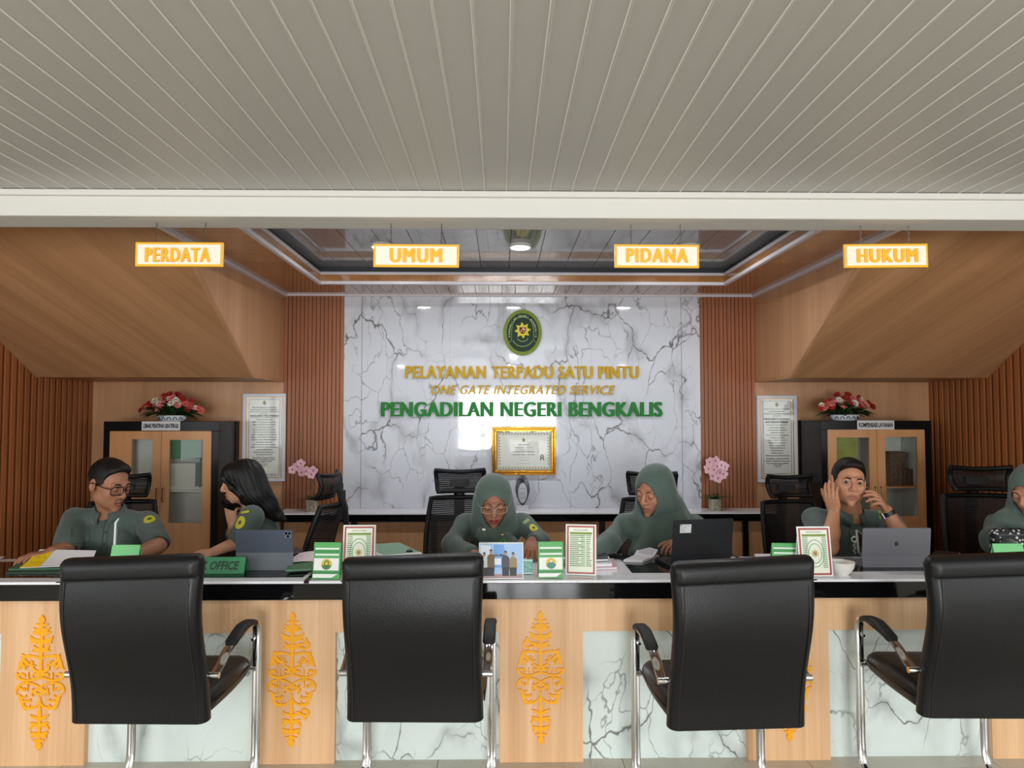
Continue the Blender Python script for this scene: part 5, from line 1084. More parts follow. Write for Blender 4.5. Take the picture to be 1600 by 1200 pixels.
# black laptop
lap = mat('laptop_black', (20, 22, 28), .4, spec=.4)
def laptop(pts, lb, m, hinge_z, depth):
    """pts: lid corners in the photo (tl, tr, br, bl); lid stands at hinge depth"""
bl, br = atz(1049, 884, ZC + .016), atz(1141, 879, ZC + .016)
bl = atz(1049, 886, ZC + .012); wv = Vector((.315, .05, 0)).normalized(); br = bl + wv * .292; nrm = Vector((wv.y, -wv.x, 0)); up = (Vector((0, 0, 1)) * math.cos(.16) + nrm * math.sin(.16) * 1.0); H_ = .222
t = thing('laptop', 'open black laptop with a white sticker in front of the woman in a long headscarf', 'laptop', tuple((bl + br) / 2))
ML = Matrix(((wv.x, -nrm.x, up.x, bl.x), (wv.y, -nrm.y, up.y, bl.y), (0, 0, up.z, bl.z), (0, 0, 0, 1)))
mb = MB(); mb.M = ML; mb.loft([[(p_[0], yy, p_[1]) for p_ in rrect(.146, H_ / 2, .008, 4, .146, H_ / 2)] for yy in (0, .006)]); lid = obj('lid', mb, lap, t)
mb = MB(); mb.M = ML; mb.box(.006, .286, .006, .0066, .012, H_ - .008); obj('screen', mb, mat('dark_screen', (8, 9, 12), .05, spec=.6), lid)
mb = MB(); mb.M = ML; mb.box(.032, .086, -.0006, .0002, H_ - .062, H_ - .022); st_ = obj('sticker', mb, mat('sticker_white', (222, 224, 226), .5), lid)
mb = MB(); mb.M = ML
for k, (u0, u1) in enumerate(((.05, .078), (.036, .06), (.036, .052), (.036, .056))): mb.box(u0, u1, -.001, -.0005, H_ - .03 - k * .008, H_ - .0285 - k * .008)
mb.prism(ellipse(.039, H_ - .027, .003, .003, 12), -.001, -.0005, 'XZ'); obj('sticker_print', mb, ink, st_, smooth=0)
mb = MB(); mb.M = ML; mb.sweep([(.146 - .04 + .011 * math.cos(u), -.0005, .098 + .011 * math.sin(u)) for u in np.linspace(0, 2 * PI, 24, endpoint=False)], .0012, .0006, n=5, closed=True, up=(0, 1, 0)); mb.text('DELL', .097, .115, .0945, .1015, -.0002, .0006, .0); obj('lid_logo', mb, mat('logo_dark_grey', (44, 46, 54), .3, .5), lid, smooth=0)
mb = MB(); fw = -nrm; b0 = bl - Vector((0, 0, .010)); mb.prism([tuple(v[:2]) for v in (bl, br, br + fw * .2, bl + fw * .2)], ZC + .002, ZC + .016, 'XY'); bs = obj('keyboard_base', mb, lap, t)
mb = MB()
for i in range(5):
    for j in range(12): q = bl + wv * (.016 + j * .0222) + fw * (.03 + i * .019); mb.prism([tuple(v[:2]) for v in (q, q + wv * .018, q + wv * .018 + fw * .015, q + fw * .015)], ZC + .016, ZC + .0175, 'XY')
obj('keys', mb, plast, bs)
# tablets in folio stands
def tablet(x0, x1, ytop, yfold, ybot, lb, m, m2, rz, dy, kind):
    p = atz((x0 + x1) / 2, ybot, ZC + .003); p.y += dy; w_ = (x1 - x0) * p.y / F; s_ = p.y / F
    t = thing('tablet', lb, 'tablet', tuple(p), 'tablets in folio stands'); M = frame_M(p, rz, -.12)
    h0 = (ybot - yfold) * s_; h = (ybot - ytop) * s_; M2 = frame_M(p, rz, .35)
    # stand flap, leaning back, then the upright tablet
    mb = MB(); mb.M = Matrix.Translation(p) @ Matrix.Rotation(rz, 4, 'Z'); mb.loft([[(-w_ / 2 * k + 0, yy, zz_) for k, yy, zz_ in ((1, y_, z_), (-1, y_, z_), (-1, y_ + .004, z_), (1, y_ + .004, z_))] for y_, z_ in ((.0, 0), (.012, h0))]); obj('folio_flap', mb, m2, t)
    Mt = Matrix.Translation(p) @ Matrix.Rotation(rz, 4, 'Z') @ Matrix.Translation((0, .006, h0 * .9)) @ Matrix.Rotation(.10, 4, 'X'); hh_ = (h - h0 * .9)
    mb = MB(); mb.M = Mt; mb.loft([[(p_[0], yy, p_[1]) for p_ in rrect(w_ / 2, hh_ / 2, .007, 4, 0, hh_ / 2)] for yy in (0, .006)]); bd = obj('back_shell', mb, m, t)
    mb = MB(); mb.M = Mt; mb.box(-w_ / 2 + .006, w_ / 2 - .006, .006, .0066, .006, hh_ - .006); obj('screen', mb, mat('dark_screen', (8, 9, 12), .05, spec=.6), t)
    mb = MB(); mb.M = Matrix.Translation(p) @ Matrix.Rotation(rz, 4, 'Z'); mb.box(-w_ / 2, w_ / 2, .02, .19, -.0008, .006); obj('keyboard_flap', mb, m2, t)
    if kind == 'cam':
        mb = MB(); mb.M = Mt; mb.loft([[(p_[0], yy, p_[1]) for p_ in rrect(.0155, .0155, .005, 4, w_ / 2 - .022, hh_ - .021)] for yy in (-.0015, 0)]); cm = obj('camera_plate', mb, mat('camera_plate', (128, 132, 136), .3, .6), bd)
        for (cx_, cz_) in ((-.029, -.0145), (-.0145, -.0145), (-.021, -.028)):
            mb = MB(); mb.M = Mt; mb.prism(ellipse(w_ / 2 + cx_, hh_ + cz_, .0055, .0055, 16), -.0035, -.0015, 'XZ'); obj('lens', mb, mat('lens_black', (6, 6, 8), .05, spec=.8), cm)
    else:
        mb = MB(); mb.M = Mt; cx_, cz_ = 0, hh_ * .42; k = .0105
        body = [(0, .82), (.28, .95), (.62, .88), (.86, .6), (.66, .36), (.64, .0), (.92, -.3), (.74, -.7), (.42, -1), (.14, -.92), (0, -.9), (-.14, -.92), (-.42, -1), (-.74, -.7), (-.92, -.2), (-.92, .35), (-.66, .84), (-.3, .95)]
        body = [(cx_ + a_ * k, cz_ + b_ * k) for a_, b_ in body]; mb.prism(body, -.0006, .0002, 'XZ'); mb.prism([(cx_ + a_ * k, cz_ + b_ * k) for a_, b_ in ((-.02, 1.02), (.06, 1.34), (.38, 1.52), (.3, 1.2))], -.0006, .0002, 'XZ'); obj('lid_logo', mb, mat('logo_dark_grey', (44, 46, 54), .3, .5), bd, smooth=0)
    return t
tg = mat('tablet_blue_grey', (62, 70, 84), .45); tg2 = mat('tablet_flap_grey', (84, 90, 96), .5); sg = mat('tablet_space_grey', (112, 112, 120), .4, .2); sg2 = mat('tablet_flap_dark', (96, 96, 104), .5)
tablet(361, 449, 834, 866, 896, 'blue grey tablet with camera bump in front of the woman on the phone', tg, tg2, .0, .06, 'cam')
tablet(1354, 1461, 827.5, 868, 889, 'space grey tablet with dark lid logo in front of the man with raised hands', sg, sg2, 0, .03, 'logo')
# second screen behind the grey tablet
p = atz(1364, 877, ZC + .002); p.y += .07; w_ = .17; M = Matrix.Translation(p) @ Matrix.Rotation(math.radians(38), 4, 'Z') @ Matrix.Rotation(.5, 4, 'Y') @ Matrix.Rotation(-.3, 4, 'X')
t = thing('screen_stand', 'small tilted screen with pale border behind the grey tablet', 'screen', tuple(p))
mb = MB(); mb.M = M; mb.loft([[(p_[0], yy, p_[1]) for p_ in rrect(.1, .062, .008, 4, 0.03, .064)] for yy in (0, .008)]); obj('bezel', mb, mat('pale_bezel', (150, 158, 148), .4), t)
mb = MB(); mb.M = M; mb.box(-.062, .122, -.0008, .002, .01, .118); obj('screen', mb, mat('dark_screen', (8, 9, 12), .05, spec=.6), t)
p2 = atz(1330, 873, ZC + .003); t2 = None
# pen, loose paper, book edge, pouch
p, q = atz(1146, 866, ZC + .006), atz(1162, 877, ZC + .006); mb = MB(); mb.sweep([tuple(p), tuple(p + (q - p) * .9), tuple(q)], .005, n=10, taper=[1, 1, .3]); tag(obj('pen', mb, mat('pen_brown', (70, 30, 34), .35)), 'dark red pen lying right of the black laptop', 'pen')
sheet_stack('paper_sheet', 'white sheet of paper behind the half hidden tent card', 'paper', zq([(1184, 876), (1214, 877), (1206, 866), (1178, 866)], ZC + .0006), ZC + .0006, .002, paper)
pts = zq([(1453, 874), (1490, 880), (1500, 868), (1462, 865)], ZC); mb = MB(); mb.prism(pts, ZC + .001, ZC + .014, 'XY'); t = thing('book', 'dark book with white pages right of the grey tablet', 'book', tuple(atz(1475, 872, ZC)), None)
obj('pages', mb, paper, t); mb = MB(); mb.prism(pts, ZC + .014, ZC + .017, 'XY'); obj('cover', mb, lap, t)
def spotted(name):
    m = mat(name, (14, 14, 16), .6); nt = m.node_tree; L = nt.links.new; tc = N(nt, 'TexCoord'); v = N(nt, 'TexVoronoi'); v.inputs['Scale'].default_value = 42; L(tc.outputs['Object'], v.inputs['Vector'])
    lt = N(nt, 'Math', operation='LESS_THAN'); lt.inputs[1].default_value = .3; L(v.outputs['Distance'], lt.inputs[0]); mx = N(nt, 'Mix', data_type='RGBA'); mx.inputs[6].default_value = s2l((14, 14, 16)); mx.inputs[7].default_value = s2l((196, 196, 196)); L(lt.outputs[0], mx.inputs[0]); L(mx.outputs[2], nt.nodes['Principled BSDF'].inputs['Base Color']); return m
p = atz(1594, 872, ZC + .002); t = thing('pouch', 'black pouch with white spots in front of the person at the right edge', 'pouch', tuple(p)); kx = p.y / F
mb = MB(); mb.loft([[(p.x + q_[0] * k, p.y + .05 + q_[1] * k, p.z + zz_) for q_ in rrect(34 * kx, .035, .03, 5)] for zz_, k in ((0, .94), (.02, 1), (.105, 1), (.125, .96), (.135, .8))]); obj('pouch_body', mb, spotted('spotted_fabric'), t, smooth=50)
mb = MB(); mb.sweep([(p.x + u * 30 * kx, p.y + .012, p.z + .112) for u in (-1, 0, 1)], .003, n=6); obj('zip', mb, mat('zip_grey', (90, 90, 94), .4), t)
# ------------------------------------------------------------------ people: signed-distance bodies meshed as one surface
from mathutils.bvhtree import BVHTree
V = lambda *a: np.array(a, float)
def A(px, py, Y): return np.array(at(px, py, Y))
class Field:
    def __init__(s, h): s.h = h; s.pr = []
    def cone(s, a, b, ra, rb=None, k=.02, sub=False): s.pr.append(('c', V(*a), V(*b), ra, rb if rb is not None else ra, k, sub)); return s
    def ball(s, c, r, k=.02, sub=False): return s.cone(c, V(*c) + 1e-6, r, r, k, sub)
    def ell(s, c, r, R=None, k=.02, sub=False): s.pr.append(('e', V(*c), V(*r), np.eye(3) if R is None else R, 0, k, sub)); return s
    def oval(s, H, a, b, oz, y0, k=.004): s.pr.append(('o', H, (a, b, oz, y0), 0, 0, k, True)); return s
    def plane(s, p, n): s.pr.append(('p', V(*p), V(*n) / np.linalg.norm(n), 0, 0, 0, True)); return s
    def fn(s, f): s.pr.append(('f', f, None, 0, 0, 0, False)); return s
    def mesh(s):
        lo, hi = [], []
        for t, a, b, ra, rb, k, sub in s.pr:
            if sub: continue
            if t == 'c': lo.append(np.minimum(a - ra, b - rb)); hi.append(np.maximum(a + ra, b + rb))
            elif t == 'e': q = np.abs(ra) @ b; lo.append(a - q); hi.append(a + q)
        lo = np.min(lo, 0) - 4 * s.h; hi = np.max(hi, 0) + 4 * s.h; n = np.ceil((hi - lo) / s.h).astype(int) + 1
        ax = [lo[i] + s.h * np.arange(n[i]) for i in range(3)]; f = np.full(n, .08, np.float32)
        for t, a, b, ra, rb, k, sub in s.pr:
            if t == 'f':
                f += a(ax[0][:, None, None], ax[1][None, :, None], ax[2][None, None, :]).astype(np.float32); continue
            if t == 'p':
                d = (ax[0][:, None, None] - a[0]) * b[0] + (ax[1][None, :, None] - a[1]) * b[1] + (ax[2][None, None, :] - a[2]) * b[2]; f = np.maximum(f, d.astype(np.float32)); continue
            if t == 'o':
                x, y, z = (ax[0][:, None, None] - a.c[0]) / a.k, (ax[1][None, :, None] - a.c[1]) / a.k, (ax[2][None, None, :] - a.c[2]) / a.k; R = a.R; q = [R[0, i] * x + R[1, i] * y + R[2, i] * z for i in range(3)]
                d = np.maximum((np.sqrt((q[0] / b[0]) ** 2 + ((q[2] - b[2]) / b[1]) ** 2) - 1) * min(b[0], b[1]), q[1] - b[3]) * a.k; d = d.astype(np.float32); hh = np.maximum(k - np.abs(f + d), 0) / k; f = np.maximum(f, -d) + hh * hh * k / 4; continue
            if t == 'c': l_, h_ = np.minimum(a - ra, b - rb), np.maximum(a + ra, b + rb)
            else: q = np.abs(ra) @ b; l_, h_ = a - q, a + q
            m = k + .012 + 2 * s.h; i0 = np.clip(((l_ - m - lo) / s.h).astype(int), 0, n - 1); i1 = np.clip(((h_ + m - lo) / s.h).astype(int) + 2, 1, n)
            if np.any(i1 <= i0): continue
            sl = tuple(slice(i0[i], i1[i]) for i in range(3)); x, y, z = ax[0][sl[0]][:, None, None], ax[1][sl[1]][None, :, None], ax[2][sl[2]][None, None, :]
            if t == 'c':
                ba = b - a; L2 = max(ba @ ba, 1e-12); u = np.clip(((x - a[0]) * ba[0] + (y - a[1]) * ba[1] + (z - a[2]) * ba[2]) / L2, 0, 1)
                d = np.sqrt((x - a[0] - u * ba[0]) ** 2 + (y - a[1] - u * ba[1]) ** 2 + (z - a[2] - u * ba[2]) ** 2) - (ra + (rb - ra) * u)
            else:
                R = ra; dx, dy, dz = x - a[0], y - a[1], z - a[2]; q = [R[0, i] * dx + R[1, i] * dy + R[2, i] * dz for i in range(3)]
                k0 = np.sqrt(sum((q[i] / b[i]) ** 2 for i in range(3))); k1 = np.sqrt(sum((q[i] / b[i] ** 2) ** 2 for i in range(3))) + 1e-9; d = k0 * (k0 - 1) / k1
            d = d.astype(np.float32); c = f[sl]; hh = np.maximum(k - np.abs(c - (-d if sub else d)), 0) / max(k, 1e-6)
            f[sl] = np.maximum(c, -d) + hh * hh * k / 4 if sub else np.minimum(c, d) - hh * hh * k / 4
        return nets(f, lo, s.h)
def nets(f, lo, h):
    ins = f < 0; n = np.array(f.shape); cnt = np.zeros(n - 1, np.int8)
    for dx in (0, 1):
        for dy in (0, 1):
            for dz in (0, 1): cnt += ins[dx:n[0] - 1 + dx, dy:n[1] - 1 + dy, dz:n[2] - 1 + dz]
    act = (cnt > 0) & (cnt < 8); I = np.argwhere(act); idx = np.full(n - 1, -1, np.int64); idx[act] = np.arange(len(I))
    acc = np.zeros((len(I), 3)); w_ = np.zeros(len(I)); cs = [(a, b, c) for a in (0, 1) for b in (0, 1) for c in (0, 1)]
    val = {c: f[I[:, 0] + c[0], I[:, 1] + c[1], I[:, 2] + c[2]].astype(float) for c in cs}
    for c in cs:
        for k in range(3):
            if c[k]: continue
            d = list(c); d[k] = 1; d = tuple(d); a, b = val[c], val[d]; cr = (a < 0) != (b < 0); t = np.where(cr, a / np.where(cr, a - b, 1), 0)
            p = np.tile(np.array(c, float), (len(I), 1)); p[:, k] = t; acc[cr] += p[cr]; w_[cr] += 1
    vs = (I + acc / w_[:, None]) * h + lo; fs = []
    for k in range(3):
        u, v = (k + 1) % 3, (k + 2) % 3; a = [slice(None)] * 3; b = [slice(None)] * 3; a[k] = slice(0, -1); b[k] = slice(1, None); e = ins[tuple(a)] != ins[tuple(b)]
        E = np.argwhere(e); ok = (E[:, u] > 0) & (E[:, v] > 0) & (E[:, u] < n[u] - 1) & (E[:, v] < n[v] - 1); E = E[ok]; flip = ins[tuple(a)][tuple(E.T)]
        q = []
        for du, dv in ((1, 1), (0, 1), (0, 0), (1, 0)): Q = E.copy(); Q[:, u] -= du; Q[:, v] -= dv; q.append(idx[tuple(Q.T)])
        q = np.stack(q, 1); q[~flip] = q[~flip][:, ::-1]; fs.append(q)
    return vs, np.concatenate(fs)
def sdf_obj(name, field, m, parent, matfn=None):
    vs, fs = field.mesh(); off = np.array(root_of(parent).location); me = bpy.data.meshes.new(name); v = (vs - off).astype(np.float32)
    me.vertices.add(len(v)); me.vertices.foreach_set('co', v.ravel()); me.loops.add(fs.size); me.loops.foreach_set('vertex_index', fs.astype(np.int32).ravel())
    me.polygons.add(len(fs)); me.polygons.foreach_set('loop_start', np.arange(0, fs.size, 4, dtype=np.int32)); me.polygons.foreach_set('loop_total', np.full(len(fs), 4, np.int32))
    for x in (m if isinstance(m, (list, tuple)) else [m]): me.materials.append(x)
    me.polygons.foreach_set('use_smooth', np.ones(len(fs), bool))
    if matfn is not None: me.polygons.foreach_set('material_index', matfn(vs[fs].mean(1)).astype(np.int32))
    me.update(calc_edges=True); me.validate(); o = bpy.data.objects.new(name, me); C.objects.link(o); o.parent = parent
    o['_bvh'] = 0; BV[o.name] = BVHTree.FromPolygons([tuple(q) for q in vs], [tuple(q) for q in fs]); del o['_bvh']
    return o
BV = {}
def rotm(yaw, pitch, roll=0): return np.array(Matrix.Rotation(math.radians(yaw), 3, 'Z') @ Matrix.Rotation(math.radians(pitch), 3, 'X') @ Matrix.Rotation(math.radians(roll), 3, 'Y'))
class Head:
    def __init__(s, c, yaw, pitch, roll=0, k=1.0): s.c = V(*c); s.R = rotm(yaw, pitch, roll); s.k = k
    def P(s, x, y, z): return s.c + s.R @ (V(x, y, z) * s.k)
    def D(s, x, y, z): return s.R @ V(x, y, z)
    def loc(s, p): return ((p - s.c) @ s.R) / s.k
def head_prims(F_, H, eyes, neck, nr=.052, wide=1.0, jaw=1.0, ears=True):
    k = H.k; P = H.P; E_ = lambda c, r, kk=.02, sub=False: F_.ell(P(*c), V(*r) * k, H.R, kk, sub); Cn = lambda a, b, ra, rb, kk=.015, sub=False: F_.cone(P(*a), P(*b), ra * k, rb * k, kk, sub)
    F_.cone(P(0, .022, -.045), neck, nr * .95, nr, .02)
    E_((0, .018, .035), (.073, .093, .079)); E_((0, -.027, -.028), (.058 * wide, .058, .081), .02)
    for s in (-1, 1):
        E_((s * .039 * jaw, -.008, -.056), (.020 * jaw, .030, .026), .025); E_((s * .034 * wide, -.056, -.018), (.022, .022, .024), .022)
        Cn((s * .038, -.074, .029), (s * .012, -.082, .027), .009, .0085, .014)
    E_((0, -.074, -.096), (.016, .013, .014), .022); E_((0, -.060, -.058), (.030, .026, .030), .022)
    for s in (-1, 1): F_.ball(P(s * .0325, -.1005, .0105), .0115 * k, .018, True)
    Cn((0, -.084, .02), (0, -.104, -.018), .0075, .0105, .012); E_((0, -.104, -.022), (.0115, .010, .0095), .008)
    for s in (-1, 1): E_((s * .0135, -.094, -.0245), (.0085, .009, .0075), .007)
    Cn((-.018, -.081, -.0545), (0, -.0885, -.0525), .0045, .0062, .006); Cn((.018, -.081, -.0545), (0, -.0885, -.0525), .0045, .0062, .006)
    Cn((-.015, -.081, -.065), (0, -.088, -.0665), .005, .0068, .006); Cn((.015, -.081, -.065), (0, -.088, -.0665), .005, .0068, .006)
    Cn((-.02, -.0915, -.0595), (.02, -.0915, -.0595), .0016, .0016, .003, True)
    for s in (-1, 1):
        F_.ball(P(s * .0315, -.0765, .0085), .0138 * k, .008)
        if ears: E_((s * .0755, .014, -.002), (.0085, .019, .031), .006)
        if ears: E_((s * .083, .010, .002), (.006, .010, .018), .004, True)
        if eyes == 'open': E_((s * .0315, -.092, .0085), (.0125, .012, .0025), .003, True)
def lips_fn(H, more=None):
    def f(c):
        q = H.loc(c); r = np.zeros(len(q), int); r[((q[:, 0] / .0235) ** 2 + ((q[:, 2] + .0598) / .0125) ** 2 < 1) & (q[:, 1] < -.078)] = 1
        return r
    return f
def head_parts(H, body, parent, eyes, brow=.0034, browm=None, lash=True, brow_dz=0):
    bv = BV[body.name]; k = H.k
    def surf(x, z, out=.0): 
        o, d = Vector(H.P(x, -.128, z)), Vector(H.D(0, 1, 0)); h = bv.ray_cast(o, d)[0]; return tuple(h - d * out) if h is not None else tuple(o + d * .1)
    for s in (-1, 1):
        pts = [surf(s * x, z + brow_dz, .0012) for x, z in ((.013, .0285), (.021, .0315), (.030, .033), (.038, .0315), (.044, .028))]; mb = MB(); mb.sweep([tuple(p) for p in bez(pts, 3)], brow, brow * .5, n=6, up=tuple(H.D(0, -1, 0)), taper=list(np.interp(np.linspace(0, 1, 13), [0, .2, .6, 1], [.6, 1, .9, .3]))); obj('eyebrow', mb, browm or hair_m, parent, smooth=60)
        if eyes == 'open':
            c = H.P(s * .0315, -.0768, .0095); vs, fs = [], []
            mb = MB(); mb.ball((0, 0, 0), .0132 * k, 18, 14); R4 = Matrix.Translation(c) @ Matrix(H.R).to_4x4() @ Matrix.Rotation(PI / 2, 4, 'X') @ Matrix.Rotation(GAZE[0], 4, 'Y') @ Matrix.Rotation(GAZE[1], 4, 'X'); raw = mb.v; mb2 = MB(); mb2.M = R4; mb2.add(raw, mb.f)
            mb2.m = [1 if sum(raw[i][2] for i in f) / len(f) > .0096 * k else 0 for f in mb.f]; obj('eye', mb2, [mat('eye_white', (196, 184, 174), .35), mat('iris_dark', (26, 16, 12), .15)], parent, smooth=60)
        if lash:
            zz = .0128 if eyes == 'open' else .0052; mb = MB(); mb.sweep([surf(s * x, zz + dz, .0006) for x, dz in ((.0195, -.003), (.025, .0), (.0315, .0012 if eyes == 'open' else -.0015), (.038, .0), (.0435, -.003))], .0013, .001, n=5); obj('eyelashes', mb, lash_m, parent)
    mb = MB(); mb.sweep([surf(x, -.0595 + .0009 * math.cos(x * 150), -.0005) for x in np.linspace(-.0205, .0205, 9)], .0011, n=5); obj('mouth_line', mb, mat('mouth_dark', (70, 34, 30), .6), parent)
    return surf
GAZE = (0, 0)
hair_m = mat('black_hair', (12, 10, 10), .55, spec=.3, bump=(110, .18)); lash_m = mat('lash_black', (22, 15, 13), .6)
fade_m = mat('hair_fade', (44, 34, 30), .6, spec=.2)
def short_hair(H, parent, front=.062, top=.0, puff=1.0):
    F_ = Field(.0034); k = H.k; P = H.P
    F_.ell(P(0, .018, .035), V(.0772, .0972, .083) * k, H.R); F_.ell(P(0, .006, .062 + top), V(.0700, .086, .066 * puff) * k, H.R, .012); F_.ell(P(0, -.045, .088 + top), V(.052, .034, .034) * k, H.R, .02)
    F_.plane(P(0, -.01, .004), H.D(0, -.62, -1))
    F_.ell(P(0, -.128, front - .050), V(.118, .104, .070) * k, H.R, .016, True)
    for s in (-1, 1): F_.ell(P(s * .082, .018, -.004), V(.02, .024, .034) * k, H.R, .006, True)
    F_.fn(lambda x, y, z: .0006 * np.sin(x * 420 + z * 210 + y * 90) * np.sin(y * 340 + z * 300))
    def mf(c):
        q = H.loc(c); return ((q[:, 2] < .038 - .25 * (q[:, 1] + .02)) & (np.abs(q[:, 0]) > .045)).astype(int)
    return sdf_obj('hair', F_, [hair_m, fade_m], parent, mf)
def hand(F_, wrist, d, palm, thumb_side, curls, spread=.06, k=1.0, thumb=(.55, .7, .3), tb=.5):
    """five-fingered hand: d = wrist to fingers, palm = palm normal, thumb_side = +1/-1 along d x palm; curls per finger (rad per joint)"""
    w = V(*wrist); d = V(*d) / np.linalg.norm(d); p = V(*palm); p = p - d * (p @ d); p /= np.linalg.norm(p); s = np.cross(d, p) * thumb_side
    F_.ell(w + d * .045 * k, V(.040, .014, .050) * k, np.stack([s, p, d], 1), .012)
    L = (.070, .078, .073, .057)
    for j in range(4):
        off = (.029, .0098, -.0098, -.0285)[j]; kn = w + d * (.086 - .006 * abs(j - 1)) * k + s * off * k - p * .002; F_.cone(w + d * .01 * k + s * off * .55 * k, kn, .0125 * k, .0108 * k, .008)
        a = (1.4 - j) * spread; fd = d * math.cos(a) + s * math.sin(a); c = curls[j] if hasattr(curls[j], '__len__') else (curls[j],) * 3; ang = 0; q = kn
        for i, fr in enumerate((.46, .31, .25)):
            ang += c[i]; dd = fd * math.cos(ang) + p * math.sin(ang); e = q + dd * L[j] * fr * k; r0 = (.0092, .0084, .0076, .0066)[i] * k * (.88 if j == 3 else 1); r1 = (.0084, .0076, .0066)[i] * k * (.88 if j == 3 else 1); F_.cone(q, e, r0, r1, .0035); q = e
    b = w + d * .022 * k + s * .022 * k + p * .008 * k; td = d * thumb[0] + s * thumb[1] + p * thumb[2]; td /= np.linalg.norm(td); q = b
    for i, (ln, r0, r1) in enumerate(((.045, .0145, .0112), (.032, .0108, .0096), (.026, .0096, .0075))):
        e = q + td * ln * k; F_.cone(q, e, r0 * k, r1 * k, .008 if i == 0 else .004); q = e; td = td + d * tb * .5 - s * tb * .25 + p * tb * .1; td /= np.linalg.norm(td)
# decorations that follow a cloth or skin surface
def hitp(bv, px, py): 
    d = ray(px, py).normalized(); h = bv.ray_cast(CAM, d); return h[0], h[1]
def patch_disc(bv, px, py, rx, ry, rot, m, name, parent, out=.002, n=24, rings=3):
    h, nn = hitp(bv, px, py)
    if h is None: return None
    if nn.dot(CAM - h) < 0: nn = -nn
    vw = (CAM - h).normalized(); up = Vector((0, 0, 1)); sx = up.cross(nn).normalized(); uz = nn.cross(sx); s_ = (h - CAM).length / F; mb = MB(); vs = []
    for r in range(rings + 1):
        for i in range(n):
            a = 2 * PI * i / n; u, v = rx * r / rings * math.cos(a), ry * r / rings * math.sin(a); u, v = u * math.cos(rot) - v * math.sin(rot), u * math.sin(rot) + v * math.cos(rot); p = h + sx * u * s_ + uz * v * s_; q, qn, _, _ = bv.find_nearest(p)
            vs.append((q if q is not None else p) + nn * out)
    fs = [(r * n + i, r * n + (i + 1) % n, (r + 1) * n + (i + 1) % n, (r + 1) * n + i) for r in range(rings) for i in range(n)]; K = len(vs); b = [tuple(v - nn * out * 1.5) for v in vs[-n:]]
    mb.add([tuple(v) for v in vs] + b, fs + [(K - n + i, K - n + (i + 1) % n, K + (i + 1) % n, K + i) for i in range(n)]); return obj(name, mb, m, parent, smooth=50)
def patch_quad(bv, c4, m, name, parent, out=.002, nu=6, nv=6):
    P = [V(*c) for c in c4]; vs = []
    for j in range(nv + 1):
        for i in range(nu + 1):
            u, v = i / nu, j / nv; q = (P[0] * (1 - u) + P[1] * u) * (1 - v) + (P[3] * (1 - u) + P[2] * u) * v; h, nn = hitp(bv, q[0], q[1])
            if h is None: return None
            d = (CAM - h).normalized(); vs.append(h + d * out)
    W = nu + 1; fs = [(j * W + i, j * W + i + 1, (j + 1) * W + i + 1, (j + 1) * W + i) for j in range(nv) for i in range(nu)]
    bd = [i for i in range(nu)] + [nu + j * W for j in range(nv)] + [nv * W + nu - i for i in range(nu)] + [(nv - j) * W for j in range(nv)]; K = len(vs); low = [vs[i] - (CAM - vs[i]).normalized() * out * 1.6 for i in bd]
    mb = MB(); mb.add([tuple(v) for v in vs + low], fs + [(bd[i], bd[(i + 1) % len(bd)], K + (i + 1) % len(bd), K + i) for i in range(len(bd))]); return obj(name, mb, m, parent, smooth=50)
def seam_line(bv, pts, r, m, name, parent, out=.0005, n=4):
    Q = []
    for p in bez(pts, n):
        h, _ = hitp(bv, p[0], p[1])
        if h is not None: Q.append(tuple(h + (CAM - h).normalized() * out))
    if len(Q) > 2: mb = MB(); mb.sweep(Q, r, n=5); return obj(name, mb, m, parent)
sh_m = mat('uniform_cloth', (68, 81, 76), .8, sheen=.2, bump=(14, .35), noise=(3, .06)); sh_d = mat('uniform_seam', (44, 53, 50), .8); hij = mat('headscarf_cloth', (72, 90, 82), .8, sheen=.25, bump=(12, .3), noise=(3, .05))
patch_y = mat('patch_yellow_green', (190, 186, 44), .7); patch_d = mat('patch_dark', (70, 84, 40), .7); skirt_m = mat('trousers_dark', (40, 48, 46), .85); shoe_m = mat('shoe_black', (16, 16, 16), .35)
def lower_body(t, pel, dirx, diry, m=None):
    """hips, thighs, shins and shoes of a seated figure, below the counter"""
    d = V(dirx, diry, 0); d = d / np.linalg.norm(d); s = V(-d[1], d[0], 0); F_ = Field(.012)
    F_.ell(pel + V(0, 0, .03), (.18, .15, .12), k=.05); feet = []
    for sg in (-1, 1):
        hp = pel + s * sg * .09 + V(0, 0, -.0); kn = pel + d * .40 + s * sg * .11 + V(0, 0, .01); an = kn + d * .02 + V(0, 0, -(kn[2] - .1)); F_.cone(hp, kn, .085, .062, .05); F_.cone(kn, an, .06, .042, .03); feet.append(an)
    sdf_obj('trousers', F_, m or skirt_m, t)
    for an in feet:
        mb = MB(); rings = []
        for u, w_, hh in ((-.06, .02, .05), (-.05, .034, .08), (.02, .04, .085), (.09, .044, .06), (.15, .042, .045), (.19, .025, .03)):
            c = an + d * u; rings.append([tuple(V(c[0], c[1], hh / 2) + s * p[0] + V(0, 0, p[1])) for p in rrect(w_, hh / 2, min(w_, hh / 2) * .8, 3)])
        mb.loft(rings); obj('shoe', mb, shoe_m, t)
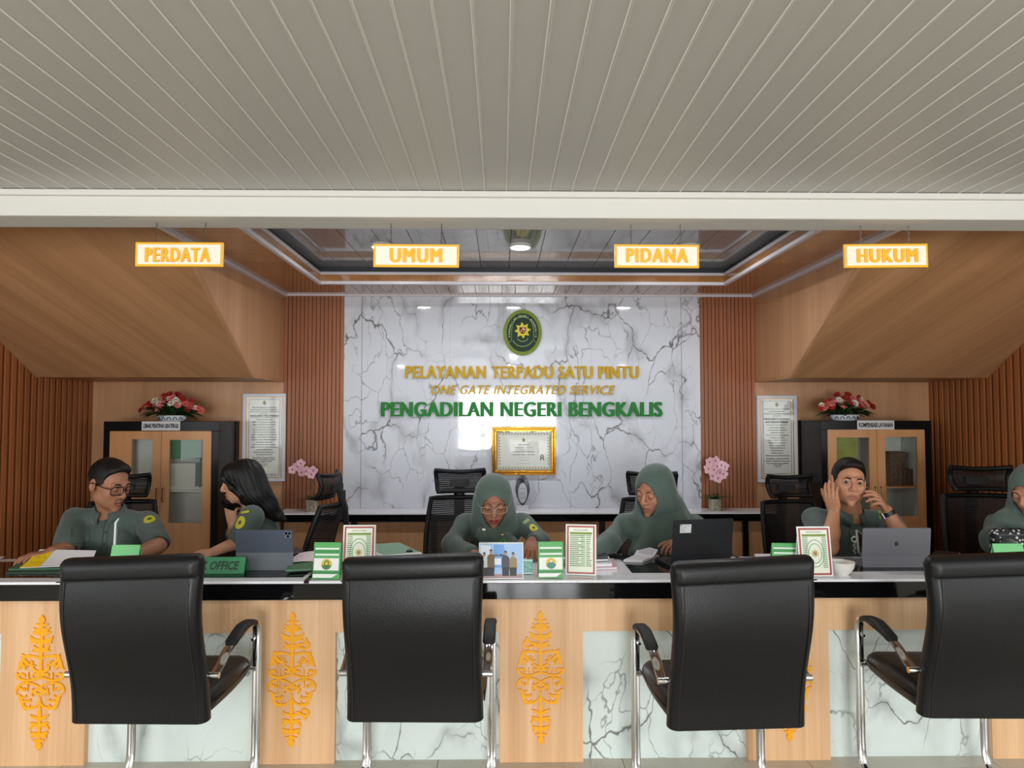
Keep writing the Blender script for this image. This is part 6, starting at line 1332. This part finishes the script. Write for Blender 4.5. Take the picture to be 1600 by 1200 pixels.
def torso(F_, pel, chest, shL, shR, nb, fat=1.0, k=.03, sc=1.0):
    k = .03
    w = np.linalg.norm(shL - shR) / 2; mid = (shL + shR) / 2; ax = (shR - shL) / np.linalg.norm(shR - shL); up = nb - pel; up = up / np.linalg.norm(up); fr = np.cross(ax, up); R = np.stack([ax, fr, up], 1)
    F_.ell(pel + V(0, 0, .05), V(.165 * fat, .125 * fat, .17) * sc, R, k); F_.ell(pel * .5 + chest * .5, V(.155 * fat, .115 * fat, .2) * sc, R, k); F_.ell(chest, V(w * .86, .108 * fat, .17) * sc, R, k)
    F_.cone(shL + ax * .03, nb + V(0, 0, -.03), .047 * sc, .05 * sc, k); F_.cone(shR - ax * .03, nb + V(0, 0, -.03), .047 * sc, .05 * sc, k)
    F_.cone(shL, shR, .05 * sc, .05 * sc, k); return ax, fr, up
def glasses(H, parent, m, r=.0012, hw=.0265, hh=.018, zc=.006, dy=-.1035):
    g = []
    for s in (-1, 1):
        P = [tuple(H.P(s * .033 + p[0], dy + .012 * ((s * .033 + p[0]) / .06) ** 2, zc + p[1])) for p in rrect(hw, hh, .013, 4)]; mb = MB(); mb.sweep(P, r, n=6, closed=True, up=tuple(H.D(0, -1, 0))); fr = obj('glasses_rim', mb, m, parent)
        mb = MB(); mb.add(P, [tuple(range(len(P)))]); obj('lens', mb, clear, fr, smooth=0)
        mb = MB(); mb.sweep([tuple(H.P(s * .0595, dy + .014, zc + .008)), tuple(H.P(s * .074, -.06, zc + .006)), tuple(H.P(s * .0815, .01, zc + .006)), tuple(H.P(s * .081, .035, zc - .012))], r, n=6); obj('glasses_temple', mb, m, fr)
    mb = MB(); mb.sweep([tuple(H.P(-.0075, dy, zc + .004)), tuple(H.P(0, dy - .002, zc + .007)), tuple(H.P(.0075, dy, zc + .004))], r, n=6); obj('glasses_bridge', mb, m, parent)
def collar(H, nb, ax, fr, up, parent, m, r=.066, open_=.6, h=.045):
    """shirt collar: two leaves meeting at the throat; fr points backwards or forwards, chosen toward the camera"""
    f = fr if fr[1] < 0 else -fr
    for s in (-1, 1):
        vs = []; nU = 12
        for i in range(nU + 1):
            u = i / nU; a = PI - (PI - open_ * .5) * u; e = ax * s * math.sin(a) * r + f * math.cos(a) * r * 1.05
            top = nb + e * 1.0 + up * (h * (.95 - .35 * u)) + V(0, 0, .0); low = nb + e * (1.22 + .12 * u) + up * (-.004 - .036 * u * u); vs += [tuple(top), tuple(top * .5 + low * .5 + e * .12 + up * .004), tuple(low)]
        fs = []
        for i in range(nU): b = i * 3; fs += [(b, b + 1, b + 4, b + 3), (b + 1, b + 2, b + 5, b + 4)]
        mb = MB(); mb.add(vs, fs); o = obj('collar', mb, m, parent, smooth=60); sd = o.modifiers.new('thick', 'SOLIDIFY'); sd.thickness = .003; sd.offset = 0
def folds(amp, *waves, zt=None):
    def f(x, y, z):
        r = 0
        for (a, b, c, ph) in waves: r = r + np.sin(a * x + b * y + c * z + ph + 1.6 * np.sin(7 * x + 5 * z + ph))
        return amp * r * (1 if zt is None else np.clip((zt - z) / .09, 0.12, 1))
    return f
def skin(name, col): return mat(name, col, .5, spec=.35, noise=(14, .05))
def person(lb, base): return thing('person', lb, 'person', tuple(base), 'staff behind the counter')
# ---------------------------------------------------------------- man in glasses, left
pel = A(178, 648, 3.98); pel[2] = .50; t = person('man in glasses and dark green uniform leaning over papers at left', (pel[0], pel[1], 0))
H = Head(A(171, 757, 3.74), 66, 18, 0, 1.11); nb = A(172, 797, 3.82); sL, sR = A(117, 812, 3.80), A(231, 817, 3.84); ch = (sL + sR) / 2 + V(0, .0, -.15)
eL, wL = A(102, 868, 3.62), A(80, 861, 3.50); eL[2] = max(eL[2], ZC + .045); wL[2] = ZC + .045; eR = A(246, 862, 3.66); eR[2] = ZC + .05; wR = A(205, 868, 3.46); wR[2] = ZC + .035
sk = skin('skin_tan', (158, 108, 82)); lip = mat('lips_brown', (128, 76, 64), .45)
B = Field(.0036); head_prims(B, H, 'down', nb, .056, 1.06, 1.1); torso(B, pel, ch, sL, sR, nb, .8, .05, .85)
for s_, e_, w_ in ((sL, eL, wL), (sR, eR, wR)): B.cone(s_, e_, .048, .041, .03); B.cone(e_, w_, .041, .028, .02)
hand(B, wL, (-.72, -.62, -.06), (0.1, .05, -1), -1, [(.25, .5, .4), (.2, .5, .4), (.2, .5, .4), (.25, .5, .4)], .08); hand(B, wR, (-.75, -.55, -.1), (0, 0, -1), 1, [.3, .3, .3, .3])
body = sdf_obj('body', B, [sk, lip], t, lips_fn(H)); surf = head_parts(H, body, t, 'down', .0042)
short_hair(H, t, .080, -.004); glasses(H, t, mat('glasses_black', (10, 9, 9), .5, spec=.2), .0024, .0275, .0195)
for s in (-1, 1):
    mb = MB(); mb.sweep([surf(s * x, z, .001) for x, z in ((.002, -.0435), (.010, -.0435), (.018, -.047), (.022, -.0525))], .0026, .0008, n=6, up=tuple(H.D(0, -1, 0)), taper=[.8, 1, .9, .4]); obj('moustache', mb, mat('stubble', (78, 52, 42), .7), t)
S = Field(.005); ax, fr, up = torso(S, pel, ch, sL, sR, nb, 1.04)
S.cone(sL, sL * .12 + eL * .88, .062, .064, .03); S.cone(sR, sR * .12 + eR * .88, .062, .064, .03)
for s_, e_ in ((sL, eL), (sR, eR)): pass
S.cone(nb + V(0, 0, -.01), nb + V(0, -.01, .2), .068, .062, .012, True); S.fn(folds(.0016, (30, 10, 22, 0), (-26, 12, 34, 1), (12, 0, 48, 2)))
S.ball(sL * .02 + eL * .98, .052, .004, True); S.ball(sR * .02 + eR * .98, .052, .004, True)
shirt = sdf_obj('shirt', S, sh_m, t); bs = BV[shirt.name]; collar(H, nb + V(0, -.008, -.012), ax, fr, up, t, sh_m, .064)
patch_disc(bs, 233.5, 811, 8, 10.5, .1, patch_y, 'sleeve_badge', t); patch_disc(bs, 233.5, 811, 3, 3, .1, patch_d, 'sleeve_badge_centre', t, .003)
seam_line(bs, [(166, 806), (163, 822), (160, 845), (158, 862)], .0016, sh_d, 'placket', shirt); seam_line(bs, [(172, 806), (170, 822), (167, 845), (165, 862)], .0012, sh_d, 'placket', shirt)
for x, y in ((167, 813), (165, 832), (163, 850)): patch_disc(bs, x, y, 1.6, 1.6, 0, sh_d, 'button', shirt, .003, 10, 1)
for q in ([(112, 826), (112, 846), (117, 849), (136, 848), (140, 844), (140, 824)], [(186, 824), (187, 842), (192, 846), (208, 845), (212, 841), (212, 823)]): seam_line(bs, q, .0011, sh_d, 'pocket_seam', shirt)
patch_quad(bs, [(108, 789), (138, 779), (140, 786), (112, 797)], sh_m, 'epaulette', t, .005); patch_quad(bs, [(200, 782), (226, 794), (223, 802), (198, 789)], sh_m, 'epaulette', t, .005)
lower_body(t, pel, .05, -1)
# ---------------------------------------------------------------- woman on the phone
pel = A(428, 648, 4.02); pel[2] = .50; t = person('woman with long black hair talking on a phone, turned sideways behind the tablet', (pel[0], pel[1], 0))
H = Head(A(378, 754, 3.86), -74, 10, 4, .98); nb = A(395, 797, 3.88); sN, sF = A(392, 808, 3.74), A(402, 806, 4.06); ch = (sN + sF) / 2 + V(.035, 0, -.14)
eN, wN = A(374, 868, 3.70), A(335, 872, 3.60); eN[2] = ZC + .06; wN[2] = ZC + .03; eF = A(366, 862, 4.0); eF[2] = ZC + .05; wF = A(364, 821, 3.85)
sk2 = skin('skin_light_tan', (190, 140, 112)); lip2 = mat('lips_rose', (164, 92, 84), .45)
B = Field(.0036); head_prims(B, H, 'down', nb, .046, .98, .95); torso(B, pel, ch, sF, sN, nb, .75, .05, .8)
for s_, e_, w_ in ((sN, eN, wN), (sF, eF, wF)): B.cone(s_, e_, .042, .036, .03); B.cone(e_, w_, .036, .024, .02)
hand(B, wN, (-.95, -.3, -.06), (0, 0, -1), 1, [.2, .2, .25, .3], .05, .92); hand(B, wF, (-.10, -.12, 1), (.30, .95, .1), 1, [(.5, .9, .6), (.6, .9, .6), (.6, .9, .6), (.7, .9, .6)], .03, .9, (.8, .5, .3), .2)
body = sdf_obj('body', B, [sk2, lip2], t, lips_fn(H)); head_parts(H, body, t, 'down', .0026)
S = Field(.005); ax, fr, up = torso(S, pel, ch, sF, sN, nb, .98, .05, .97); S.cone(sN, sN * .1 + eN * .9, .062, .060, .03); S.cone(sF, sF * .1 + eF * .9, .060, .058, .03); S.cone(nb, nb + V(-.03, 0, .2), .054, .056, .012, True)
S.ball(eN, .05, .004, True); S.ball(eF + (wF - eF) * .35, .05, .01, True); S.fn(folds(.0016, (30, 10, 22, 0), (-26, 12, 34, 1), (16, 0, 40, 2)))
shirt = sdf_obj('shirt', S, sh_m, t); bs = BV[shirt.name]; collar(H, nb + V(0, 0, -.01), ax, fr, up, t, sh_m, .056)
patch_disc(bs, 375, 816.5, 8, 9.5, 0, patch_y, 'sleeve_badge', t); patch_disc(bs, 375, 816.5, 2.4, 3, 0, patch_d, 'sleeve_badge_centre', t, .003); patch_quad(bs, [(376, 799.5), (389, 797), (389, 800.5), (376, 803)], patch_y, 'sleeve_tab', t)
Hr = Field(.0042); k = H.k
Hr.ell(H.P(0, .020, .040), V(.084, .103, .088) * k, H.R); Hr.ell(H.P(0, .034, -.02), V(.088, .084, .115) * k, H.R, .03); Hr.ell(H.P(0, -.05, .072), V(.062, .044, .042) * k, H.R, .02)
q0, q1, q2, q3 = A(402, 772, 3.86), A(417, 790, 3.88), A(433, 805, 3.90), A(445, 812, 3.90); Hr.cone(H.P(0, .05, -.03), q0, .078, .07, .04); Hr.cone(q0, q1, .066, .056, .04); Hr.cone(q1, q2, .052, .034, .03); Hr.cone(q2, q3, .03, .012, .02)
Hr.ell(H.P(0, -.135, -.045), V(.125, .088, .098) * k, H.R, .01, True)
for s in (-1, 1): Hr.cone(H.P(s * .05, -.088, .050), H.P(s * .074, -.052, -.005), .011, .012, .014); Hr.cone(H.P(s * .074, -.052, -.005), H.P(s * .074, -.018, -.05), .012, .016, .02)
Hr.cone(H.P(-.05, -.086, .052), H.P(.05, -.086, .052), .012, .012, .015)
Hr.fn(lambda x, y, z: .0012 * np.sin(x * 260 + z * 150 + 2 * np.sin(z * 30)) )
sdf_obj('hair', Hr, hair_m, t); lower_body(t, pel, -1, -.2)
pp = A(361.5, 790, 3.83); tp = thing('smartphone', 'black smartphone held at the jaw of the woman with long hair', 'phone', tuple(pp))
l_ = Vector((.62, .68, -.40)).normalized(); s_ = Vector((.1, .55, .8)); s_ = (s_ - l_ * s_.dot(l_)).normalized(); n_ = s_.cross(l_); phone_mb(tp, .022, .056, .009, Matrix(((s_.x, l_.x, n_.x, pp.x if hasattr(pp, 'x') else pp[0]), (s_.y, l_.y, n_.y, pp[1]), (s_.z, l_.z, n_.z, pp[2]), (0, 0, 0, 1))))
# ---------------------------------------------------------------- headscarf builder
def headscarf(H, nb, sL, sR, t, chest_pts, opening=(.056, .082), oz=-.014, waves=((44, 8, 20, 0), (-36, 10, 34, 2), (22, 0, 56, 1)), amp=.0028, crown=1.0, cape=.075, oy=-.112, m=None):
    S = Field(.0045); k = H.k; S.ell(H.P(0, .016, .026), V(.090, .113, .100 * crown) * k, H.R); S.ell(H.P(0, .004, -.035), V(.090, .094, .088) * k, H.R, .025)
    S.cone(H.P(0, -.012, -.075), nb + V(0, -.03, -.02), .076, .088, .03); ax_ = (sR - sL) / np.linalg.norm(sR - sL)
    for sg, s_ in ((-1, sL), (1, sR)):
        S.cone(H.P(sg * .03, .03, -.02), nb + ax_ * sg * .075 + V(0, -.01, -.02), .068, .066, .03); S.cone(nb + ax_ * sg * .05 + V(0, -.015, -.02), nb * .35 + s_ * .65 + V(0, -.01, -.015), cape, cape * .85, .03)
    for (a, b, ra, rb) in chest_pts: S.cone(a, b, ra, rb, .03)
    S.ell(H.P(0, -.027, -.030), V(.069, .068, .094) * k, H.R, .015); S.ell(H.P(0, -.050, -.075), V(.046, .043, .050) * k, H.R, .015)
    S.fn(folds(amp, *waves, zt=H.c[2] - .05)); S.oval(H, opening[0], opening[1], oz, -.022)
    return sdf_obj('headscarf', S, m or hij, t)
# ---------------------------------------------------------------- woman in glasses, middle
pel = A(772, 648, 3.98); pel[2] = .50; t = person('woman in green headscarf and pale glasses looking down behind the desk calendar', (pel[0], pel[1], 0))
H = Head(A(771, 782, 3.72), 3, 24, 0, 1.09); nb = A(773, 822, 3.82); sL, sR = A(727, 819, 3.83), A(818, 819, 3.83); ch = (sL + sR) / 2 + V(0, 0, -.14)
eL, wL = A(706, 868, 3.70), A(742, 876, 3.46); eL[2] = ZC + .045; wL[2] = ZC + .035; eR, wR = A(843, 860, 3.68), A(829, 856, 3.46); eR[2] = ZC + .06; wR = A(831, 852, 3.56); wR[2] = ZC + .082
sk3 = skin('skin_brown', (152, 102, 78)); lip3 = mat('lips_red', (140, 60, 56), .45)
B = Field(.0036); head_prims(B, H, 'down', nb, .048, 1.0, .95, False); torso(B, pel, ch, sL, sR, nb, .75, .05, .8)
for s_, e_, w_ in ((sL, eL, wL), (sR, eR, wR)): B.cone(s_, e_, .042, .036, .03); B.cone(e_, w_, .036, .026, .02)
hand(B, wR, (-.10, -.85, -.22), (0, .2, -1), 1, [(.95, .5, .3), (.85, .5, .3), (.85, .5, .3), (.95, .55, .3)], .13, .95); hand(B, wL, (.7, -.6, -.2), (0, 0, -1), -1, [.3, .3, .3, .3], .05, .95)
body = sdf_obj('body', B, [sk3, lip3], t, lips_fn(H)); head_parts(H, body, t, 'down', .0026); glasses(H, t, mat('glasses_pale', (196, 180, 158), .4, .2), .0012, .027, .0165)
S = Field(.005); ax, fr, up = torso(S, pel, ch, sL, sR, nb, 1.02)
for s_, e_, w_ in ((sL, eL, wL), (sR, eR, wR)): S.cone(s_, e_, .057, .048, .03); S.cone(e_, e_ * .15 + w_ * .85, .049, .040, .03)
S.ball(wR + (wR - eR) * .12, .034, .004, True); S.fn(folds(.0018, (30, 10, 22, 0), (-26, 12, 34, 1), (12, 0, 48, 2)))
shirt = sdf_obj('shirt', S, sh_m, t); bs = BV[shirt.name]
sc = headscarf(H, nb, sL, sR, t, [(nb + V(-.03, -.06, -.03), A(800, 850, 3.66), .06, .035), (nb + V(.03, -.05, -.03), A(752, 838, 3.68), .06, .03)], (.0570, .087), -.016, crown=.97, cape=.058)
bh = BV[sc.name]
patch_disc(bs, 834, 825, 6.5, 10, .5, patch_y, 'sleeve_badge', t); patch_disc(bs, 834, 825, 2.2, 3.2, .5, patch_d, 'sleeve_badge_centre', t, .003); patch_quad(bs, [(816, 816), (825, 809), (828, 813), (819, 820)], mat('patch_pale_green', (130, 160, 96), .7), 'sleeve_tab', t)
seam_line(bs, [(748, 826), (745, 845), (745, 865)], .0013, sh_d, 'placket', shirt)
def pin(px, py, r, m, nm, t): 
    h = min((x for x in (hitp(bs, px, py)[0], hitp(bh, px, py)[0]) if x is not None), key=lambda v: (v - CAM).length, default=None)
    if h is None: return
    mb = MB(); mb.ball(tuple(h), (r, r * .5, r), 12, 7); obj(nm, mb, m, t, smooth=60)
pin(756, 828, .012, mat('brooch_silver', (206, 204, 200), .25, .8), 'brooch', t); pin(785, 836, .009, mat('brooch_gold', (190, 160, 110), .25, .8), 'gold_pin', t)
h = min((x for x in (hitp(bs, 785.5, 846)[0], hitp(bh, 785.5, 846)[0]) if x is not None), key=lambda v: (v - CAM).length, default=None)
if h is not None:
    mb = MB(); mb.sweep([(h.x + .013 * math.cos(u), h.y - .012, h.z + .013 * math.sin(u)) for u in np.linspace(0, 2 * PI, 20, endpoint=False)], .004, n=6, closed=True, up=(0, 1, 0)); obj('badge_reel', mb, mat('reel_green', (30, 130, 56), .3), t)
lower_body(t, pel, 0, -1)
# ---------------------------------------------------------------- woman in long headscarf beside the laptop
pel = A(1030, 648, 3.98); pel[2] = .50; t = person('woman in long green headscarf reaching across the counter beside the black laptop', (pel[0], pel[1], 0))
H = Head(A(1022, 767, 3.74), -46, 18, 6, 1.07); nb = A(1024, 808, 3.82); sL, sR = A(975, 822, 3.80), A(1085, 822, 3.86); ch = (sL + sR) / 2 + V(0, 0, -.14)
eL, wL = A(950, 850, 3.62), A(912, 868, 3.40); wL[2] = ZC + .05; eR, wR = A(1095, 862, 3.68), A(1074, 850, 3.56); eR[2] = ZC + .07
B = Field(.0036); head_prims(B, H, 'down', nb, .048, 1.03, .98, False); torso(B, pel, ch, sL, sR, nb, .8, .05, .8)
for s_, e_, w_ in ((sL, eL, wL), (sR, eR, wR)): B.cone(s_, e_, .044, .038, .03); B.cone(e_, w_, .038, .026, .02)
hand(B, wR, (-.85, -.12, .02), (-.1, .25, -1), -1, [(.25, .3, .3), (.5, .6, .4), (.6, .6, .4), (.6, .6, .5)], .1, .95); hand(B, wL, (-.8, -.6, -.2), (0, 0, -1), -1, [.3, .3, .3, .3], .05, .95)
sk4 = skin('skin_warm_tan', (178, 124, 98)); body = sdf_obj('body', B, [sk4, lip2], t, lips_fn(H)); head_parts(H, body, t, 'down', .0026)
S = Field(.005); torso(S, pel, ch, sL, sR, nb, 1.05)
for s_, e_, w_ in ((sL, eL, wL), (sR, eR, wR)): S.cone(s_, e_, .058, .050, .03); S.cone(e_, e_ * .12 + w_ * .88, .052, .042, .03)
S.fn(folds(.002, (30, 10, 22, 0), (-26, 12, 34, 1), (12, 0, 48, 2))); sdf_obj('tunic', S, hij, t)
headscarf(H, nb, sL, sR, t, [(nb + V(-.02, -.05, -.03), A(1000, 866, 3.66), .07, .06), (nb + V(.0, -.05, -.03), A(1040, 868, 3.68), .07, .07), (nb + V(.04, 0, 0), A(1085, 845, 3.76), .085, .075), (nb + V(-.05, -.01, -.02), A(985, 822, 3.74), .075, .065), (H.P(0, .06, -.03), A(1062, 812, 3.88), .075, .075)],
          (.0575, .089), -.016, waves=((62, 8, 4, 0), (-50, 12, 10, 2), (34, 0, 22, 1)), amp=.0055, crown=1.06, cape=.084); lower_body(t, pel, 0, -1)
# ---------------------------------------------------------------- man with raised hands, right
pel = A(1326, 648, 4.0); pel[2] = .50; t = person('man with short black hair resting on raised hands, wearing a black watch', (pel[0], pel[1], 0))
H = Head(A(1326, 754, 3.76), -12, 2, 5, 1.07); nb = A(1328, 800, 3.86); sL, sR = A(1272, 812, 3.88), A(1386, 815, 3.88); ch = (sL + sR) / 2 + V(0, 0, -.15)
eL, wL = A(1296, 872, 3.60), A(1303, 800, 3.70); eL[2] = ZC + .045; eR, wR = A(1416, 872, 3.62), A(1385, 797, 3.66); eR[2] = ZC + .045
sk5 = skin('skin_golden', (184, 130, 100)); B = Field(.0036); head_prims(B, H, 'open', nb, .060, 1.12, 1.22); torso(B, pel, ch, sL, sR, nb, .85, .05, .85)
for s_, e_, w_ in ((sL, eL, wL), (sR, eR, wR)): B.cone(s_, e_, .05, .043, .03); B.cone(e_, e_ * .6 + w_ * .4, .043, .041, .02); B.cone(e_ * .6 + w_ * .4, w_, .041, .028, .02)
hand(B, wL, (-.16, -.06, 1), (.75, .6, 0), 1, [(.1, .3, .3), (.08, .3, .3), (.08, .32, .35), (.12, .36, .35)], .02, 1.0, (.8, .5, .3), .2)
hand(B, wR, (-.62, -.35, .72), (-.55, .45, -.5), -1, [(.35, .5, .3), (.5, .6, .4), (.6, .7, .5), (.7, .8, .5)], .1, 1.0, (.6, .6, .5), .3)
lip5 = mat('lips_tan', (160, 104, 86), .45); body = sdf_obj('body', B, [sk5, lip5], t, lips_fn(H)); GAZE = (-.22, 0); head_parts(H, body, t, 'open', .0042, brow_dz=-.002)
short_hair(H, t, .076, -.002)
S = Field(.005); ax, fr, up = torso(S, pel, ch, sL, sR, nb, 1.08); mL, mR = sL * .25 + eL * .75, sR * .3 + eR * .7; S.cone(sL, mL, .064, .063, .03); S.cone(sR, mR, .064, .062, .03); S.cone(nb + V(0, 0, -.01), nb + V(0, -.01, .2), .070, .064, .012, True)
S.ball(mL + (eL - sL) * .16, .06, .004, True); S.ball(mR + (eR - sR) * .16, .06, .004, True); S.fn(folds(.0016, (30, 10, 22, 0), (-26, 12, 34, 1), (12, 0, 48, 2)))
shirt = sdf_obj('shirt', S, sh_m, t); bs = BV[shirt.name]; collar(H, nb + V(0, -.01, -.012), ax, fr, up, t, sh_m, .066)
seam_line(bs, [(1329, 812), (1328, 835), (1327, 862)], .0016, sh_d, 'placket', shirt)
for y in (818, 834, 850): patch_disc(bs, 1327, y, 1.6, 1.6, 0, sh_d, 'button', shirt, .003, 10, 1)
patch_quad(bs, [(1372, 798), (1377, 797), (1379, 810), (1375, 812)], mat('patch_bright_green', (132, 178, 66), .7), 'sleeve_badge', t)
seam_line(bs, [(1338, 845), (1338, 862)], .0012, sh_d, 'pocket_seam', shirt)
d_ = (wR - eR) / np.linalg.norm(wR - eR); wc = wR - d_ * .02; u_ = np.cross(d_, V(0, 1, 0)); u_ /= np.linalg.norm(u_); v_ = np.cross(d_, u_); wt = mat('watch_black', (16, 16, 18), .4)
mb = MB(); rings = []
for o_, r_ in ((-.012, .0305), (-.011, .033), (.011, .033), (.012, .0305)): rings.append([tuple(wc + d_ * o_ + (u_ * math.cos(a) + v_ * math.sin(a)) * r_) for a in np.linspace(0, 2 * PI, 28, endpoint=False)])
mb.loft(rings, cap=False); st = obj('watch_strap', mb, wt, t, smooth=60); cw = wc + u_ * .034; mb = MB(); mb.M = Matrix(((v_[0], u_[0], d_[0], cw[0]), (v_[1], u_[1], d_[1], cw[1]), (v_[2], u_[2], d_[2], cw[2]), (0, 0, 0, 1))); mb.box(-.016, .016, -.004, .005, -.018, .018); obj('watch_case', mb, mat('watch_case_silver', (170, 172, 176), .3, .7), st, bev=.003)
h = hitp(bs, 1333, 842)[0]
if h is not None:
    q = h + Vector((0, -.012, 0)); w_m = mat('lanyard_white', (214, 214, 212), .5)
    mb = MB(); mb.sweep([(q.x + .0135 * math.cos(u), q.y, q.z + .0135 * math.sin(u)) for u in np.linspace(0, 2 * PI, 20, endpoint=False)], .0038, n=6, closed=True, up=(0, 1, 0)); rl = obj('badge_reel', mb, w_m, t)
    mb = MB()
    for i, (dx, dz) in enumerate(((.003, -.022), (-.002, -.034), (.004, -.046), (-.003, -.058), (.003, -.07))): mb.sweep([(q.x + dx + .004 * math.cos(u), q.y, q.z + dz + .006 * math.sin(u)) for u in np.linspace(0, 2 * PI, 10, endpoint=False)], .0013, n=4, closed=True, up=(0, 1, 0))
    obj('badge_chain', mb, w_m, rl)
lower_body(t, pel, 0, -1)
# ---------------------------------------------------------------- person at the right edge
pel = A(1625, 648, 3.96); pel[2] = .50; t = person('person in green headscarf cut by the right edge, bending over the counter', (pel[0], pel[1], 0))
H = Head(A(1609, 766, 3.70), -60, 28, 4, 1.02); nb = A(1606, 808, 3.82); sL, sR = A(1560, 824, 3.80), A(1676, 826, 3.84); ch = (sL + sR) / 2 + V(0, 0, -.14)
eL, wL = A(1553, 866, 3.68), A(1585, 872, 3.46); eL[2] = ZC + .06; wL[2] = ZC + .035; eR, wR = A(1690, 862, 3.66), A(1660, 870, 3.44); eR[2] = ZC + .06; wR[2] = ZC + .035
B = Field(.0042); head_prims(B, H, 'down', nb, .048, 1, .95, False); torso(B, pel, ch, sL, sR, nb, .8, .05, .8)
for s_, e_, w_ in ((sL, eL, wL), (sR, eR, wR)): B.cone(s_, e_, .044, .038, .03); B.cone(e_, w_, .038, .026, .02)
hand(B, wL, (.6, -.75, -.12), (0, 0, -1), -1, [.3, .3, .3, .3], .05, .95); hand(B, wR, (-.6, -.75, -.12), (0, 0, -1), 1, [.3, .3, .3, .3], .05, .95)
body = sdf_obj('body', B, [sk4, lip2], t, lips_fn(H)); head_parts(H, body, t, 'down', .0026)
S = Field(.005); torso(S, pel, ch, sL, sR, nb, 1.05)
for s_, e_, w_ in ((sL, eL, wL), (sR, eR, wR)): S.cone(s_, e_, .066, .060, .04); S.cone(e_, e_ * .12 + w_ * .88, .06, .046, .03)
S.fn(folds(.002, (30, 10, 22, 0), (-26, 12, 34, 1), (12, 0, 48, 2))); sdf_obj('tunic', S, sh_m, t)
headscarf(H, nb, sL, sR, t, [(nb + V(-.02, -.05, -.03), A(1590, 850, 3.66), .085, .06), (nb + V(.0, -.05, -.03), A(1640, 850, 3.66), .085, .07), (nb + V(-.05, -.01, -.02), A(1566, 816, 3.76), .08, .06), (nb + V(.05, -.01, -.02), A(1680, 822, 3.76), .08, .06), (H.P(0, .05, -.03), A(1600, 806, 3.86), .08, .07)],
          (.0575, .089), -.016, waves=((62, 8, 4, 0), (-50, 12, 10, 2), (34, 0, 22, 1)), amp=.0055, crown=1.06, cape=.08); lower_body(t, pel, 0, -1)
